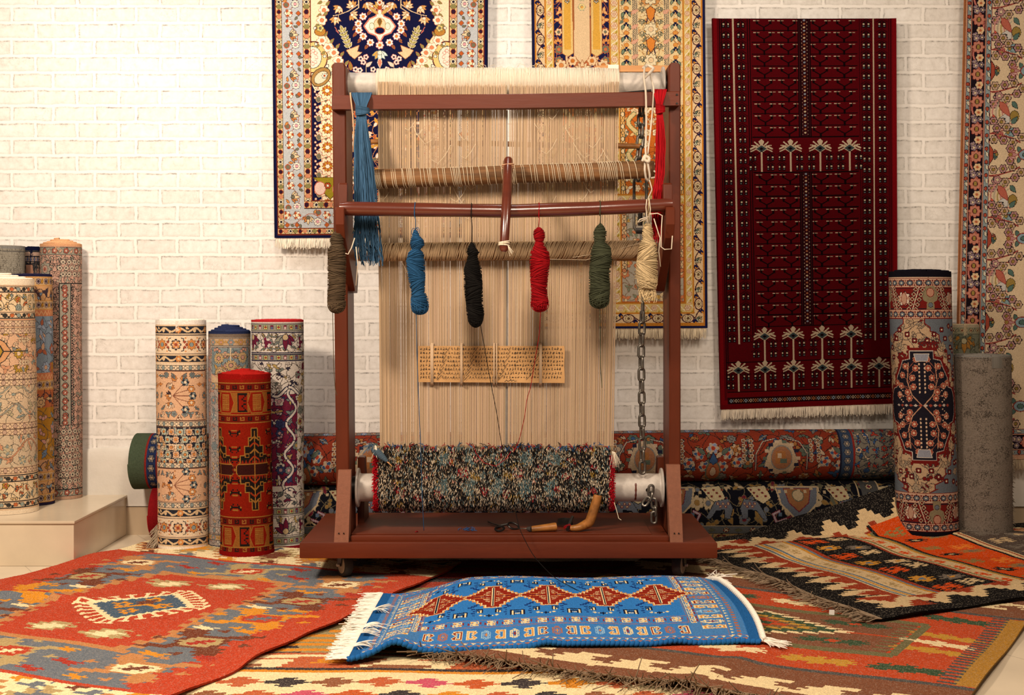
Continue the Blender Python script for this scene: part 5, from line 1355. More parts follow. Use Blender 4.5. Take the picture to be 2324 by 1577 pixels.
class MB:
    def __init__(s): s.V = []; s.n = 0; s.F = {}; s.C = {}
    def add(s, V, F, c=None):
        V = np.asarray(V, float); s.V.append(V)
        groups = {}
        for f in F: groups.setdefault(len(f), []).append(f)
        for k, fs in groups.items(): s.addf(np.asarray(fs)+s.n, c)
        s.n += len(V)
    def addf(s, A, c=None):
        k = A.shape[1]; s.F.setdefault(k, []).append(A)
        if c is None: c = (.5, .5, .5)
        c = np.asarray(c, float); s.C.setdefault(k, []).append(np.broadcast_to(c, (len(A), 3)) if c.ndim == 1 else c)
    def grid(s, G, c=None, closed_u=False, closed_v=False):
        """G: (nv, nu, 3) points"""
        nv, nu = G.shape[:2]; idx = np.arange(nv*nu).reshape(nv, nu)+s.n
        a = idx if not closed_u else np.concatenate([idx, idx[:, :1]], 1)
        if closed_v: a = np.concatenate([a, a[:1]], 0)
        Q = np.stack([a[:-1, :-1], a[:-1, 1:], a[1:, 1:], a[1:, :-1]], -1).reshape(-1, 4)
        s.V.append(G.reshape(-1, 3)); s.n += nv*nu; s.addf(Q, c); return idx
    def cap(s, ring, c=None): s.addf(np.asarray(ring)[None, :], c)
    def tube(s, pts, r, n=6, c=None, caps=True, closed=False):
        P = np.asarray(pts, float); m = len(P); r = np.broadcast_to(np.asarray(r, float), (m,))
        T = np.gradient(P, axis=0) if not closed else np.roll(P, -1, 0)-np.roll(P, 1, 0)
        T /= np.linalg.norm(T, axis=1)[:, None]+1e-12
        up = np.array([0, 0, 1.]) if abs(T[0][2]) < .9 else np.array([0, 1., 0])
        A = []; prev = up-T[0]*up.dot(T[0]); prev /= np.linalg.norm(prev)
        for t in T:
            prev = prev-t*prev.dot(t); prev /= np.linalg.norm(prev)+1e-12; A.append(prev)
        A = np.array(A); B = np.cross(T, A); th = np.arange(n)/n*2*np.pi
        G = P[:, None]+r[:, None, None]*(A[:, None]*np.cos(th)[None, :, None]+B[:, None]*np.sin(th)[None, :, None])
        idx = s.grid(G, c, closed_u=True, closed_v=closed)
        if caps and not closed: s.cap(idx[0][::-1], c); s.cap(idx[-1], c)
    def cyl(s, p0, p1, r, n=24, c=None, r1=None):
        s.tube([p0, p1], [r, r1 if r1 is not None else r], n, c)
    def prism(s, poly, axis, a, b, c=None, bev=.0):
        """poly in the two other axes, extruded along axis from a to b"""
        k = len(poly); P = np.asarray(poly, float)
        def mk(t, g):
            Q = np.empty((k, 3)); o = [i for i in range(3) if i != axis]; cen = P.mean(0)
            d = cen-P; L = np.linalg.norm(d, axis=1)[:, None]+1e-9
            Q[:, o[0]] = (P+d/L*g)[:, 0]; Q[:, o[1]] = (P+d/L*g)[:, 1]; Q[:, axis] = t; return Q
        e = bev if b > a else -bev
        R = [mk(a, bev), mk(a+e, 0), mk(b-e, 0), mk(b, bev)] if bev else [mk(a, 0), mk(b, 0)]
        idx = s.grid(np.array(R), c, closed_u=True); s.cap(idx[0][::-1], c); s.cap(idx[-1], c)
    def box(s, x0, x1, y0, y1, z0, z1, c=None, bev=.003):
        s.prism([(x0, y0), (x1, y0), (x1, y1), (x0, y1)], 2, z0, z1, c, bev)
    def build(s, name, mat, parent=None, smooth=True, angle=True):
        fs = []; cs = []
        for k in s.F: fs.append(np.concatenate(s.F[k])); cs.append(np.concatenate(s.C[k]))
        o = raw_mesh(name, np.concatenate(s.V), fs, mat, parent, np.concatenate(cs), smooth)
        if smooth and angle:
            o.data.set_sharp_from_angle(angle=math.radians(38))
        return o
def cloth(name, P, S, mat, parent=None, thick=.006, jit=.07, fleck=0.0, gain=.86, seed=0, wob=.0, back=True, edge=None, comp=(1.0, 1.04, 1.14)):
    """a carpet woven to the chart P over the surface S(u, v); u runs right, v down the chart"""
    R = np.random.default_rng(seed+11); H, W = P.H, P.W
    u = np.arange(W+1)/W; v = np.arange(H+1)/H; U, Vv = np.meshgrid(u, v)
    X, Y, Z = S(U, Vv); G = np.stack([X, Y, Z], -1)
    du = np.gradient(G, axis=1); dv = np.gradient(G, axis=0); Nn = np.cross(dv, du); Nn /= np.linalg.norm(Nn, axis=2)[..., None]+1e-12
    G = G+Nn*(R.uniform(-1, 1, (H+1, W+1))*wob)[..., None]
    V = [G.reshape(-1, 3)]; idx = np.arange((W+1)*(H+1)).reshape(H+1, W+1)
    Q = np.stack([idx[:-1, :-1], idx[1:, :-1], idx[1:, 1:], idx[:-1, 1:]], -1).reshape(-1, 4)
    C = s2l(P.a).reshape(-1, 3)**1.06*gain*np.array(comp)
    C = C*(1+R.normal(0, jit, (len(C), 1)))
    if fleck:
        k = R.random(len(C)) < fleck*2; C[k] = C[k]*.84+np.array([.55, .47, .36])*.16*gain
    F = [Q]; cols = [C]; n = len(V[0])
    if back:
        border = np.concatenate([idx[0, :-1], idx[:-1, -1], idx[-1, :0:-1], idx[:0:-1, 0]])
        bp = V[0][border]; bn = Nn.reshape(-1, 3)[border]
        V.append(bp-bn*thick); m = len(border); a = np.arange(m); b = (a+1) % m
        F.append(np.stack([border[a], n+a, n+b, border[b]], -1)); 
        ec = s2l(hx(edge))[None]*gain if edge else None
        C4 = C.reshape(H, W, 3); bc = np.concatenate([C4[0], C4[:, -1], C4[-1][::-1], C4[::-1, 0]])
        cols.append(np.broadcast_to(ec, (m, 3)) if edge else bc*.8); n += m
        k = 6; ii = np.unique(np.append(np.arange(0, H+1, k), H)); jj = np.unique(np.append(np.arange(0, W+1, k), W))
        B = (G-Nn*thick)[np.ix_(ii, jj)]; hb, wb = B.shape[:2]; V.append(B.reshape(-1, 3)); bi = np.arange(hb*wb).reshape(hb, wb)+n
        q = np.stack([bi[:-1, :-1], bi[:-1, 1:], bi[1:, 1:], bi[1:, :-1]], -1).reshape(-1, 4); F.append(q)
        cc = C4[np.ix_(np.minimum(ii[:-1], H-1), np.minimum(jj[:-1], W-1))].reshape(-1, 3); cols.append(cc*.85)
    return raw_mesh(name, np.concatenate(V), [np.concatenate(F)], mat, parent, np.concatenate(cols))
def fringe(name, pts, dirs, L, n, c, parent, r=.0016, jit=.35, seed=0, mat='cotton', sides=4, knots=0, seg=5, curl=.35, gravity=0.0, zmin=None, spr=.16):
    """n strands along the polyline pts, each leaving in direction dirs(t)"""
    R = np.random.default_rng(seed+5); P = np.asarray(pts, float); mb = MB()
    cum = np.concatenate([[0], np.cumsum(np.linalg.norm(np.diff(P, axis=0), axis=1))]); c0 = s2l(hx(c))
    for i in range(n):
        t = (i+R.uniform(.1, .9))/n*cum[-1]; p = np.array([np.interp(t, cum, P[:, k]) for k in range(3)])
        D = np.asarray(dirs(t/cum[-1]) if callable(dirs) else dirs, float); D = D/np.linalg.norm(D)
        l = L*R.uniform(1-jit, 1+jit*.4); d = D+R.normal(0, spr, 3)*np.array([1, 1, .6]); side = R.normal(0, curl, 3)*.5
        q = [p]
        for k in range(1, seg+1):
            s_ = k/seg; pt = p+d*l*s_+side*l*s_*s_*.6+np.array([0, 0, -gravity*l*s_*s_])
            if zmin is not None: pt[2] = max(pt[2], zmin+R.uniform(0, .003))
            q.append(pt)
        rr = np.linspace(r*1.15, r*.75, seg+1)
        mb.tube(q, rr, sides, c0*R.uniform(.78, 1.12), caps=False)
    return mb.build(name, M[mat], parent, angle=False)
# ---------------------------------------------------------------- the room
WALL = 6.0
def wall_material():
    m, nt, b, N, L = nmat('brick_pattern_wallpaper')
    tc = N.new('ShaderNodeTexCoord'); sep = N.new('ShaderNodeSeparateXYZ'); L.new(tc.outputs['Object'], sep.inputs[0])
    cmb = N.new('ShaderNodeCombineXYZ'); L.new(sep.outputs[0], cmb.inputs[0]); L.new(sep.outputs[2], cmb.inputs[1])
    wob = noise(N, L, tc.outputs['Object'], 9, 5, .7); 
    ma = N.new('ShaderNodeVectorMath'); ma.operation = 'MULTIPLY_ADD'; L.new(wob.outputs['Color'], ma.inputs[0]); ma.inputs[1].default_value = (.030, .021, 0); L.new(cmb.outputs[0], ma.inputs[2])
    def brick(mortar, sm):
        k = N.new('ShaderNodeTexBrick'); k.inputs['Scale'].default_value = 1.0; k.inputs['Brick Width'].default_value = .2015; k.inputs['Row Height'].default_value = .0806
        k.inputs['Mortar Size'].default_value = mortar; k.inputs['Mortar Smooth'].default_value = sm; k.offset = .42; k.offset_frequency = 2; k.squash = 1.0
        k.inputs['Color1'].default_value = (0, 0, 0, 1); k.inputs['Color2'].default_value = (1, 1, 1, 1); k.inputs['Mortar'].default_value = (.5, .5, .5, 1); k.inputs['Bias'].default_value = 0
        L.new(ma.outputs[0], k.inputs['Vector']); return k
    k1 = brick(.0095, .5); k2 = brick(.026, .9)
    # printed hairline along the arrises: inside the brick, close to its edge
    sh = N.new('ShaderNodeVectorMath'); sh.operation = 'ADD'; L.new(ma.outputs[0], sh.inputs[0]); sh.inputs[1].default_value = (-.0012, .0026, 0)
    k3 = brick(.0118, .12); L.new(sh.outputs[0], k3.inputs['Vector'])
    edge_f = ramp(N, L, k2.outputs['Fac'], [(.25, (0, 0, 0)), (1.0, (.36, .36, .36))])
    face = ramp(N, L, noise(N, L, tc.outputs['Object'], 26, 8, .72).outputs['Fac'], [(.3, tuple(s2l(hx('cbc6bd')))), (.46, tuple(s2l(hx('ddd8d0')))), (.64, tuple(s2l(hx('e8e4dd'))))])
    var = mix(N, L, .16, face.outputs[0], k1.outputs['Color'], 'SOFT_LIGHT')
    var = mix(N, L, edge_f.outputs[0], var, tuple(s2l(hx('b4ada0'))))
    base = mix(N, L, k1.outputs['Fac'], var, tuple(s2l(hx('ebe6de'))))
    sub = N.new('ShaderNodeMath'); sub.operation = 'SUBTRACT'; sub.use_clamp = True; L.new(k3.outputs['Fac'], sub.inputs[0]); L.new(k1.outputs['Fac'], sub.inputs[1])
    br = ramp(N, L, noise(N, L, tc.outputs['Object'], 30, 4, .8).outputs['Fac'], [(.46, (0, 0, 0)), (.66, (.8, .8, .8))])
    mu = N.new('ShaderNodeMath'); mu.operation = 'MULTIPLY'; L.new(sub.outputs[0], mu.inputs[0]); L.new(br.outputs[0], mu.inputs[1])
    col = mix(N, L, mu.outputs[0], base, tuple(s2l(hx('75706a'))))
    cr = N.new('ShaderNodeTexVoronoi'); cr.feature = 'DISTANCE_TO_EDGE'; cr.inputs['Scale'].default_value = 34; cr.inputs['Randomness'].default_value = 1
    wv = N.new('ShaderNodeVectorMath'); wv.operation = 'MULTIPLY_ADD'; n5 = noise(N, L, tc.outputs['Object'], 18, 4); L.new(n5.outputs['Color'], wv.inputs[0]); wv.inputs[1].default_value = (.08, .08, .08); L.new(tc.outputs['Object'], wv.inputs[2]); L.new(wv.outputs[0], cr.inputs['Vector'])
    cm = ramp(N, L, cr.outputs['Distance'], [(.0, (1, 1, 1)), (.035, (0, 0, 0))])
    cmask = ramp(N, L, noise(N, L, tc.outputs['Object'], 5, 3).outputs['Fac'], [(.52, (0, 0, 0)), (.66, (.5, .5, .5))])
    m3 = N.new('ShaderNodeMath'); m3.operation = 'MULTIPLY'; L.new(cm.outputs[0], m3.inputs[0]); L.new(cmask.outputs[0], m3.inputs[1])
    inv = N.new('ShaderNodeMath'); inv.operation = 'MULTIPLY_ADD'; L.new(k1.outputs['Fac'], inv.inputs[0]); inv.inputs[1].default_value = -1; inv.inputs[2].default_value = 1
    m4 = N.new('ShaderNodeMath'); m4.operation = 'MULTIPLY'; L.new(m3.outputs[0], m4.inputs[0]); L.new(inv.outputs[0], m4.inputs[1])
    col = mix(N, L, m4.outputs[0], col, tuple(s2l(hx('a39c90'))))
    L.new(col, b.inputs['Base Color']); b.inputs['Roughness'].default_value = .7; b.inputs['Specular IOR Level'].default_value = .25
    bump(N, L, k2.outputs['Fac'], .12, .002, b); return m
M['wall'] = wall_material()
M['plaster'] = plain_mat('white_plaster', 'd3cdc2', .75, 0, .2, .05, 4, .5, .006, 14)
def tile_material(name, c, rough, sx, sy, joint):
    m, nt, b, N, L = nmat(name)
    tc = N.new('ShaderNodeTexCoord'); k = N.new('ShaderNodeTexBrick'); k.offset = 0; k.inputs['Scale'].default_value = 1; k.inputs['Brick Width'].default_value = sx; k.inputs['Row Height'].default_value = sy
    k.inputs['Mortar Size'].default_value = .0016; k.inputs['Mortar Smooth'].default_value = .1; mp = N.new('ShaderNodeMapping'); mp.inputs['Location'].default_value = (.17, .23, 0); mp.inputs['Rotation'].default_value = (0, 0, math.radians(-32) if joint else 0)
    L.new(tc.outputs['Object'], mp.inputs[0]); L.new(mp.outputs[0], k.inputs['Vector'])
    n = noise(N, L, tc.outputs['Object'], 3.5, 6, .6); c = s2l(hx(c)); r = ramp(N, L, n.outputs['Fac'], [(.3, tuple(c*.90)), (.7, tuple(np.minimum(1, c*1.06)))])
    col = mix(N, L, k.outputs['Fac'], r.outputs[0], tuple(c*.55)); L.new(col, b.inputs['Base Color']); b.inputs['Roughness'].default_value = rough; b.inputs['Specular IOR Level'].default_value = .5
    return m
M['tile'] = tile_material('beige_floor_tile', 'd8c8ae', .3, .6, .6, True)
M['step'] = tile_material('beige_step_tile', 'd4c3a8', .22, 9, 9, False)
M['skirt'] = tile_material('beige_skirting_tile', 'b5a084', .3, .6, .9, False)
def structure(name, mb, mat, label):
    o = mb.build(name, mat); o['kind'] = 'structure'; o['label'] = label; o['category'] = name.split('_')[0]; return o
mb = MB(); mb.box(-4.2, 4.2, -1.5, 6.2, -.1, 0, bev=0); structure('floor', mb, M['tile'], 'beige polished tile floor under all the rugs')
mb = MB(); mb.box(-4.2, 4.2, WALL, 6.2, 0, 3.3, bev=0); structure('wall_back', mb, M['wall'], 'wall papered with a pale grey and white brick pattern')
mb = MB(); mb.box(-4.2, 4.2, WALL-.012, WALL-.0005, .0, .135, bev=.002); structure('baseboard_back', mb, M['skirt'], 'beige tile skirting along the foot of the brick wall')
mb = MB()
xs = np.linspace(-4.2, 4.2, 160); prof = [(0, .135), (.020, .14), (.022, .25), (.021, .36), (.018, .405), (.010, .421), (0, .424)]
G = np.array([[(x, WALL-.0006-p*(1+.25*math.sin(x*5+z*9)), z+(.004*math.sin(x*13)+.003*math.sin(x*31) if i > 3 else 0)) for x in xs] for i, (p, z) in enumerate(prof)])
mb.grid(G); structure('trim_1', mb, M['plaster'], 'low white plaster band between the brick paper and the skirting')
mb = MB(); mb.box(-4.2, -1.872, 5.27, WALL-.013, .001, .183, bev=.002); mb.box(-4.2, -1.866, 5.262, WALL-.013, .183, .195, bev=.002)
structure('trim_2', mb, M['step'], 'raised beige tiled step at the left, under the standing rolls')

# ---------------------------------------------------------------- carpets on the wall
def hang(name, P, corners, Y, label, L, n, fc, seed, amp=.004, edge=None, gain=.82, fr_l=.05):
    tl, tr, br, bl = corners
    root = thing(name, label, 'carpet', PX((tl[0]+tr[0])/2, br[1], Y), 'carpets hung on the brick wall')
    def S(u, v):
        x = (tl[0]*(1-u)+tr[0]*u)*(1-v)+(bl[0]*(1-u)+br[0]*u)*v; y = (tl[1]*(1-u)+tr[1]*u)*(1-v)+(bl[1]*(1-u)+br[1]*u)*v
        X = (x-CX)/FPX*Y; Z = EYE-(y-HZ)/FPX*Y
        return X, Y+amp*np.sin(u*9+seed)*(.3+v)+amp*.7*np.sin(u*23+v*6+seed)*v-.008*np.exp(-u*40)*1-.008*np.exp(-(1-u)*40)+.012*0*v, Z
    cloth('carpet_field', P, S, M['pile'], root, .012, .08, 0, gain, seed, .0006, True, edge, (1, 1, 1.06))
    if n:
        uu = np.linspace(0.004, .996, 60); e = np.stack(S(uu, np.ones(60)), -1)+np.array([0, .006, .002])
        fringe('fringe', e, (-.04, -.05, -1), fr_l*1.05, int(n*1.35), fc, root, .0019, .14, seed, seg=4, curl=.12, spr=.055)
    return root
hang('hanging_carpet', chart_hang_medallion(), ((616, -160), (1107, -160), (1103, 538), (624, 540)), 5.93, 'navy medallion carpet with ivory flowers, on the wall behind the left of the loom', .055, 330, 'f0e6d2', 1, edge='1b1c38')
hang('hanging_carpet', chart_hang_gold(), ((1206, -160), (1597, -160), (1604, 744), (1216, 746)), 5.93, 'gold and cream carpet with cypress panels on the wall behind the right of the loom', .045, 260, 'e0d0b2', 2, edge='1f2248')
hang('hanging_carpet', chart_hang_red(), ((1617, 42), (2033, 42), (2036, 915), (1636, 929)), 5.93, 'deep red carpet with black grid and small white palm trees, on the wall', .055, 300, 'e0d4c0', 3, edge='7c0c14', gain=.62)
hang('hanging_carpet', chart_hang_ivory(), ((2193, -160), (2613, -160), (2588, 1042), (2166, 1042)), 5.90, 'ivory carpet with birds and pink flowers at the right edge of the wall', .04, 250, 'bfae92', 4, edge='b5744a')

# ---------------------------------------------------------------- standing rolls
def roll(name, P, cx0, top, cx1, bot, rx, ry, Yf, z0, label, cat='rolled carpet', tele=.0, turns=4, edge='e6dcc8', seed=0, group=None, bulge=0, lip=.0, ztop=None, inner=.25):
    Yc = Yf+ry; Xb = (cx1-CX)/FPX*Yc; Xt = (cx0-CX)/FPX*Yc; zt = EYE-(top-HZ)/FPX*Yf if ztop is None else ztop
    root = thing(name, label, cat, (Xb, Yc, z0), group); X_d = Xb-1.0
    def S(u, v):
        ph = (u-.5)*2*np.pi; z = zt+(z0-zt)*v
        k = 1+.012*np.sin(ph*2+seed)+.008*np.sin(v*9+seed*2+ph)+bulge*(np.exp(-((v-1)/.05)**2)+.4*np.exp(-((v-.5)/.3)**2)*0)
        return Xt+(Xb-Xt)*v+rx*k*np.sin(ph), Yc-ry*k*np.cos(ph), z-.003*np.sin(ph*1.5+seed)*(v < .5)*(v)
    cloth('rolled_outside', P, S, M['pile'], root, .006, .09, 0, .84 if X_d > 0 else .92, seed, .0005, False)
    # the spiral of the upper end
    mb = MB(); c = s2l(hx(edge)); R = np.random.default_rng(seed+40)
    n = int(turns*90); th = np.linspace(0, turns*2*np.pi, n); g = 1-np.linspace(0, 1, n)*(1-inner)
    t = (1-inner)/turns*.62
    zz = zt+tele*np.clip((1-g)/(1-inner), 0, 1)**1.1*(1+.0*th)+.0009*np.sin(th*.7+seed)+R.normal(0, .0003, n)
    def ring(gg, dz): return np.stack([Xt+rx*gg*np.sin(th), Yc-ry*gg*np.cos(th), zz+dz], -1)
    G = np.stack([ring(g*1.0, -.05-tele), ring(g*1.0, -.002), ring(g*.985, .002+lip), ring(g-t*.6, .003+lip), ring(g-t*1.2, .0015), ring(g-t*1.25, -.05-tele)], 0)
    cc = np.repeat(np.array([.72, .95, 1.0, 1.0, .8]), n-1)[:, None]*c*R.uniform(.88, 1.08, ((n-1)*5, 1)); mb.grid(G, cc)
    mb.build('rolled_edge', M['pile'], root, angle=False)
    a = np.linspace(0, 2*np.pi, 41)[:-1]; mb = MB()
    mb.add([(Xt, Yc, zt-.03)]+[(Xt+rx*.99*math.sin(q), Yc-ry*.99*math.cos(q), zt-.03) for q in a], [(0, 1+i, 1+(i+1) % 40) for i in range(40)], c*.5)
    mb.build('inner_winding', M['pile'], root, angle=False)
    return root
SG = 'carpet rolls standing on the step'
STEP = .196
roll('carpet_roll', chart_roll_cream(), -2, 632, 8, 1172, .154, .12, 5.40, STEP, 'fat cream floral roll with a white stepped top, nearest on the step', edge='efe2cc', tele=.030, turns=4, seed=1, group=SG, inner=.2)
roll('carpet_roll', chart_roll_gold(), 66, 622, 72, 1152, .104, .078, 5.645, STEP, 'gold and blue floral roll, behind the cream one on the step', edge='24243c', tele=.0, turns=3, seed=2, group=SG)
roll('carpet_roll', chart_roll_linework(), 138, 552, 140, 1135, .096, .078, 5.825, STEP, 'tall pinkish roll with thin black line drawing, against the wall on the step', edge='d9a377', tele=.026, turns=4, seed=3, group=SG, inner=.3)
roll('carpet_roll', chart_roll_grey_small(), 12, 557, 12, 1128, .088, .075, 5.765, STEP, 'mottled grey roll at the left frame edge, behind the cream roll', edge='9d9484', tele=.0, turns=3, seed=4, group=SG)
roll('carpet_roll', chart_roll_navy_small(), 74, 560, 74, 1128, .036, .03, 5.94, STEP, 'thin navy topped dark roll squeezed between the grey and the pinkish roll', edge='12142c', tele=.0, turns=2, seed=5, group=SG)
GG = 'carpet rolls standing on the floor left of the loom'
roll('carpet_roll', chart_roll_peach(), 410, 727, 416, 1256, .1135, .085, 5.545, .010, 'cream and peach flowered roll with a white rim, left of the navy topped roll', edge='efe6d4', tele=.0, turns=4, seed=6, group=GG, lip=.002)
roll('carpet_roll', chart_roll_bluegrey(), 521, 752, 522, 1250, .096, .085, 5.575, .010, 'dull blue grey roll with a navy spiral sticking out of its top', edge='2b3454', tele=.030, turns=4, seed=7, group=GG, inner=.36)
roll('carpet_roll', chart_roll_maroon(), 630, 726, 631, 1250, .1205, .085, 5.575, .010, 'ivory and maroon floral roll with a red rim, next to the loom base', edge='b8282c', tele=.0, turns=4, seed=8, group=GG)
roll('carpet_roll', chart_roll_red(), 554, 850, 561, 1272, .1155, .09, 5.388, .012, 'short red tribal roll with black hexagons and red spiral top, before the others', edge='a81f1a', tele=.020, turns=5, seed=9, group=GG, bulge=.05, inner=.12, lip=.001)
HG = 'carpet rolls standing at the right'
roll('carpet_roll', chart_roll_medallion(), 2087, 615, 2106, 1228, .138, .10, 5.48, .067, 'tall red and ivory medallion roll with black ends, leaning at the right', edge='14121a', tele=.006, turns=3, seed=10, group=HG, lip=.003)
roll('carpet_roll', chart_roll_grey(), 2227, 808, 2230, 1234, .128, .125, 5.50, .050, 'plain worn grey roll standing right of the medallion roll', edge='77726a', tele=.004, turns=5, seed=11, group=HG, inner=.1)
roll('carpet_roll', chart_roll_tan(), 2178, 737, 2184, 1215, .092, .055, 5.80, .03, 'olive roll with an orange blossom, peeping out behind the grey roll', edge='b09c7c', tele=.0, turns=3, seed=12, group=HG)
# loose pile of the grey roll's free edge
o = [x for x in bpy.data.objects if x.name.startswith('carpet_roll') and 'worn grey' in x.get('label', '')][0]
Xe = (2291-CX)/FPX*5.62
fringe('loose_pile', [(Xe-.004, 5.61, z) for z in np.linspace(.06, .50, 40)], (.8, -.2, -.75), .024, 260, '8a7f70', o, .0014, .5, 3, seg=3)

# ---------------------------------------------------------------- long rolls lying along the wall
def long_roll(name, P, x0, x1, c0, c1, r0, r1, label, edge, seed, open_left=True, sag=0):
    root = thing(name, label, 'rolled carpet', ((x0+x1)/2, (c0[0]+c1[0])/2, min(c0[1]-r0, c1[1]-r1)), 'long carpet rolls along the foot of the wall')
    def S(u, v):
        a = v*2*np.pi-np.pi      # v=0 the back, .25 the top, .5 faces the room, .75 the underside
        r = (r0+(r1-r0)*u)*(1+.012*np.sin(u*17+seed)+.02*np.sin(u*5+a*2)); yc = c0[0]+(c1[0]-c0[0])*u; zc = c0[1]+(c1[1]-c0[1])*u
        return x0+(x1-x0)*u, yc-r*np.cos(a), zc-r*np.sin(a)
    cloth('rolled_outside', P, S, M['pile'], root, .006, .09, 0, .78, seed, .0005, False)
    c = s2l(hx(edge)); n = 160; th = np.linspace(0, 8*np.pi, n); g = np.linspace(1, .12, n)
    for X, C, r, s in ((x0, c0, r0, -1), (x1, c1, r1, 1)):
        mb = MB()
        def ring(gg, dx): return np.stack([np.full(n, X)+s*dx, C[0]-r*gg*np.cos(th), C[1]-r*gg*np.sin(th)], -1)
        mb.grid(np.stack([ring(g, -.03), ring(g*1.0, .004), ring(g-.05, .006), ring(g-.13, .003), ring(g-.14, -.03)], 0), c)
        mb.build('rolled_edge', M['pile'], root, angle=False); mb = MB()
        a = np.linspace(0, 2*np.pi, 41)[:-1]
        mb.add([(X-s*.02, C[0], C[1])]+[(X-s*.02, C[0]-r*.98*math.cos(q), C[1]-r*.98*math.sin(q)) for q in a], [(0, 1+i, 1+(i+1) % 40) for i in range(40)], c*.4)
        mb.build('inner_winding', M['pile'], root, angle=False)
    return root
lr = long_roll('long_carpet_roll', chart_long_navy(), -1.69, 2.03, (5.85, .137), (5.85, .146), .128, .139, 'long navy floral roll lying on the floor along the wall, lower of two', 'a32024', 1)
fringe('fringe', [PX(362-2*t, 1188+44*t, 5.66-.06*t) for t in np.linspace(0, 1, 12)], (-.8, -.3, -.35), .040, 70, 'a08f78', lr, .0022, .4, 9, seg=6, curl=1.2, gravity=.7, zmin=.014)
long_roll('long_carpet_roll', chart_long_red(), -1.785, 2.0, (5.865, .374), (5.868, .410), .130, .1165, 'long brick red floral roll with a green end, lying on top of the navy one', '59634c', 2)

# ---------------------------------------------------------------- rugs on the floor
def ss(x, a, b):
    t = np.clip((x-a)/(b-a), 0, 1); return t*t*(3-2*t)
def rug(name, P, S, label, mat='flat', thick=.006, fleck=.10, seed=0, edge=None, cat='rug', wob=.0009, base=(0, 4, 0), jit=.11, gain=.98):
    root = thing(name, label, cat, base, 'rugs laid over one another on the floor')
    cloth('rug_field', P, S, M[mat], root, thick, jit, fleck, gain, seed, wob, True, edge); return root
# cream kilim at the bottom of the pile
def S_b(u, v):
    X = -1.15+2.30*u; Y = 5.35-2.25*v
    return X, Y, .008+.003*np.sin(X*5+Y*3)+.002*np.sin(X*13)*np.sin(Y*9)+.006*np.exp(-((Y-4.98+.1*np.sin(X*4))/.035)**2)
rug('kilim_rug', chart_cross_kilim(), S_b, 'cream kilim with rows of small crosses, undermost at the bottom middle', base=(0, 4.2, 0), seed=1)
# red and grey lozenge kilim
dA = np.array([.387, .922]); nA = np.array([.922, -.387]); oA = dA*3.61+nA*-2.995
def S_a(u, v):
    s = (1-v)*2.26-1.13; t = u*1.57-.785
    t = t+(.007*np.sin(s*9+.5)+.006*np.sin(s*21))*np.where(u > .5, (u-.5)*2, -(.5-u)*2*.8)
    X = oA[0]+dA[0]*s+nA[0]*t; Y = oA[1]+dA[1]*s+nA[1]*t
    z = .021+.004*np.sin(s*7+t*3)+.003*np.sin(t*11)+.008*(ss(u, .93, 1)+ss(1-u, .94, 1))*(.5+.5*np.sin(s*13))
    z = z+.022*np.exp(-((Y-4.62-.03*np.sin(X*9))/.03)**2)*ss(-X, 1.35, 1.8)
    return X, Y-0*z, z
rug('kilim_rug', chart_lozenge_kilim(), S_a, 'large red and grey kilim with a comb edged blue lozenge, lying at the left', base=(oA[0], oA[1], 0), seed=2, edge='9c3320')
# coral and brown kilim
bC = np.array([.52, .855]); aC = np.array([.855, -.518])
def S_c(u, v):
    s = (1-v)*1.70; t = u*1.60
    X = -.30+bC[0]*s+(.908*v+aC[0]*(1-v))*t; Y = 3.918+bC[1]*s+(-.42*v+aC[1]*(1-v))*t
    z = .022+.004*np.sin(s*8+t*2)+.003*np.sin(t*9+s*3)+.010*np.exp(-((t-.88-.1*s)/.05)**2)*ss(v, .55, .85)
    return X, Y, z
rc = rug('kilim_rug', chart_diamond_kilim(), S_c, 'coral and brown kilim with a green and cream diamond and ochre sides, at the right', base=(.8, 4.2, 0), seed=3, edge='8f7040')
u_ = np.linspace(0, 1, 120); e = np.stack(S_c(u_, np.ones(120)), -1)
fringe('fringe', e, (-.3, -.85, .12), .060, 560, '8a745c', rc, .0021, .5, 4, 'yarn', seg=6, curl=1.5, gravity=.2, zmin=.016)
# black bordered kilim, its back edge pushed up against the long rolls
e1 = np.array([.91, .415]); e2 = np.array([-.387, .922])
def S_d(u, v):
    s = u*2.15; t = (1-v)*1.50
    X = 1.272+e1[0]*s+e2[0]*t; Y = 4.267+e1[1]*s+e2[1]*t
    X = X+.010*np.sin(Y*8)*(1-u); Y = Y+.016*np.sin(X*7+1)*v
    k = np.maximum(Y-5.30, 0); f = 1-ss(X, 1.78, 1.92)
    Y2 = np.where(Y > 5.30, 5.30+k*.41, Y)
    rise = np.where(k <= 0, 0, np.where(k < .5, 1.12*(1-Y2/np.maximum(Y, 5.3)), .056+(k-.5)*.60)); rise = np.where(k > .5, rise*f+.06*(1-f), rise)
    rise = rise+0*.006*np.exp(-((k-.5)/.05)**2)
    z = .034+rise+.004*np.sin(s*9+t*2)+.003*np.sin(t*13)+.005*ss(v, .9, 1)*np.sin(s*8)**2
    return X, Y2, z
rd = rug('kilim_rug', chart_black_kilim(), S_d, 'black bordered kilim with orange and cream stripes, running up against the long rolls', base=(1.8, 4.9, 0), seed=4, fleck=.07, edge='171412')
v_ = np.linspace(0, 1, 120); e = np.stack(S_d(np.zeros(120), v_), -1)
fringe('fringe', e, (-.95, -.35, .1), .065, 620, '8a7660', rd, .0024, .45, 6, 'yarn', seg=5, curl=.9, gravity=.25, zmin=.028)
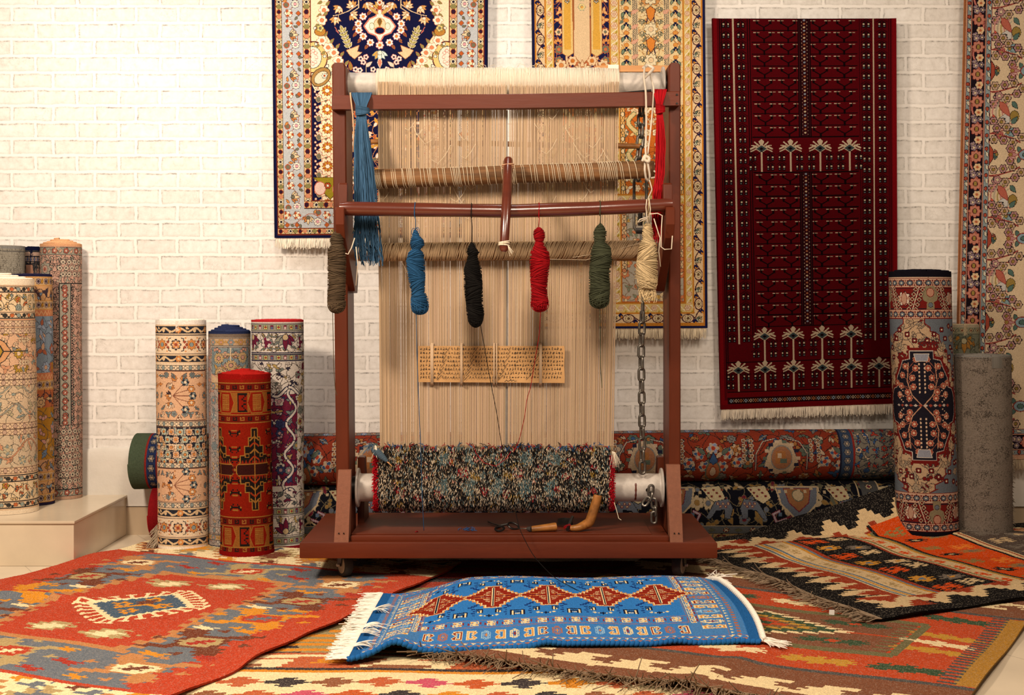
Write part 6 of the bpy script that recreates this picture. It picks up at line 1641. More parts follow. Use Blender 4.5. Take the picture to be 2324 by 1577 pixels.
# blue pile rug on top
def S_f(u, v):
    w = 1-v                              # 0 near edge, 1 far edge
    h = ss(u, .03, .27)*(1-.10*ss(u, .95, 1))
    yf = np.interp(u, [0, .10, .2, .3, .5, .62, .8, .95, 1], [3.79, 3.86, 3.875, 3.91, 3.945, 3.955, 3.975, 3.985, 3.97])
    yb = 4.65+.19*h
    g = np.interp(w, [0, .06, .25, .45, .62, .74, .86, 1], [.02, .10, .42, .74, .96, 1.0, .72, .18])
    z = .030+.066*h*g+.030*np.exp(-((u-.105-.02*w)/.045)**2)*np.exp(-(w/.22)**2)+.010*np.exp(-((u-.47)/.03)**2)*np.exp(-(w/.1)**2)+.009*np.exp(-((u-.79)/.04)**2)*np.exp(-(w/.1)**2)
    z = z+.010*np.sin(u*40)*0+.004*np.sin(u*14+w*3)
    X = -.505+1.305*u+.02*w*(1-u)+.022*np.sin(w*5)*u*ss(u, .8, 1)-.03*w*u
    return X, yf+(yb-yf)*w, z
rf = rug('wool_rug', chart_blue_rug(), S_f, 'small blue pile rug with a row of red diamonds, lying in front of the loom', 'pile', .010, .0, 5, '1d5590', base=(.15, 4.3, 0), wob=.0012, jit=.09)
mb = MB(); c = s2l(hx('1f5f9e')); R = np.random.default_rng(2)
uu = np.linspace(0, 1, 420); e = np.stack(S_f(uu, np.ones(420)), -1); ph = np.arange(420)*1.25
mb.tube(e+np.stack([0*ph, .0016*np.sin(ph), .0016*np.cos(ph)], -1)+np.array([0, -.002, -.001]), .0085+.0009*np.sin(ph*2), 8, c); mb.build('corded_edge', M['yarn'], rf, angle=False)
vv = np.linspace(0, 1, 60); e = np.stack(S_f(np.zeros(60), vv), -1); fringe('fringe', e, (-1, -.05, .12), .058, 900, 'f2eadc', rf, .0019, .18, 7, seg=6, curl=.35, gravity=.35, zmin=.03)
e = np.stack(S_f(np.ones(60), vv), -1); e2_ = e[::1]
ph = np.linspace(0, 60, 260); ce = np.stack([np.interp(np.linspace(0, 1, 260), vv, e[:, k]) for k in range(3)], -1)
mb = MB(); c = s2l(hx('efe8da'))
for q in (0, 2.09, 4.18): mb.tube(ce+np.stack([.010+.006*np.sin(ph*2+q), 0*ph, .004+.006*np.cos(ph*2+q)], -1), .0055, 6, c)
mb.build('plaited_edge', M['cotton'], rf, angle=False)
e3 = ce[:50]+np.array([.012, 0, .008]); fringe('fringe', e3, (.25, -.4, .3), .05, 90, 'efe8da', rf, .0026, .4, 8, seg=6, curl=1.4, gravity=.5, zmin=.05)
fringe('fringe', ce[-14:]+np.array([.01, 0, 0]), (.75, -.75, .0), .075, 60, 'efe8da', rf, .002, .3, 9, seg=5, gravity=.2, zmin=.03)
# loose clumps of the left fringe folded back over the rug
for k, (v0, a) in enumerate(((.36, .1), (.62, .2), (.70, -.1), (.88, .15))):
    q = np.array([S_f(np.array([.004]), np.array([v0+d])) for d in (-.02, .02)])[:, :, 0]+np.array([0, 0, .012])
    fringe('fringe', q, (.9, a, .35), .06, 16, 'f3ecde', rf, .0015, .4, 20+k, seg=4, gravity=.4)
# paper tag caught in the black kilim's fringe
tg = MB(); p = FL(1888, 1391, .045); tg.prism([(p[0]-.010, .040), (p[0]+.008, .038), (p[0]+.009, .056), (p[0]-.009, .056)], 1, p[1]-.001, p[1]+.001)
tag(tg.build('paper_tag', M['white']), 'tiny white tag in the fringe of the black bordered kilim', 'tag')
# ---------------------------------------------------------------- the loom
LY = 4.98
loom = thing('carpet_loom', 'red brown wooden carpet loom on castors with a half woven carpet, in the middle', 'loom', (0, 5.1, .02))
def X_(px, Y): return (px-CX)/FPX*Y
def Z_(py, Y): return EYE-(py-HZ)/FPX*Y
BT = Z_(1231, 4.88)                      # top of the base
# base board and the board on it
mb = MB(); mb.box(X_(680, 4.88), X_(1628, 4.88), 4.88, 5.56, Z_(1267, 4.88), BT, bev=.004); base = mb.build('base_board', M['paint_h'], loom)
mb = MB(); mb.box(X_(797, 4.92), X_(1517, 4.92), 4.905, 5.44, BT, BT+.022, bev=.003); mb.box(X_(797, 4.92), X_(1480, 4.92), 4.93, 5.42, BT+.022, BT+.027, bev=.002)
mb.build('tread_board', M['paint_h'], loom)
# uprights: broad boards seen edge on
def upright(xt, xb, wt):
    mb = MB(); y0, y1 = 4.95, 5.15; zt, zb = Z_(142, 4.95), BT
    A = [(X_(xt, y0), X_(xt+wt, y0), zt), (X_(xb, y0), X_(xb+wt-1, y0), zb)]
    b = .005; R = []
    for xa, xc, z in ((A[1][0], A[1][1], zb), (A[0][0], A[0][1], zt-.02), (A[0][0]+.003, A[0][1]-.003, zt-.006), (A[0][0]+.010, A[0][1]-.010, zt)):
        R.append([(xa+b, y0, z), (xc-b, y0, z), (xc, y0+b, z), (xc, y1-b, z), (xc-b, y1, z), (xa+b, y1, z), (xa, y1-b, z), (xa, y0+b, z)])
    idx = mb.grid(np.array(R), None, closed_u=True); mb.cap(idx[-1]); mb.cap(idx[0][::-1]); return mb.build('upright', M['paint'], loom)
upright(753, 764, 31); upright(1518, 1519, 27)
for (a, b, t0, t1) in ((768, 797, 758, 791), (1512, 1543, 1521, 1550)):   # slanting front braces
    ztop = Z_(1066 if a < 1000 else 1054, 4.935); mb = MB()
    xa, xb = X_(a, 4.93), X_(b, 4.93); xc, xd = X_(t0, 4.886), X_(t1, 4.886)
    R = np.array([[(xa, 4.925, ztop), (xb, 4.925, ztop), (xb, 4.95, ztop), (xa, 4.95, ztop)], [(xc, 4.884, BT), (xd, 4.884, BT), (xd, 4.95, BT), (xc, 4.95, BT)]])
    idx = mb.grid(R, None, closed_u=True); mb.cap(idx[0][::-1]); mb.cap(idx[1])
    br = mb.build('brace', M['primer'], loom, smooth=False); br['label'] = 'pinkish brown slanting brace'
    mb = MB()
    for q in (.33, .67): mb.cyl((xc+(xd-xc)*q, 4.8845, BT+.035), (xc+(xd-xc)*q, 4.8885, BT+.035), .0028, 10)
    mb.build('screw', M['iron'], br)
for x in (822, 1498):                     # short rear legs that carry the lower roller
    mb = MB(); mb.prism([(5.16, BT), (5.34, BT), (5.22, .48), (5.16, .48)], 0, X_(x, 5.2)-.014, X_(x, 5.2)+.014, bev=.003); mb.build('rear_brace', M['paint'], loom)
# cross bar
y0, y1 = 4.905, 4.95
mb = MB(); xl, xr = X_(753, y0), X_(1542, y0)
R = []
for x, ta, tb in ((xl, 216, 248), (0.0, 213, 245), (xr, 207, 239)):
    R.append([(x, y0, Z_(ta, y0)-.003), (x, y0+.003, Z_(ta, y0)), (x, y1-.003, Z_(ta, y0)), (x, y1, Z_(ta, y0)-.003), (x, y1, Z_(tb, y0)), (x, y0, Z_(tb, y0))])
idx = mb.grid(np.array(R), None, closed_u=True); mb.cap(idx[0][::-1]); mb.cap(idx[-1]); cb = mb.build('crossbar', M['paint_h'], loom)
def bolts(px, py, Y, n, parent, dy=0, dx=0, r=.004):
    for i in range(n):
        m_ = MB(); p = PX(px+dx*i, py+dy*i, Y); m_.cyl(p, (p[0], Y-.004, p[2]), r, 10); m_.build('screw', M['iron'], parent)
bolts(1536, 215, 4.905, 2, cb, 20)
# rollers
def roller(name, x0, x1, Yc, zc, r, rf, xa, xb):
    mb = MB(); mb.cyl((X_(x0, Yc), Yc, zc), (X_(x1, Yc), Yc, zc), r, 48); ro = mb.build(name, M['silver'], loom)
    for x, s in ((xa, 1), (xb, -1)):
        m2 = MB(); X = X_(x, Yc); th = np.linspace(0, 2*np.pi, 49)[:-1]
        prof = [(-.004, .02), (-.004, rf*.985), (0, rf), (.004, rf*.985), (.004, rf*.9), (.006, r*1.06), (.012, r*1.005)]
        G = np.array([[(X+s*p, Yc+q*math.cos(t), zc+q*math.sin(t)) for t in th] for p, q in prof]); m2.grid(G, None, closed_u=True); m2.build('flange', M['silver'], ro)
        m3 = MB(); m3.cyl((X-s*.004, Yc, zc), (X-s*.035, Yc, zc), r*.82, 28); m3.build('axle', M['iron'], ro)
    return ro
TY = 5.055; TZ = Z_(192, TY)
roller('upper_roller', 784, 1503, TY, TZ, .049, .073, 785, 1504)
BY = 5.055; BZ = Z_(1106, BY)
lo = roller('lower_roller', 812, 1502, BY, BZ, .057, .080, 813, 1501)
mb = MB(); p = X_(1443, 5.0)
for x0, x1, z0, z1 in ((-.004, .004, -.045, .028),):
    mb.grid(np.array([[(p+(.0035+.001*math.sin(k*2))*s, BY-.0578*math.cos(t), BZ+.0578*math.sin(t)) for s in (-1, 1)] for k, t in enumerate(np.linspace(-.9, .45, 12))]))
mb.build('paint_drip', M['pole'], lo)
# warp
R = np.random.default_rng(77)
xl_t, xr_t, xl_b, xr_b = 856, 1405, 862, 1393
WB = s2l(hx('b9a083'))
mb = MB()
zt = TZ-.01; zb = Z_(1012, LY)
for layer, (yo, n, hw) in enumerate(((0, 276, 1.22), (.008, 262, 1.55))):
    for i in range(n):
        t = (i+.5+R.uniform(-.3, .3))/n
        xt = xl_t+(xr_t-xl_t)*t; xb = xl_b+(xr_b-xl_b)*t
        if abs(xb-1149) < 2.3 or R.random() < .015: continue
        tj = R.normal(0, .7); w = hw*R.uniform(.8, 1.15)*LY/FPX*.5*1.25
        zs = [TZ, Z_(262, LY), Z_(395, LY), Z_(565, LY), Z_(700, LY), Z_(1012, LY)]
        ys = [TY-.066+yo*.4, LY+.002+yo, LY+.001+yo, LY-.012+yo*.5, LY+yo*.6, LY-.002+yo*.5]
        jj = [0, tj*.8, tj*.3, R.normal(0, .35), R.normal(0, .25), 0]
        P_ = []
        for z, y, j in zip(zs, ys, jj):
            f = (zt-z)/(zt-zb); x = X_(xt+(xb-xt)*f+j, LY); P_.append((x, y, z))
        G = np.array([[(x-w, y, z), (x, y-w*1.1, z), (x+w, y, z)] for x, y, z in P_])
        mb.grid(G, WB*R.uniform(.86, 1.12)*np.array([1, R.uniform(.97, 1.02), R.uniform(.93, 1.05)]))
wp = mb.build('warp_threads', M['cotton'], loom, angle=False); wp['kind'] = 'stuff'
# the warp wound on the upper roller
mb = MB()
n = 470; th = np.linspace(-2.2, 3.3, 26)
for i in range(n):
    x = X_(xl_t-4+(xr_t-xl_t+6)*(i+.5)/n, LY)+R.normal(0, .0002); r = .0655+R.uniform(-.0012, .0008)+(.004*ss(i/n, .02, .2) if i < n*.5 else .004*ss(1-i/n, 0, .1)); wd = .0009
    sl = R.normal(0, .0006)
    G = np.array([[(x+q*wd+sl*t, TY-(r-abs(q)*.0009)*math.cos(t), TZ+(r-abs(q)*.0009)*math.sin(t)) for q in (-1, 0, 1)] for t in th]); mb.grid(G, s2l(hx('ddd0bb'))*R.uniform(.9, 1.08))
mb.cyl((X_(xl_t-4, LY), TY, TZ), (X_(xr_t+2, LY), TY, TZ), .0635, 40, s2l(hx('cdbfa6')))
mb.build('wound_warp', M['cotton'], loom, angle=False)
for k in range(0): pass
# stray ends of thread
mb = MB()
def stray(pts, r=.0009, c='ddcdb0'): mb.tube(pts, r, 4, s2l(hx(c)), caps=False)
for i in range(46):
    x = R.uniform(880, 1390); y = R.uniform(250, 470) if i % 3 else R.uniform(150, 160); Y = LY-.012 if y > 200 else TY-.06
    p = np.array(PX(x, y, Y)); L = R.uniform(.02, .09); s = R.choice([-1, 1])
    stray([p, p+[s*L*.25, -.012, -L*.5], p+[s*L*.6, -.014, -L*.9], p+[s*L*.9, -.008, -L*.7]] if y > 200 else [p, p+[s*.01, -.006, .012], p+[s*.03, -.012, .004], p+[s*.035, -.014, -.03]])
stray([PX(870, 566, 4.90), PX(900, 572, 4.90), PX(915, 600, 4.93), PX(935, 640, 4.95)]); stray([PX(1240, 588, 4.9), PX(1330, 590, 4.9), PX(1430, 560, 4.9), PX(1450, 552, 4.9)]); stray([PX(1300, 584, 4.9), PX(1390, 570, 4.9), PX(1455, 550, 4.88)])
mb.build('stray_threads', M['cotton'], loom, angle=False)['kind'] = 'stuff'
# cream roll of leashes (shed roll) and heddle stick, slender rod and slats behind
def stick(name, p0, p1, r0, r1, mat, seed=0, lump=.05, n=14):
    m_ = MB(); P_ = [np.array(p0)+(np.array(p1)-np.array(p0))*t for t in np.linspace(0, 1, 40)]; rr = [r0+(r1-r0)*t for t in np.linspace(0, 1, 40)]
    rr = np.array(rr)*(1+lump*np.sin(np.linspace(0, 9, 40)+seed)*.5); P_ = [p+np.array([0, 0, lump*.03*math.sin(i*.35+seed)]) for i, p in enumerate(P_)]
    m_.tube(P_, rr, 22); return m_.build(name, mat, loom)
hs = stick('heddle_stick', PX(842, 407, 4.915), PX(1484, 385, 4.905), .0375, .0345, M['wood'], 1)
mb = MB()
def wraps(mb, a, b, r, xs, tilt, c, wd=.0016, th0=-1.6, th1=1.7):
    a = np.array(a); b = np.array(b)
    for x in xs:
        C = a+(b-a)*x; tl = tilt(x)
        mb.tube([(C[0]+tl*t*.5, C[1]-(r+.0012)*math.cos(t), C[2]+(r+.0012)*math.sin(t)) for t in np.linspace(th0, th1, 12)], wd, 4, s2l(hx(c))*R.uniform(.88, 1.1), caps=False)
xs = []; x = .0
while x < .93:
    if x < .035: x += .0035
    else: x += R.choice([.005, .006, .007, .013, .018, .024], p=[.2, .2, .2, .18, .12, .10])
    xs.append(x)
wraps(mb, PX(842, 407, 4.915), PX(1484, 385, 4.905), .037, xs, lambda x: -.010-.012*max(0, x-.6)+R.normal(0, .002), 'd3c3a6', .00135)
mb.build('leashes', M['cotton'], hs, angle=False)
sr = stick('shed_roll', PX(862, 572, 4.93), PX(1449, 566, 4.93), .031, .033, M['wood'], 3, .02)
mb = MB(); wraps(mb, PX(862, 572, 4.93), PX(1449, 566, 4.93), .0345, np.linspace(0, 1, 330)+R.normal(0, .0012, 330), lambda x: .012+.03*x*x+R.normal(0, .004), 'b59a78', .0021, -2.2, 2.2)
mb.build('leashes', M['cotton'], sr, angle=False)
stick('shed_rod', PX(842, 322, 5.03), PX(1452, 332, 5.03), .0105, .0115, M['handle'], 2, .04)
mb = MB(); mb.box(X_(1352, 5.13), X_(1532, 5.13), 5.125, 5.14, Z_(163, 5.13), Z_(149, 5.13), bev=.002); mb.build('top_slat', M['pine'], loom)
mb = MB(); mb.box(X_(1380, 5.12), X_(1404, 5.12), 5.118, 5.146, Z_(166, 5.12), Z_(147, 5.12), s2l(hx('e6dccb')), bev=.001); mb.build('cloth_tie', M['cotton'], loom)
mb = MB(); mb.box(X_(800, 5.02), X_(1470, 5.02), 5.015, 5.03, Z_(592, 5.02), Z_(574, 5.02), bev=.002); mb.build('rear_slat', M['pine'], loom)
mb = MB(); mb.box(X_(1145.5, 5.0), X_(1152.5, 5.0), 4.998, 5.001, Z_(1016, 5.0), Z_(250, 5.0), bev=0); mb.build('steel_strip', M['silver'], loom)
mb = MB(); mb.cyl(PX(1406, 213, 4.975), PX(1478, 206, 4.975), .006, 12); mb.build('tension_rod', M['iron'], loom)
# pole brackets: forked arms that reach forward
for xi, s in ((783, -1), (1510, 1)):
    mb = MB(); xe = X_(xi, 4.69); a, b = (xe-.034, xe) if s < 0 else (xe, xe+.034)
    zp = Z_(475, 4.71)
    arm = [(4.665, zp-.005), (4.675, zp+.006), (4.688, zp-.004), (4.695, zp-.022), (4.712, zp-.028), (4.735, zp-.020), (4.742, zp+.01), (4.748, zp+.098), (4.762, zp+.106), (4.785, zp+.104), (4.795, zp+.01), (5.10, 1.235), (5.07, 1.165), (4.99, 1.172), (4.70, zp-.11), (4.668, zp-.06)]
    mb.prism(arm, 0, a, b, bev=.0025); mb.build('pole_bracket', M['paint'], loom, smooth=False)
# castors
for xp, ang, Yw in ((783, .55, 4.99), (1541, -.45, 4.985), (800, .4, 5.44), (1500, -.4, 5.44)):
    zg = .021; r = .047; cx, cy, cz = X_(xp, Yw), Yw, zg+r
    ax = np.array([-math.cos(ang), -math.sin(abs(ang)), 0]) if ang > 0 else np.array([math.cos(ang), -math.sin(abs(ang)), 0]); ax /= np.linalg.norm(ax); ay = np.array([-ax[1], ax[0], 0])
    c = bpy.data.objects.new('castor', None); c.location = (cx-root_loc(loom)[0], cy-root_loc(loom)[1], cz-root_loc(loom)[2]); link(c, loom)
    def lathe(name, prof, mat):
        m_ = MB(); th = np.linspace(0, 2*np.pi, 41)[:-1]
        G = np.array([[np.array([cx, cy, cz])+ax*p+(ay*math.cos(t)+np.array([0, 0, 1])*math.sin(t))*q for t in th] for p, q in prof]); i_ = m_.grid(G, None, closed_u=True); m_.cap(i_[-1]); m_.cap(i_[0][::-1]); return m_.build(name, mat, c)
    lathe('tyre', [(-.017, r*.72), (-.017, r*.93), (-.010, r), (.010, r), (.017, r*.93), (.017, r*.72)], M['rubber'])
    hub = lathe('wheel_disc', [(-.0175, .012), (-.0175, r*.74), (.0175, r*.74), (.0195, r*.66), (.018, r*.4), (.021, .010)], M['hub'])
    lathe('axle_bolt', [(.015, .004), (.032, .006), (.036, .006), (.037, .004)], M['silver'])
    m_ = MB()
    for sd in (-1, 1):
        o_ = np.array([cx, cy, cz])+ax*sd*.024
        pts = [(-.013, -.004), (.013, -.004), (.030, .048), (-.018, .048)]
        V = [o_+ay*p+np.array([0, 0, q])+ax*k for k in (-.0015, .0015) for p, q in pts]
        m_.add(V, [(0, 1, 2, 3), (7, 6, 5, 4), (0, 4, 5, 1), (1, 5, 6, 2), (2, 6, 7, 3), (3, 7, 4, 0)])
    zt_ = Z_(1267, 4.88); m_.cyl((cx+ay[0]*.006, cy+ay[1]*.006, cz+.045), (cx+ay[0]*.006, cy+ay[1]*.006, zt_-.001), .028, 24); m_.box(cx-.035, cx+.035, cy-.03, cy+.03, zt_-.004, zt_+.0, bev=0)
    m_.build('fork', M['iron'], c)

# the half-woven carpet with its long uncut pile
def carpet_profile(v):
    """v 0 the fell, 1 behind the roller: returns y, z, outward normal angle"""
    z0 = Z_(1012, LY); r = .083
    s = v*.44; straight = z0-BZ
    if s < straight: return LY-.006, z0-s, 0.0
    a = (s-straight)/r
    return BY-r*math.cos(a)+(LY-.006-(BY-r))*max(0, 1-a), BZ-r*math.sin(a), a
xl_c, xr_c = 850, 1392
cp = bpy.data.objects.new('woven_carpet', None); cp.location = (0, -.12, .4); link(cp, loom)
mb = MB(); G = np.array([[(X_(xl_c+(xr_c-xl_c)*u, LY), carpet_profile(v)[0], carpet_profile(v)[1]) for u in np.linspace(0, 1, 60)] for v in np.linspace(0, 1, 44)])
mb.grid(G, s2l(hx('2a2826'))); mb.build('foundation', M['back'], cp, angle=False)
# chart of the pile: borders, pale blue arches, flowers
C_ = Chart(544, 232, .62, '1d1d1f'); IV, BL, RD_, OC_, PK_ = 'c3b49c', '5f7678', '96212a', '9a7a34', 'c08c78'
field(C_, 0, 0, 544, 232, '262526', [IV, IV, 'a89a84', OC_, PK_, IV, BL], '111114', 17, 61, 1.4, True, True, 'plbsl')
for i in range(5):
    x = 150+i*64
    C_.poly([(x-16, 18), (x, 8), (x+18, 14), (x+20, 34), (x+4, 40)], BL); C_.poly([(x-4, 70), (x+14, 66), (x+16, 98), (x-6, 108), (x-16, 88)], BL); C_.ell(x+30, 60, 9, 6, BL)
for (x, y) in ((200, 54), (328, 54), (140, 100), (250, 96), (300, 100), (420, 90), (95, 110), (380, 44), (175, 30), (455, 30), (470, 110), (230, 24), (285, 20), (60, 26), (60, 100), (486, 96), (360, 110), (110, 60), (440, 62)):
    C_.ros(x, y, 13 if y in (54,) else 9, 7, RD_, (IV, OC_)[x % 2], '1a1a1c', 2, alt=PK_)
for x in (226, 306): C_.ell(x, 62, 13, 7, OC_, IV, 2, a=.6)
for x in (26, 70): C_.rect(x, 0, x+3, 232, '111113')
for i in range(30): C_.ros(49, 8+i*17, 7, 5, (IV, OC_, RD_)[i % 3], None, '17171a', 2); C_.ell(12, 6+i*9, 4, 3, IV); C_.ros(503, 8+i*17, 7, 5, (OC_, IV, RD_)[i % 3], None, '17171a', 2)
for x in (480, 524): C_.rect(x, 0, x+3, 232, '111113')
Rp = np.random.default_rng(5); nu, nv = 206, 88
V = []; Fq = []; Cq = []; k = 0; col = s2l(C_.a)
for j in range(nv):
    for i in range(nu):
        u = (i+.5+Rp.uniform(-.45, .45))/nu; v = (j+.5+Rp.uniform(-.45, .45))/nv*.93+.004
        y, z, a = carpet_profile(v); nrm = np.array([0, -math.cos(a), -math.sin(a)]); tg = np.array([0, 0, -1.0]) if a == 0 else np.array([0, math.sin(a), -math.cos(a)])
        b = np.array([X_(xl_c+7+(xr_c-xl_c-14)*u, LY), y, z]); L = Rp.uniform(.010, .019)
        side = np.array([1., 0, 0]); d = nrm*Rp.uniform(.55, .9)+tg*Rp.uniform(.2, .75)+side*Rp.normal(0, .28); d /= np.linalg.norm(d); w_ = Rp.uniform(.0012, .0019)
        s1 = side*math.cos(Rp.uniform(-.8, .8)); s1 = s1+tg*Rp.normal(0, .3); s1 /= np.linalg.norm(s1); s2 = np.cross(d, s1); m_ = b+d*L*.6+tg*.0012; t_ = b+d*L+tg*.004
        for P3, w2 in ((b, w_*.7), (m_, w_), (t_, w_*.75)):
            V += [P3+s1*w2, P3+s2*w2*.8, P3-s1*w2, P3-s2*w2*.8]
        for q in (0, 4):
            for e_ in range(4): Fq.append((k+q+e_, k+q+(e_+1) % 4, k+q+4+(e_+1) % 4, k+q+4+e_))
        Fq.append((k+8, k+9, k+10, k+11))
        cc = col[min(C_.H-1, int(v/.96*C_.H)), min(C_.W-1, max(0, int((u+Rp.normal(0, .004))*C_.W)))]*Rp.uniform(.75, 1.25)
        qq = Rp.random(); cc = s2l(hx(('c3b49c', 'c9bba2', '6f8486', 'b9a486')[int(qq/.34*4)]))*Rp.uniform(.8, 1.15) if qq < .34 else cc
        Cq += [cc]*9; k += 12
pl = raw_mesh('cut_pile', np.array(V), [np.array(Fq)], M['yarn'], cp, np.array(Cq), True); pl['kind'] = 'stuff'
def furry(name, xa, xb, c, n, v0=.08, v1=.86, parent=cp, L=.012):
    m_ = MB()
    for i in range(n):
        v = Rp.uniform(v0, v1); y, z, a = carpet_profile(v); p = np.array([X_(Rp.uniform(xa, xb), LY), y, z]); d = np.array([Rp.normal(0, .5), -math.cos(a), -math.sin(a)-.35*Rp.random()]); d /= np.linalg.norm(d)
        m_.tube([p, p+d*L*.6, p+d*L*Rp.uniform(.8, 1.3)], [.0018, .002, .0012], 4, s2l(hx(c))*Rp.uniform(.75, 1.2), caps=True)
    return m_.build(name, M['yarn'], parent, angle=False)
furry('red_selvedge', 848, 857, 'b01322', 900); furry('red_selvedge', 1384, 1393, 'a81422', 900)
m_ = MB()                                 # tufts just knotted along the fell
for i in range(120):
    x = Rp.uniform(870, 1385); c = Rp.choice(['9c1a22', '2c5a8c', '9c1a22', '1f1f22', '1f1f22', '2c5a8c', '5f7678']); p = np.array(PX(x, Rp.uniform(1008, 1016), LY-.008))
    for q in range(3):
        d = np.array([Rp.normal(0, .5), -.7, Rp.normal(.1, .6)]); d /= np.linalg.norm(d); m_.tube([p, p+d*.010, p+d*.020+np.array([0, 0, -.004])], [.0014, .0013, .0008], 4, s2l(hx(c))*Rp.uniform(.8, 1.2), caps=False)
m_.build('fell_tufts', M['yarn'], cp, angle=False)
m_ = MB(); pts = [PX(1074, 1008, LY-.01), PX(1080, 1028, LY-.03), PX(1098, 1050, LY-.035), PX(1125, 1058, LY-.035), PX(1150, 1040, LY-.03), PX(1160, 1024, LY-.02)]
m_.tube(pts, .0013, 5, s2l(hx('9c1a22'))); m_.build('loose_red_end', M['yarn'], cp, angle=False)
fringe('side_tassel', [PX(1389, 1024, 4.96), PX(1396, 1026, 4.96)], (.25, -.2, -1), .055, 22, 'd9cdb6', cp, .0012, .2, 3, seg=4, gravity=0)
m_ = MB(); m_.tube([PX(1394, 1140, 4.93), PX(1400, 1160, 4.92), PX(1404, 1176, 4.91), PX(1410, 1180, 4.90)], .0015, 5, s2l(hx('cdbfa4'))); m_.build('loose_end', M['cotton'], cp, angle=False)
# pole resting in the brackets, upright rod tied across it
PY = 4.71
mb = MB(); P_ = []; rr = []
for t in np.linspace(0, 1, 48):
    x = 772+(1525-772)*t; y = np.interp(t, [0, .25, .52, .75, 1], [473, 476, 479, 473.5, 464.5]); P_.append(PX(x, y, PY)); rr.append(.0265*(1+.025*math.sin(t*11)+.02*math.sin(t*31))*(1 if .01 < t < .99 else .88))
mb.tube(P_, rr, 26); tag(mb.build('wooden_pole', M['pole']), 'glossy brown round pole lying in the loom brackets with yarn skeins hung on it', 'pole')
def pole_at(px):
    i = np.interp(px, [772, 960, 1163, 1337, 1525], [473, 476, 479, 473.5, 464.5]); return PX(px, i, PY)
rod = thing('tied_rod', 'short glossy brown rod tied upright across the pole and the heddle stick', 'rod', PX(1143, 568, 4.66))
mb = MB(); mb.tube([PX(1154, 363, 4.83), PX(1153, 368, 4.82), PX(1149, 470, 4.665), PX(1144, 560, 4.64), PX(1143.5, 567, 4.64), PX(1143, 571, 4.64)], [.017, .0195, .0185, .0175, .016, .010], 20); mb.build('rod', M['pole'], rod)
mb = MB()
for k in range(3):
    z = PX(1153, 374+k*4, 4.81); mb.tube([(z[0]+.0215*math.sin(t), z[1]-.0215*math.cos(t), z[2]+.002*math.sin(t)) for t in np.linspace(0, 6.28, 20)], .0032, 6, s2l(hx('bd9272')))
mb.build('cord', M['cotton'], rod, angle=False)
mb = MB()
for k in range(3):
    z = PX(1144, 549+k*4, 4.64); mb.tube([(z[0]+.0195*math.sin(t), z[1]-.0195*math.cos(t), z[2]+.003*math.sin(t+k)) for t in np.linspace(0, 6.28, 20)], .0028, 6, s2l(hx('ddd0b8')))
mb.build('cord', M['cotton'], rod, angle=False)
fringe('cord_end', [PX(1152, 556, 4.62), PX(1156, 560, 4.62)], (.5, -.1, -1), .035, 10, 'ddd0b8', rod, .0011, .3, 2, seg=4)

# the knotting chart tucked into the warp
nt_ = thing('knotting_chart', 'long strip of brown paper with rows of handwritten signs, tucked into the warp', 'paper', PX(1112, 868, 4.955))
NY = 4.955; mb = MB()
G = np.array([[(X_(949+(1281-949)*u+.6*math.sin(v*9), NY), NY-.002*math.sin(u*7+v*2), Z_((785+3*u*0)*(1-v)+(867+2*u)*v-2*math.sin(u*3)*0, NY)) for u in np.linspace(0, 1, 40)] for v in np.linspace(0, 1, 8)])
mb.grid(G); G2 = G+np.array([0, .0009, 0]); mb.grid(G2[:, ::-1]); mb.build('paper_sheet', M['paper'], nt_)
GL = [  # strokes on a 6 x 6 cell, y down
 [[(1, 1), (4, 1), (4, 3), (1, 3), (1, 5), (4, 5)]], [[(1, 4), (2, 2), (3, 4), (4, 2), (5, 4)]], [[(3, 1), (4, 2), (3, 3), (2, 2), (3, 1)], [(3, 3), (2, 6)]],
 [[(1, 3), (2, 1.5), (4, 1.5), (5, 3), (4, 4.5), (2, 4.5), (1, 3)], [(3, 0), (3, 6)]], [[(2, 2), (4, 2), (3, 3.4), (4.4, 4), (3, 5.5), (1.5, 5)]], [[(1, 5), (2, 3), (3, 5), (5, 2)], [(3, 1), (3.3, 1.2)]],
 [[(4, 1), (2, 2.5), (2.2, 4), (4.4, 4.6), (1.5, 6)]], [[(3, 2), (4.2, 3.2), (3, 4.4), (1.8, 3.2), (3, 2)]], [[(1, 2.5), (5, 2.2)], [(2, 3.5), (2.4, 5), (4, 5), (4.5, 3.6)]], [[(2, 1), (2.4, 4.6), (4.6, 4.8)], [(1.2, .6), (3.4, .4)]],
 [[(1, 4), (1.4, 3), (2.2, 4.4), (3, 3), (3.8, 4.6), (4.6, 3)], [(2, 1.6), (4.2, 1.2)]], [[(4, 1.6), (3, 1.4), (2.6, 2.6), (4, 3), (3.6, 4.6), (1.6, 6)]], [[(1.5, 2), (2.5, 3.4), (3.5, 2), (4.6, 3.4)], [(2.6, 5), (3, 5)]]]
mb = MB(); Rg = np.random.default_rng(9)
def ink(pts, w=.0009):
    Q = [np.array([X_(a, NY), NY-.0032-.002*math.sin((a-949)/332*7), Z_(b, NY)]) for a, b in pts]
    for a, b in zip(Q[:-1], Q[1:]):
        d = b-a; n_ = np.array([-d[2], 0, d[0]]); n_ = n_/(np.linalg.norm(n_)+1e-9)*w; mb.add([a-n_, a+n_, b+n_, b-n_], [(0, 1, 2, 3)], (.01, .01, .01))
        mb.add([b+np.array([w*math.cos(t), 0, w*math.sin(t)]) for t in (0, 1.05, 2.09, 3.14, 4.19, 5.24)], [(0, 1, 2, 3, 4, 5)], (.01, .01, .01))
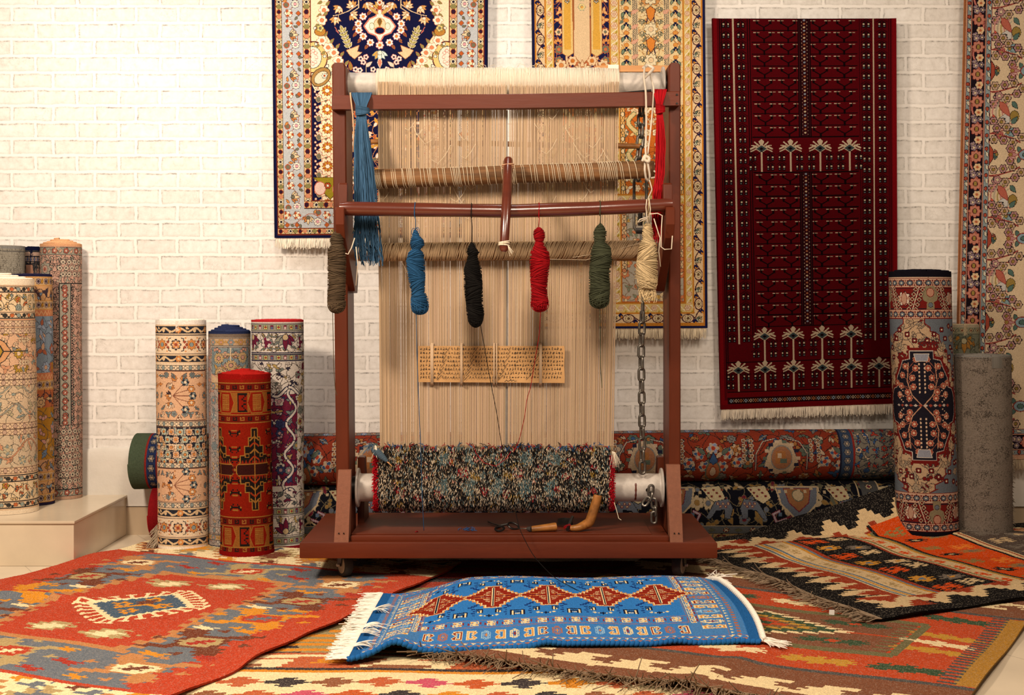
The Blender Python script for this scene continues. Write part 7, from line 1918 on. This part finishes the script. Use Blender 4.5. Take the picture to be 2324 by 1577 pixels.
for row in range(8):
    y = 789+row*9.2; x = 953.; cnt = 0
    slashes = [1016-row*3.2, 1078-row*3.0, 1157-row*2.8, 1224-row*3.4] if row < 8 else []
    while x < 1274:
        near = [s_ for s_ in slashes if abs(s_-x) < 3.6]
        if near:
            ink([(x+3.5+row*.4, y-1-row*.2), (x-1-row*.5, y+6.5+row*.3)]); x += 6.4; slashes.remove(near[0]); continue
        g = GL[Rg.integers(0, len(GL))]; s_ = Rg.uniform(.78, 1.0); sk = Rg.uniform(-.15, .35)
        for st in g: ink([(x+(a-(b-3)*sk)*s_, y+b*s_) for a, b in st], .00085)
        if Rg.random() < .4: ink([(x+2.4*s_, y-.6), (x+3.4*s_, y-.9)], .0008)
        x += 5.7+Rg.uniform(0, 1.2)
ink([(1145, 866), (1150, 862), (1152, 865), (1158, 863), (1159, 860), (1161, 865), (1165, 862), (1168, 865), (1172, 864)], .0008); ink([(1117, 861), (1119, 864), (1118, 866)], .0008)
mb.build('handwriting', M['ink'], nt_, angle=False)
mb = MB()
for x0, x1 in ((978, 984.5), (1045, 1050.5), (1120, 1123), (1126, 1128.5), (1223.5, 1229.5)):
    n_ = int((x1-x0)/1.5)+1
    for i in range(n_):
        x = x0+(i+.5)*(x1-x0)/n_
        G = np.array([[(X_(x, LY)-.0012, yy, Z_(zz, LY)), (X_(x, LY), yy-.0012, Z_(zz, LY)), (X_(x, LY)+.0012, yy, Z_(zz, LY))] for zz, yy in ((778, LY-.001), (783, 4.9500), (869, 4.9500), (874, LY-.001))]); mb.grid(G, WB*R.uniform(.95, 1.15))
ft = mb.build('front_warp_threads', M['cotton'], loom, angle=False); ft['kind'] = 'stuff'

# ---------------------------------------------------------------- skeins of yarn
SY = 4.70
def skein(px, prof, c, label, hang_px=None, top_loop=0, wraps_n=46, cross=.35, seed=0, Y=SY, loops=0, thread=None, tail=None, thick=.0013, cat='yarn'):
    """prof: (py, half width px, centre offset px) from head to foot"""
    Rk = np.random.default_rng(seed+100); c = s2l(hx(c))*.85; k = Y/FPX
    root = thing('yarn_skein', label, cat, PX(px, prof[-1][0], Y), 'skeins of wool hung on the pole')
    ys = np.array([p[0] for p in prof], float); hw = np.array([p[1] for p in prof], float); of = np.array([p[2] for p in prof], float)
    def C(py): return np.array([X_(px+np.interp(py, ys, of), Y), Y, Z_(py, Y)])
    def Rr(py): return np.interp(py, ys, hw)*k
    mb = MB(); th = np.linspace(0, 2*np.pi, 29)[:-1]; yy = np.linspace(ys[0], ys[-1], 60)
    G = np.array([[C(y)+np.array([Rr(y)*.93*math.cos(t)*(1+.04*math.sin(3*t+y*.1)), Rr(y)*.86*math.sin(t), 0]) for t in th] for y in yy]); i_ = mb.grid(G, c*.7, closed_u=True); mb.cap(i_[0][::-1], c*.7); mb.cap(i_[-1], c*.7)
    L = ys[-1]-ys[0]; n = int(wraps_n*L/200*2.7)
    for i in range(n):
        y0_ = ys[0]+2+(L-4)*(i+Rk.uniform(0, 1))/n; grp = math.sin(i*.11+seed)
        tilt = (grp*cross+Rk.normal(0, .07)) if y0_ < ys[-1]-14 else Rk.normal(0, .8); ph = Rk.uniform(0, .6)
        pts = []
        for t in np.linspace(0, 2*np.pi, 19):
            r0 = Rr(y0_); dy = tilt*r0/k*math.cos(t+ph); y = min(max(y0_+dy, ys[0]), ys[-1]-.5); r0 = Rr(y)+.0006+.0014*Rk.random()
            p = C(y); pts.append(p+np.array([r0*math.cos(t), r0*.92*math.sin(t), 0]))
        mb.tube(pts, thick*Rk.uniform(.8, 1.15), 5, c*Rk.uniform(.72, 1.2), caps=False)
    for i in range(14):                    # strands running round the foot
        a = Rk.uniform(0, np.pi); y0_ = ys[-1]-Rk.uniform(10, 26); pts = []
        for t in np.linspace(-1.0, np.pi+1.0, 16):
            rr_ = Rr(y0_)*1.02; q = C(y0_); dz = max(0, math.sin(t))*(Rk.uniform(.9, 1.0)*(ys[-1]-y0_)*k); pts.append(q+np.array([rr_*math.cos(t)*math.cos(a), rr_*math.cos(t)*math.sin(a)*.9, -dz+(-.004 if math.sin(t) > 0 else .008)]))
        mb.tube(pts, thick, 5, c*Rk.uniform(.75, 1.15), caps=False)
    for i in range(top_loop):              # loops standing out at the head
        a = Rk.uniform(0, 6.28); q = C(ys[0]+Rk.uniform(2, 12)); R0 = Rk.uniform(.005, .012)
        mb.tube([q+np.array([R0*math.cos(a)*(1-math.cos(t))*.8, -R0*abs(math.sin(a))*(1-math.cos(t))*.6, R0*math.sin(t)*1.5]) for t in np.linspace(0, 6.28, 12)], thick, 5, c*Rk.uniform(.8, 1.2), caps=False)
    mb.build('wound_yarn', M['yarn'], root, angle=False)
    if loops:
        mb = MB()
        for i in range(loops):
            w_ = Rk.uniform(5, 14); l = Rk.uniform(18, 42); x = Rk.uniform(-10, 10); q = C(ys[-1]-6)
            mb.tube([q+np.array([(x*.4+w_*math.sin(t)+x*.5*(1-math.cos(t)))*k, -.006-Rk.uniform(0, .012), -(1-math.cos(t))*l*.5*k]) for t in np.linspace(-2.6, 2.6, 18)], thick, 5, c*Rk.uniform(.85, 1.15), caps=False)
        mb.build('hanging_loops', M['yarn'], root, angle=False)
    if hang_px is not None:                # cord round the pole
        mb = MB(); p = pole_at(hang_px); q = C(ys[0]+1)
        mb.tube([(p[0]+.001*math.sin(t*2), PY-.0285*math.cos(t), p[2]+.0285*math.sin(t)) for t in np.linspace(-2.2, 2.6, 18)], .0017, 5, c); mb.tube([(p[0], PY-.0285*.95, p[2]-.006), (p[0]-.0005, PY-.024, p[2]-.024), tuple((np.array(p)+q)/2+[.002, -.012, 0]), tuple(q)], .0017, 5, c)
        mb.build('hanging_cord', M['yarn'], root, angle=False)
    if thread:
        mb = MB(); P_ = np.array(thread); tt = np.linspace(0, 1, 60); ti = np.linspace(0, 1, len(P_)); pt = np.stack([np.interp(tt, ti, P_[:, j]) for j in range(3)], -1)
        for _ in range(3): pt[1:-1] = (pt[:-2]+pt[1:-1]*2+pt[2:])/4
        mb.tube(pt, .0014, 5, c); mb.build('trailing_thread', M['yarn'], root, angle=False)
    return root
skein(764, [(524, 3, 0), (532, 11, 0), (545, 15, 0), (556, 13, 1), (566, 19, 0), (590, 20, 1), (640, 19.5, 0), (690, 20, 0), (702, 17, 0), (709, 8, 0)], '5a4a38', 'grey brown skein hanging on the left bracket of the loom', None, 3, 50, .25, 1,
      thread=[PX(755, 706, 4.70), PX(756, 760, 4.71), PX(757, 830, 4.72), PX(761, 885, 4.73), PX(765, 897, 4.73)])
skein(947, [(522, 3, -4), (534, 7, -3), (545, 14, -1), (556, 15, 0), (566, 8, -3), (575, 17, -3), (592, 20, -4), (625, 19, -2), (650, 16, 0), (662, 14, 2), (675, 18, 5), (692, 20, 6), (705, 16, 6), (712, 7, 6)], '28567f', 'bright blue skein with a loose round foot, second skein on the pole', 942, 6, 46, .7, 2,
      thread=[PX(944, 708, 4.70), PX(946, 780, 4.73), PX(949, 880, 4.78), PX(955, 1020, 4.84), PX(958, 1120, 4.88), PX(962, 1204, 4.935)])
skein(1075, [(552, 3, -4), (562, 8, -5), (572, 14, -2), (580, 9, -2), (590, 12, -2), (610, 19, -2), (655, 20, -1), (690, 18, 2), (712, 19, 4), (728, 14, 5), (741, 6, 5)], '171513', 'black skein hanging from the middle of the pole', 1070, 7, 48, .6, 3,
      thread=[PX(1090, 735, 4.70), PX(1098, 780, 4.74), PX(1112, 860, 4.80), PX(1128, 940, 4.86), PX(1140, 1022, 4.90), PX(1158, 1085, 4.90), PX(1168, 1150, 4.88), PX(1178, 1200, 4.84), PX(1210, 1262, 4.70), PX(1258, 1312, 4.52), PX(1318, 1343, 4.44)])
skein(1224, [(516, 4, -2), (526, 12, -1), (538, 12, 0), (548, 8, 0), (558, 11, 0), (572, 20, 1), (590, 22, 1), (625, 20, 0), (655, 17, -1), (675, 18, 0), (690, 20, 1), (700, 15, 1), (706, 6, 1)], '9c0f17', 'bright red skein, fourth from the left on the pole', 1223, 5, 48, .5, 4,
      thread=[PX(1228, 690, 4.67), PX(1224, 760, 4.75), PX(1212, 830, 4.82), PX(1204, 880, 4.86), PX(1196, 905, 4.88), PX(1190, 950, 4.90), PX(1178, 1000, 4.93), PX(1165, 1026, 4.94)])
skein(1362, [(508, 3, 0), (516, 9, 0), (526, 14, 0), (540, 13, -1), (550, 12, 0), (562, 21, 2), (590, 24, 2), (620, 23, -1), (660, 23, -2), (682, 22, -2), (692, 16, -2), (698, 7, -2)], '454936', 'olive green skein hanging near the right of the pole', 1361, 3, 50, .35, 5,
      thread=[PX(1361, 700, 4.70), PX(1362, 760, 4.71), PX(1363, 830, 4.72), PX(1366, 880, 4.73)])
skein(1470, [(506, 4, 0), (518, 10, 0), (532, 12, 0), (540, 10, 0), (552, 17, 0), (575, 22, 0), (610, 24, -2), (645, 22, -1), (655, 19, -1)], 'd1b98e', 'cream cotton skein with long loops at its foot, rightmost on the pole', 1470, 5, 50, .9, 6, loops=34)
# cream cords at the right end of the pole
cr = thing('cotton_cord', 'white cotton cord knotted round the heddle stick and up to the upper roller', 'cord', PX(1468, 380, 4.86))
mb = MB(); cc_ = s2l(hx('d2c5b2'))
for pts, r in (([PX(1463, 150, 4.98), PX(1461, 175, 4.90), PX(1466, 210, 4.895), PX(1467, 280, 4.89), PX(1465, 340, 4.86), PX(1466, 352, 4.85)], .0042), ([PX(1476, 170, 4.97), PX(1484, 200, 4.895), PX(1482, 240, 4.90), PX(1476, 300, 4.88), PX(1470, 350, 4.86)], .0036),
               ([PX(1466, 352, 4.84), PX(1462, 362, 4.84), PX(1472, 368, 4.84), PX(1474, 358, 4.84), PX(1463, 353, 4.84), PX(1458, 366, 4.845)], .0060),
               ([PX(1464, 368, 4.86), PX(1463, 385, 4.845), PX(1466, 405, 4.86), PX(1472, 412, 4.88), PX(1475, 400, 4.86), PX(1470, 368, 4.85)], .0045), ([PX(1474, 408, 4.87), PX(1480, 430, 4.83), PX(1470, 452, 4.74)], .0026),
               ([PX(1463, 176, 4.93), PX(1475, 165, 4.96), PX(1484, 155, 5.0), PX(1470, 148, 5.02), PX(1460, 154, 4.99)], .0060), ([PX(1484, 388, 4.87), PX(1492, 392, 4.86), PX(1490, 402, 4.86), PX(1478, 404, 4.86)], .004)):
    P_ = np.array(pts); tt = np.linspace(0, 1, 30); ti = np.linspace(0, 1, len(P_)); pt = np.stack([np.interp(tt, ti, P_[:, j]) for j in range(3)], -1)
    for _ in range(2): pt[1:-1] = (pt[:-2]+pt[1:-1]*2+pt[2:])/4
    mb.tube(pt, r, 7, cc_*R.uniform(.9, 1.05))
mb.build('cord_strands', M['cotton'], cr, angle=False)
mb = MB()
for pts in ([PX(1468, 452, 4.68), PX(1466, 470, 4.677), PX(1469, 500, 4.69), PX(1471, 510, 4.69)], [PX(1473, 450, 4.69), PX(1476, 475, 4.677), PX(1473, 505, 4.69)], [PX(1472, 492, 4.67), PX(1452, 498, 4.67), PX(1446, 506, 4.67), PX(1468, 496, 4.67)], [PX(1474, 486, 4.67), PX(1492, 484, 4.68), PX(1503, 489, 4.67), PX(1501, 520, 4.67), PX(1500, 560, 4.66), PX(1508, 566, 4.65), PX(1524, 565, 4.65), PX(1526, 535, 4.655)],
            [PX(1484, 496, 4.68), PX(1498, 540, 4.70), PX(1495, 570, 4.70), PX(1499, 605, 4.70)], [PX(805, 540, 4.66), PX(798, 562, 4.66), PX(790, 577, 4.655), PX(784, 575, 4.655)], [PX(808, 560, 4.70), PX(812, 600, 4.72), PX(808, 648, 4.72)]):
    mb.tube(pts, .0022, 6, s2l(hx('cbbda8')))
mb.build('knotted_cord_ends', M['cotton'], cr, angle=False)
# hanks draped over the cross bar
def hank(label, c, x0, x1, xk, wk, yk, path, seed, n=120, ragged=.1):
    Rk = np.random.default_rng(seed); c = s2l(hx(c)); root = thing('yarn_hank', label, 'yarn', PX(xk, yk, 4.88), 'hanks of wool knotted over the crossbar')
    mb = MB(); yt = np.interp(x0, [753, 1542], [216, 207])
    for i in range(n):
        t = (i+Rk.random())/n; d = Rk.uniform(-1, 1); xs_ = x0+(x1-x0)*t; q = Rk.uniform(0, 1)
        pts = [PX(xs_, yt+3, 4.955), PX(xs_, yt-3-2*q, 4.94), PX(xs_, yt-4-2*q, 4.915), PX(xs_+.2*(xk-xs_), yt+8, 4.893-.006*q)]
        a = 2*np.pi*Rk.random(); rr = math.sqrt(Rk.random())
        pts.append((X_(xk+wk*.55*(2*t-1), 4.87), 4.885-.012*q, Z_(yk-10, 4.87)))
        pts.append((X_(xk+wk*.5*(2*t-1), 4.87), 4.883-.014*q, Z_(yk+8, 4.87)))
        end = path[-1][0]*(1-ragged*Rk.random()**2*1.0)-Rk.random()*14; lock = math.floor(t*7+.5*math.sin(t*40))-3
        for (py, cx_, w_, Y_) in path:
            if py > end: py = end
            fr_ = (py-path[0][0])/(path[-1][0]-path[0][0]); pts.append((X_(cx_+w_*(2*t-1)*(1-.25*fr_)+lock*w_*.09*fr_+Rk.normal(0, w_*.05)+3*fr_*math.sin(lock*2.1), Y_), Y_-.012+.03*(q-.5)+Rk.normal(0, .001), Z_(py, Y_)))
            if py == end: break
        P_ = np.array(pts); cum = np.linspace(0, 1, len(P_)); tt = np.linspace(0, 1, 34); pt = np.stack([np.interp(tt, cum, P_[:, j]) for j in range(3)], -1)
        for _ in range(2): pt[1:-1] = (pt[:-2]+pt[1:-1]*2+pt[2:])/4
        wv_ = np.sin(tt*Rk.uniform(40, 90)+a)*.0014*ss(tt, .35, 1)*2; pt[:, 0] += wv_
        mb.tube(pt, .0016, 5, c*Rk.uniform(.62, 1.25), caps=False)
    mb.build('yarn_strands', M['yarn'], root, angle=False)
    mb = MB()
    for k_ in range(9):
        y = yk-7+k_*1.9; mb.tube([(X_(xk+(wk*.66+2)*math.sin(t)+2, 4.87), 4.878-.020*math.cos(t), Z_(y+3*math.sin(t+k_*.3), 4.87)) for t in np.linspace(0, 6.28, 20)], .0024, 6, c*Rk.uniform(.7, 1.1), caps=False)
    mb.build('knot', M['yarn'], root, angle=False); return root
hank('blue wool hank knotted over the left end of the crossbar, ragged tips hanging down', '3b5c79', 797, 844, 820, 20, 250, [(300, 821, 14, 4.88), (350, 824, 19, 4.86), (420, 828, 22, 4.84), (500, 832, 24, 4.83), (560, 833, 28, 4.83), (606, 836, 28, 4.83)], 3, 230, .16)
hank('red wool hank knotted over the right end of the crossbar', 'a01018', 1482, 1513, 1497, 12, 246, [(290, 1498, 9, 4.88), (340, 1498, 10, 4.88), (400, 1496, 8, 4.86), (440, 1490, 9, 4.83), (500, 1490, 11, 4.83), (556, 1492, 10, 4.83)], 4, 120, .12)
mb = MB(); mb.tube([PX(797, 212, 4.93), PX(795, 211, 4.905), PX(797, 230, 4.895), PX(801, 262, 4.893), PX(803, 300, 4.885), PX(802, 345, 4.88)], .0032, 7, s2l(hx('c9a583'))); tag(mb.build('cord_loop', M['cotton'], angle=False), 'thin tan cord over the crossbar, beside the blue hank', 'cord')

# ---------------------------------------------------------------- chains and turnbuckle at the right of the warp
def chain_link(name, c, d, n_, L, W_, r, parent):
    """an oval link centred at c, long axis d, wide axis n_"""
    m_ = MB(); c = np.array(c); d = np.array(d, float); d /= np.linalg.norm(d); n_ = np.array(n_, float); n_ -= d*n_.dot(d); n_ /= np.linalg.norm(n_)
    a = W_/2-r; h = L/2-r-a; pts = [c+d*(h+a*math.sin(t))+n_*a*math.cos(t) for t in np.linspace(0, np.pi, 9)]+[c+d*(-h+a*math.sin(t))+n_*a*math.cos(t) for t in np.linspace(np.pi, 2*np.pi, 9)]
    m_.tube(pts, r, 8, None, closed=True); return m_.build(name, M['chain'], parent)
def chain(label, pts, n, L, W_, r, flip=0):
    root = thing('steel_chain', label, 'chain', pts[-1], 'chains that tension the loom'); P_ = np.array(pts); tt = (np.arange(n)+.5)/n; cum = np.concatenate([[0], np.cumsum(np.linalg.norm(np.diff(P_, axis=0), axis=1))]); cum /= cum[-1]
    for i, t in enumerate(tt):
        c = np.array([np.interp(t, cum, P_[:, j]) for j in range(3)]); e_ = .02; d = np.array([np.interp(min(1, t+e_), cum, P_[:, j])-np.interp(max(0, t-e_), cum, P_[:, j]) for j in range(3)])
        chain_link('chain_link', c, d, (1, .25, 0) if (i+flip) % 2 else (.45, -1, 0), L, W_, r, root)
    return root
CYY = 5.03
chain('rusty chain hanging from the crossbar down to the turnbuckle', [PX(1456, 236, CYY), PX(1455, 300, CYY), PX(1450, 350, CYY), PX(1448, 408, CYY)], 7, .066, .038, .0062)
tb = thing('turnbuckle', 'long grey steel turnbuckle frame behind the right end of the pole', 'turnbuckle', PX(1450, 540, CYY))
mb = MB()
for x in (1439, 1467): mb.tube([PX(x, 404, CYY), PX(x, 500, CYY), PX(x, 516, CYY), PX(1453+(x-1453)*.5, 526, CYY)], .0062, 10)
mb.build('frame_bar', M['chain'], tb)
mb = MB(); mb.cyl(PX(1453, 470, CYY), PX(1453, 512, CYY), .0085, 14)
for k in range(14): p = PX(1453, 470+k*3, CYY); mb.tube([(p[0]+.0095*math.cos(t), p[1]+.0095*math.sin(t), p[2]-.0008*t) for t in np.linspace(0, 6.28, 14)], .0013, 5)
mb.build('threaded_screw', M['iron'], tb)
mb = MB(); p = PX(1452, 524, CYY); mb.box(p[0]-.016, p[0]+.016, CYY-.012, CYY+.012, p[2]-.012, p[2]+.012, bev=.003); mb.build('nut', M['iron'], tb)
mb = MB(); mb.cyl(PX(1456, 532, CYY), PX(1459, 712, CYY), .007, 12); mb.build('hook_rod', M['chain'], tb)
chain('plain steel chain running from the turnbuckle down to the lower roller', [PX(1458, 706, 5.03), PX(1455, 800, 5.02), PX(1457, 950, 5.01), PX(1458, 1074, 5.0)], 14, .062, .034, .0056)
root = thing('steel_chain', 'short loop of chain hanging from the hook hole of the lower roller', 'chain', PX(1478, 1150, 4.97), 'chains that tension the loom')
for i, (x, y, dx, dy, Y, nn) in enumerate(((1477, 1112, .15, -1, 4.975, (1, .1, 0)), (1476, 1127, .3, -1, 4.965, (.4, -1, 0)), (1467, 1138, .8, -1, 4.965, (1, -.4, 0)), (1484, 1142, -.1, -1, 4.96, (1, -.2, 0)), (1486, 1160, 0, -1, 4.955, (.35, -1, 0)), (1484, 1174, 0, -1, 4.95, (1, 0, 0)))):
    chain_link('chain_link', PX(x, y, Y), (dx, 0, -dy), nn, .050 if i < 5 else .056, .030, .0052, root)
mb = MB(); p = PX(1470, 1112, 4.998); mb.cyl((p[0], 4.9995, p[2]), (p[0], 4.9975, p[2]), .008, 20); mb.build('hook_hole', M['iron'], lo)

# ---------------------------------------------------------------- tools on the board
BT2 = BT+.0275
def G3(px, py, z=BT2): return np.array(FL(px, py, z))
sc = thing('scissors', 'small black iron scissors lying on the board of the loom', 'scissors', tuple(G3(1145, 1200)))
a, b = G3(1107, 1187), G3(1152, 1206)
for s in (0, 1):
    m_ = MB(); q = G3(1137, 1199)+[0, 0, .006+.004*s]; tip = (G3(1106, 1186) if s == 0 else G3(1107, 1191))+[0, 0, .006+.004*s]; d = tip-q; n_ = np.array([-d[1], d[0], 0]); n_ /= np.linalg.norm(n_)
    m_.add([q-n_*.006, q+n_*.006, tip+n_*.001, tip-n_*.001, q-n_*.006+[0, 0, .003], q+n_*.006+[0, 0, .003], tip+n_*.001+[0, 0, .002], tip-n_*.001+[0, 0, .002]], [(3, 2, 1, 0), (4, 5, 6, 7), (0, 1, 5, 4), (1, 2, 6, 5), (2, 3, 7, 6), (3, 0, 4, 7)])
    m_.build('blade', M['iron'], sc, smooth=False)
    m_ = MB(); cc0 = G3(1134, 1206) if s == 0 else G3(1165, 1200); cc0 = cc0+[0, 0, .012]
    w2, h2 = (.018, .010) if s == 0 else (.023, .012); an = .1 if s == 0 else -.35
    pts = [cc0+np.array([w2*math.cos(t)*math.cos(an)-h2*math.sin(t)*math.sin(an)*1.0, h2*1.6*math.sin(t), w2*math.cos(t)*math.sin(an)+h2*.6*math.sin(t)]) for t in np.linspace(0, 2*np.pi, 25)[:-1]]
    m_.tube(pts, .0042, 8, closed=True); m_.tube([pts[12], q+[0, 0, .002]], .0045, 8); m_.build('finger_loop', M['iron'], sc)
kn = thing('hooked_knife', 'weaving hook with a round tan wooden handle, on the loom board', 'tool', tuple(G3(1230, 1205)))
a, b = G3(1206, 1207)+[0, 0, .011], G3(1262, 1203)+[0, -.02, .018]
mb = MB(); mb.tube([a+(b-a)*t for t in (0, .05, .5, .95, 1)], [.010, .0125, .0145, .017, .0155], 20); mb.build('handle', M['handle'], kn)
mb = MB(); c0 = G3(1196, 1206)+[0, 0, .012]; mb.tube([c0, c0+(a-c0)*.5, a], [.006, .010, .0115], 14); mb.build('ferrule', M['rubber'], kn)
mb = MB(); mb.tube([c0, G3(1182, 1205)+[0, 0, .010], G3(1172, 1203)+[0, 0, .008]], [.0028, .0018, .0009], 8); mb.build('hook_blade', M['chain'], kn)
cb_ = thing('beating_comb', 'iron beating comb with a bent light wooden handle, on the loom board', 'comb', tuple(G3(1305, 1200)))
mb = MB(); Pc = [G3(1296, 1206)+[0, 0, .013], G3(1312, 1207)+[0, 0, .016], G3(1328, 1204)+[0, 0, .024], PX(1338, 1186, G3(1330, 1205)[1]), PX(1346, 1162, G3(1330, 1205)[1]-.005), PX(1356, 1128, G3(1330, 1205)[1]-.01), PX(1357, 1123, G3(1330, 1205)[1]-.01)]
P_ = np.array(Pc); tt = np.linspace(0, 1, 30); ti = np.linspace(0, 1, len(P_)); pt = np.stack([np.interp(tt, ti, P_[:, j]) for j in range(3)], -1)
for _ in range(3): pt[1:-1] = (pt[:-2]+pt[1:-1]*2+pt[2:])/4
mb.tube(pt, np.interp(tt, [0, .2, .4, .8, 1], [.011, .0155, .0195, .0185, .0165]), 20); mb.build('handle', M['handle'], cb_)
mb = MB()
for i in range(9):
    t = i/8; p0 = G3(1300-t*4, 1199-t*6)+[0, 0, .018+.010*t]; p1 = G3(1264+t*2, 1196-t*8)+[0, 0, .008+.012*t]; mb.tube([p0, (p0+p1)/2+[0, 0, .003], p1], [.0028, .0026, .0012], 6)
p0, p1 = G3(1288, 1207)+[0, 0, .01], G3(1299, 1192)+[0, 0, .034]; mb.tube([p0, p1], .007, 8); mb.build('comb_teeth', M['iron'], cb_)
mb = MB(); 
for k in range(4): p = G3(1286, 1204)+[0, -.004, .014+.003*k]; mb.tube([p+[-.012, 0, -.006], p, p+[.012, .002, -.002+.002*k], p+[.024, -.004, -.010]], .0014, 5, s2l(hx('8c1218')))
mb.build('red_thread', M['yarn'], cb_, angle=False)
def scraps(name, label, px, py, c, n, sp):
    m_ = MB(); Rk = np.random.default_rng(int(px))
    for i in range(n):
        p = G3(px+Rk.normal(0, sp), py+Rk.normal(0, sp*.22))+[0, 0, .0015+.003*Rk.random()]; a_ = Rk.uniform(0, 6.28); L = Rk.uniform(.008, .02); d = np.array([math.cos(a_), math.sin(a_), 0])
        m_.tube([p-d*L*.5, p+[0, 0, .004*Rk.random()], p+d*L*.5], .0012, 5, s2l(hx(c))*Rk.uniform(.7, 1.2))
    tag(m_.build(name, M['yarn'], angle=False), label, 'yarn scraps', kind='stuff')
scraps('blue_yarn_scraps', 'snipped blue yarn ends on the loom board', 1064, 1203, '2c5080', 34, 8)
scraps('red_yarn_scrap', 'tiny snip of red yarn on the loom board, left of the blue snips', 946, 1208, '8c141a', 4, 1.6)
# bobbin pushed into the edge of the weaving
bb = thing('thread_bobbin', 'spindle wound with grey blue yarn, hooked on the top left corner of the weaving', 'bobbin', PX(862, 1038, 4.90))
mb = MB(); a, b = np.array(PX(846, 1018, 4.925)), np.array(PX(879, 1048, 4.885)); c = s2l(hx('4a5a66')); mb.tube([a+(b-a)*t for t in (0, .1, .35, .7, 1)], [.006, .012, .0155, .011, .004], 16, c*.8)
for i in range(44):
    t = i/44; C0 = a+(b-a)*t; r_ = np.interp(t, [0, .1, .35, .7, 1], [.006, .012, .0155, .011, .004])+.0008; d = (b-a)/np.linalg.norm(b-a); n1 = np.cross(d, [0, 1, 0]); n1 /= np.linalg.norm(n1); n2 = np.cross(d, n1)
    mb.tube([C0+n1*r_*math.cos(q)+n2*r_*math.sin(q)+d*.003*math.cos(q) for q in np.linspace(0, 6.28, 14)], .0011, 4, c*R.uniform(.75, 1.25), caps=False)
mb.build('wound_yarn', M['yarn'], bb, angle=False)
mb = MB(); mb.tube([b-(b-a)*.15, b+(b-a)*.34], [.0032, .0012], 8); mb.build('spindle', M['pine'], bb)
fringe('yarn_loops', [PX(842, 1012, 4.925), PX(850, 1008, 4.925)], (-.5, -.5, .2), .028, 40, '5a7186', bb, .0013, .5, 3, 'yarn', seg=5, curl=1.6, gravity=.6)
fringe('white_tie', [PX(851, 1010, 4.91), PX(854, 1012, 4.91)], (.0, -.3, -1), .04, 7, 'd9cfba', bb, .0014, .3, 4, seg=4)
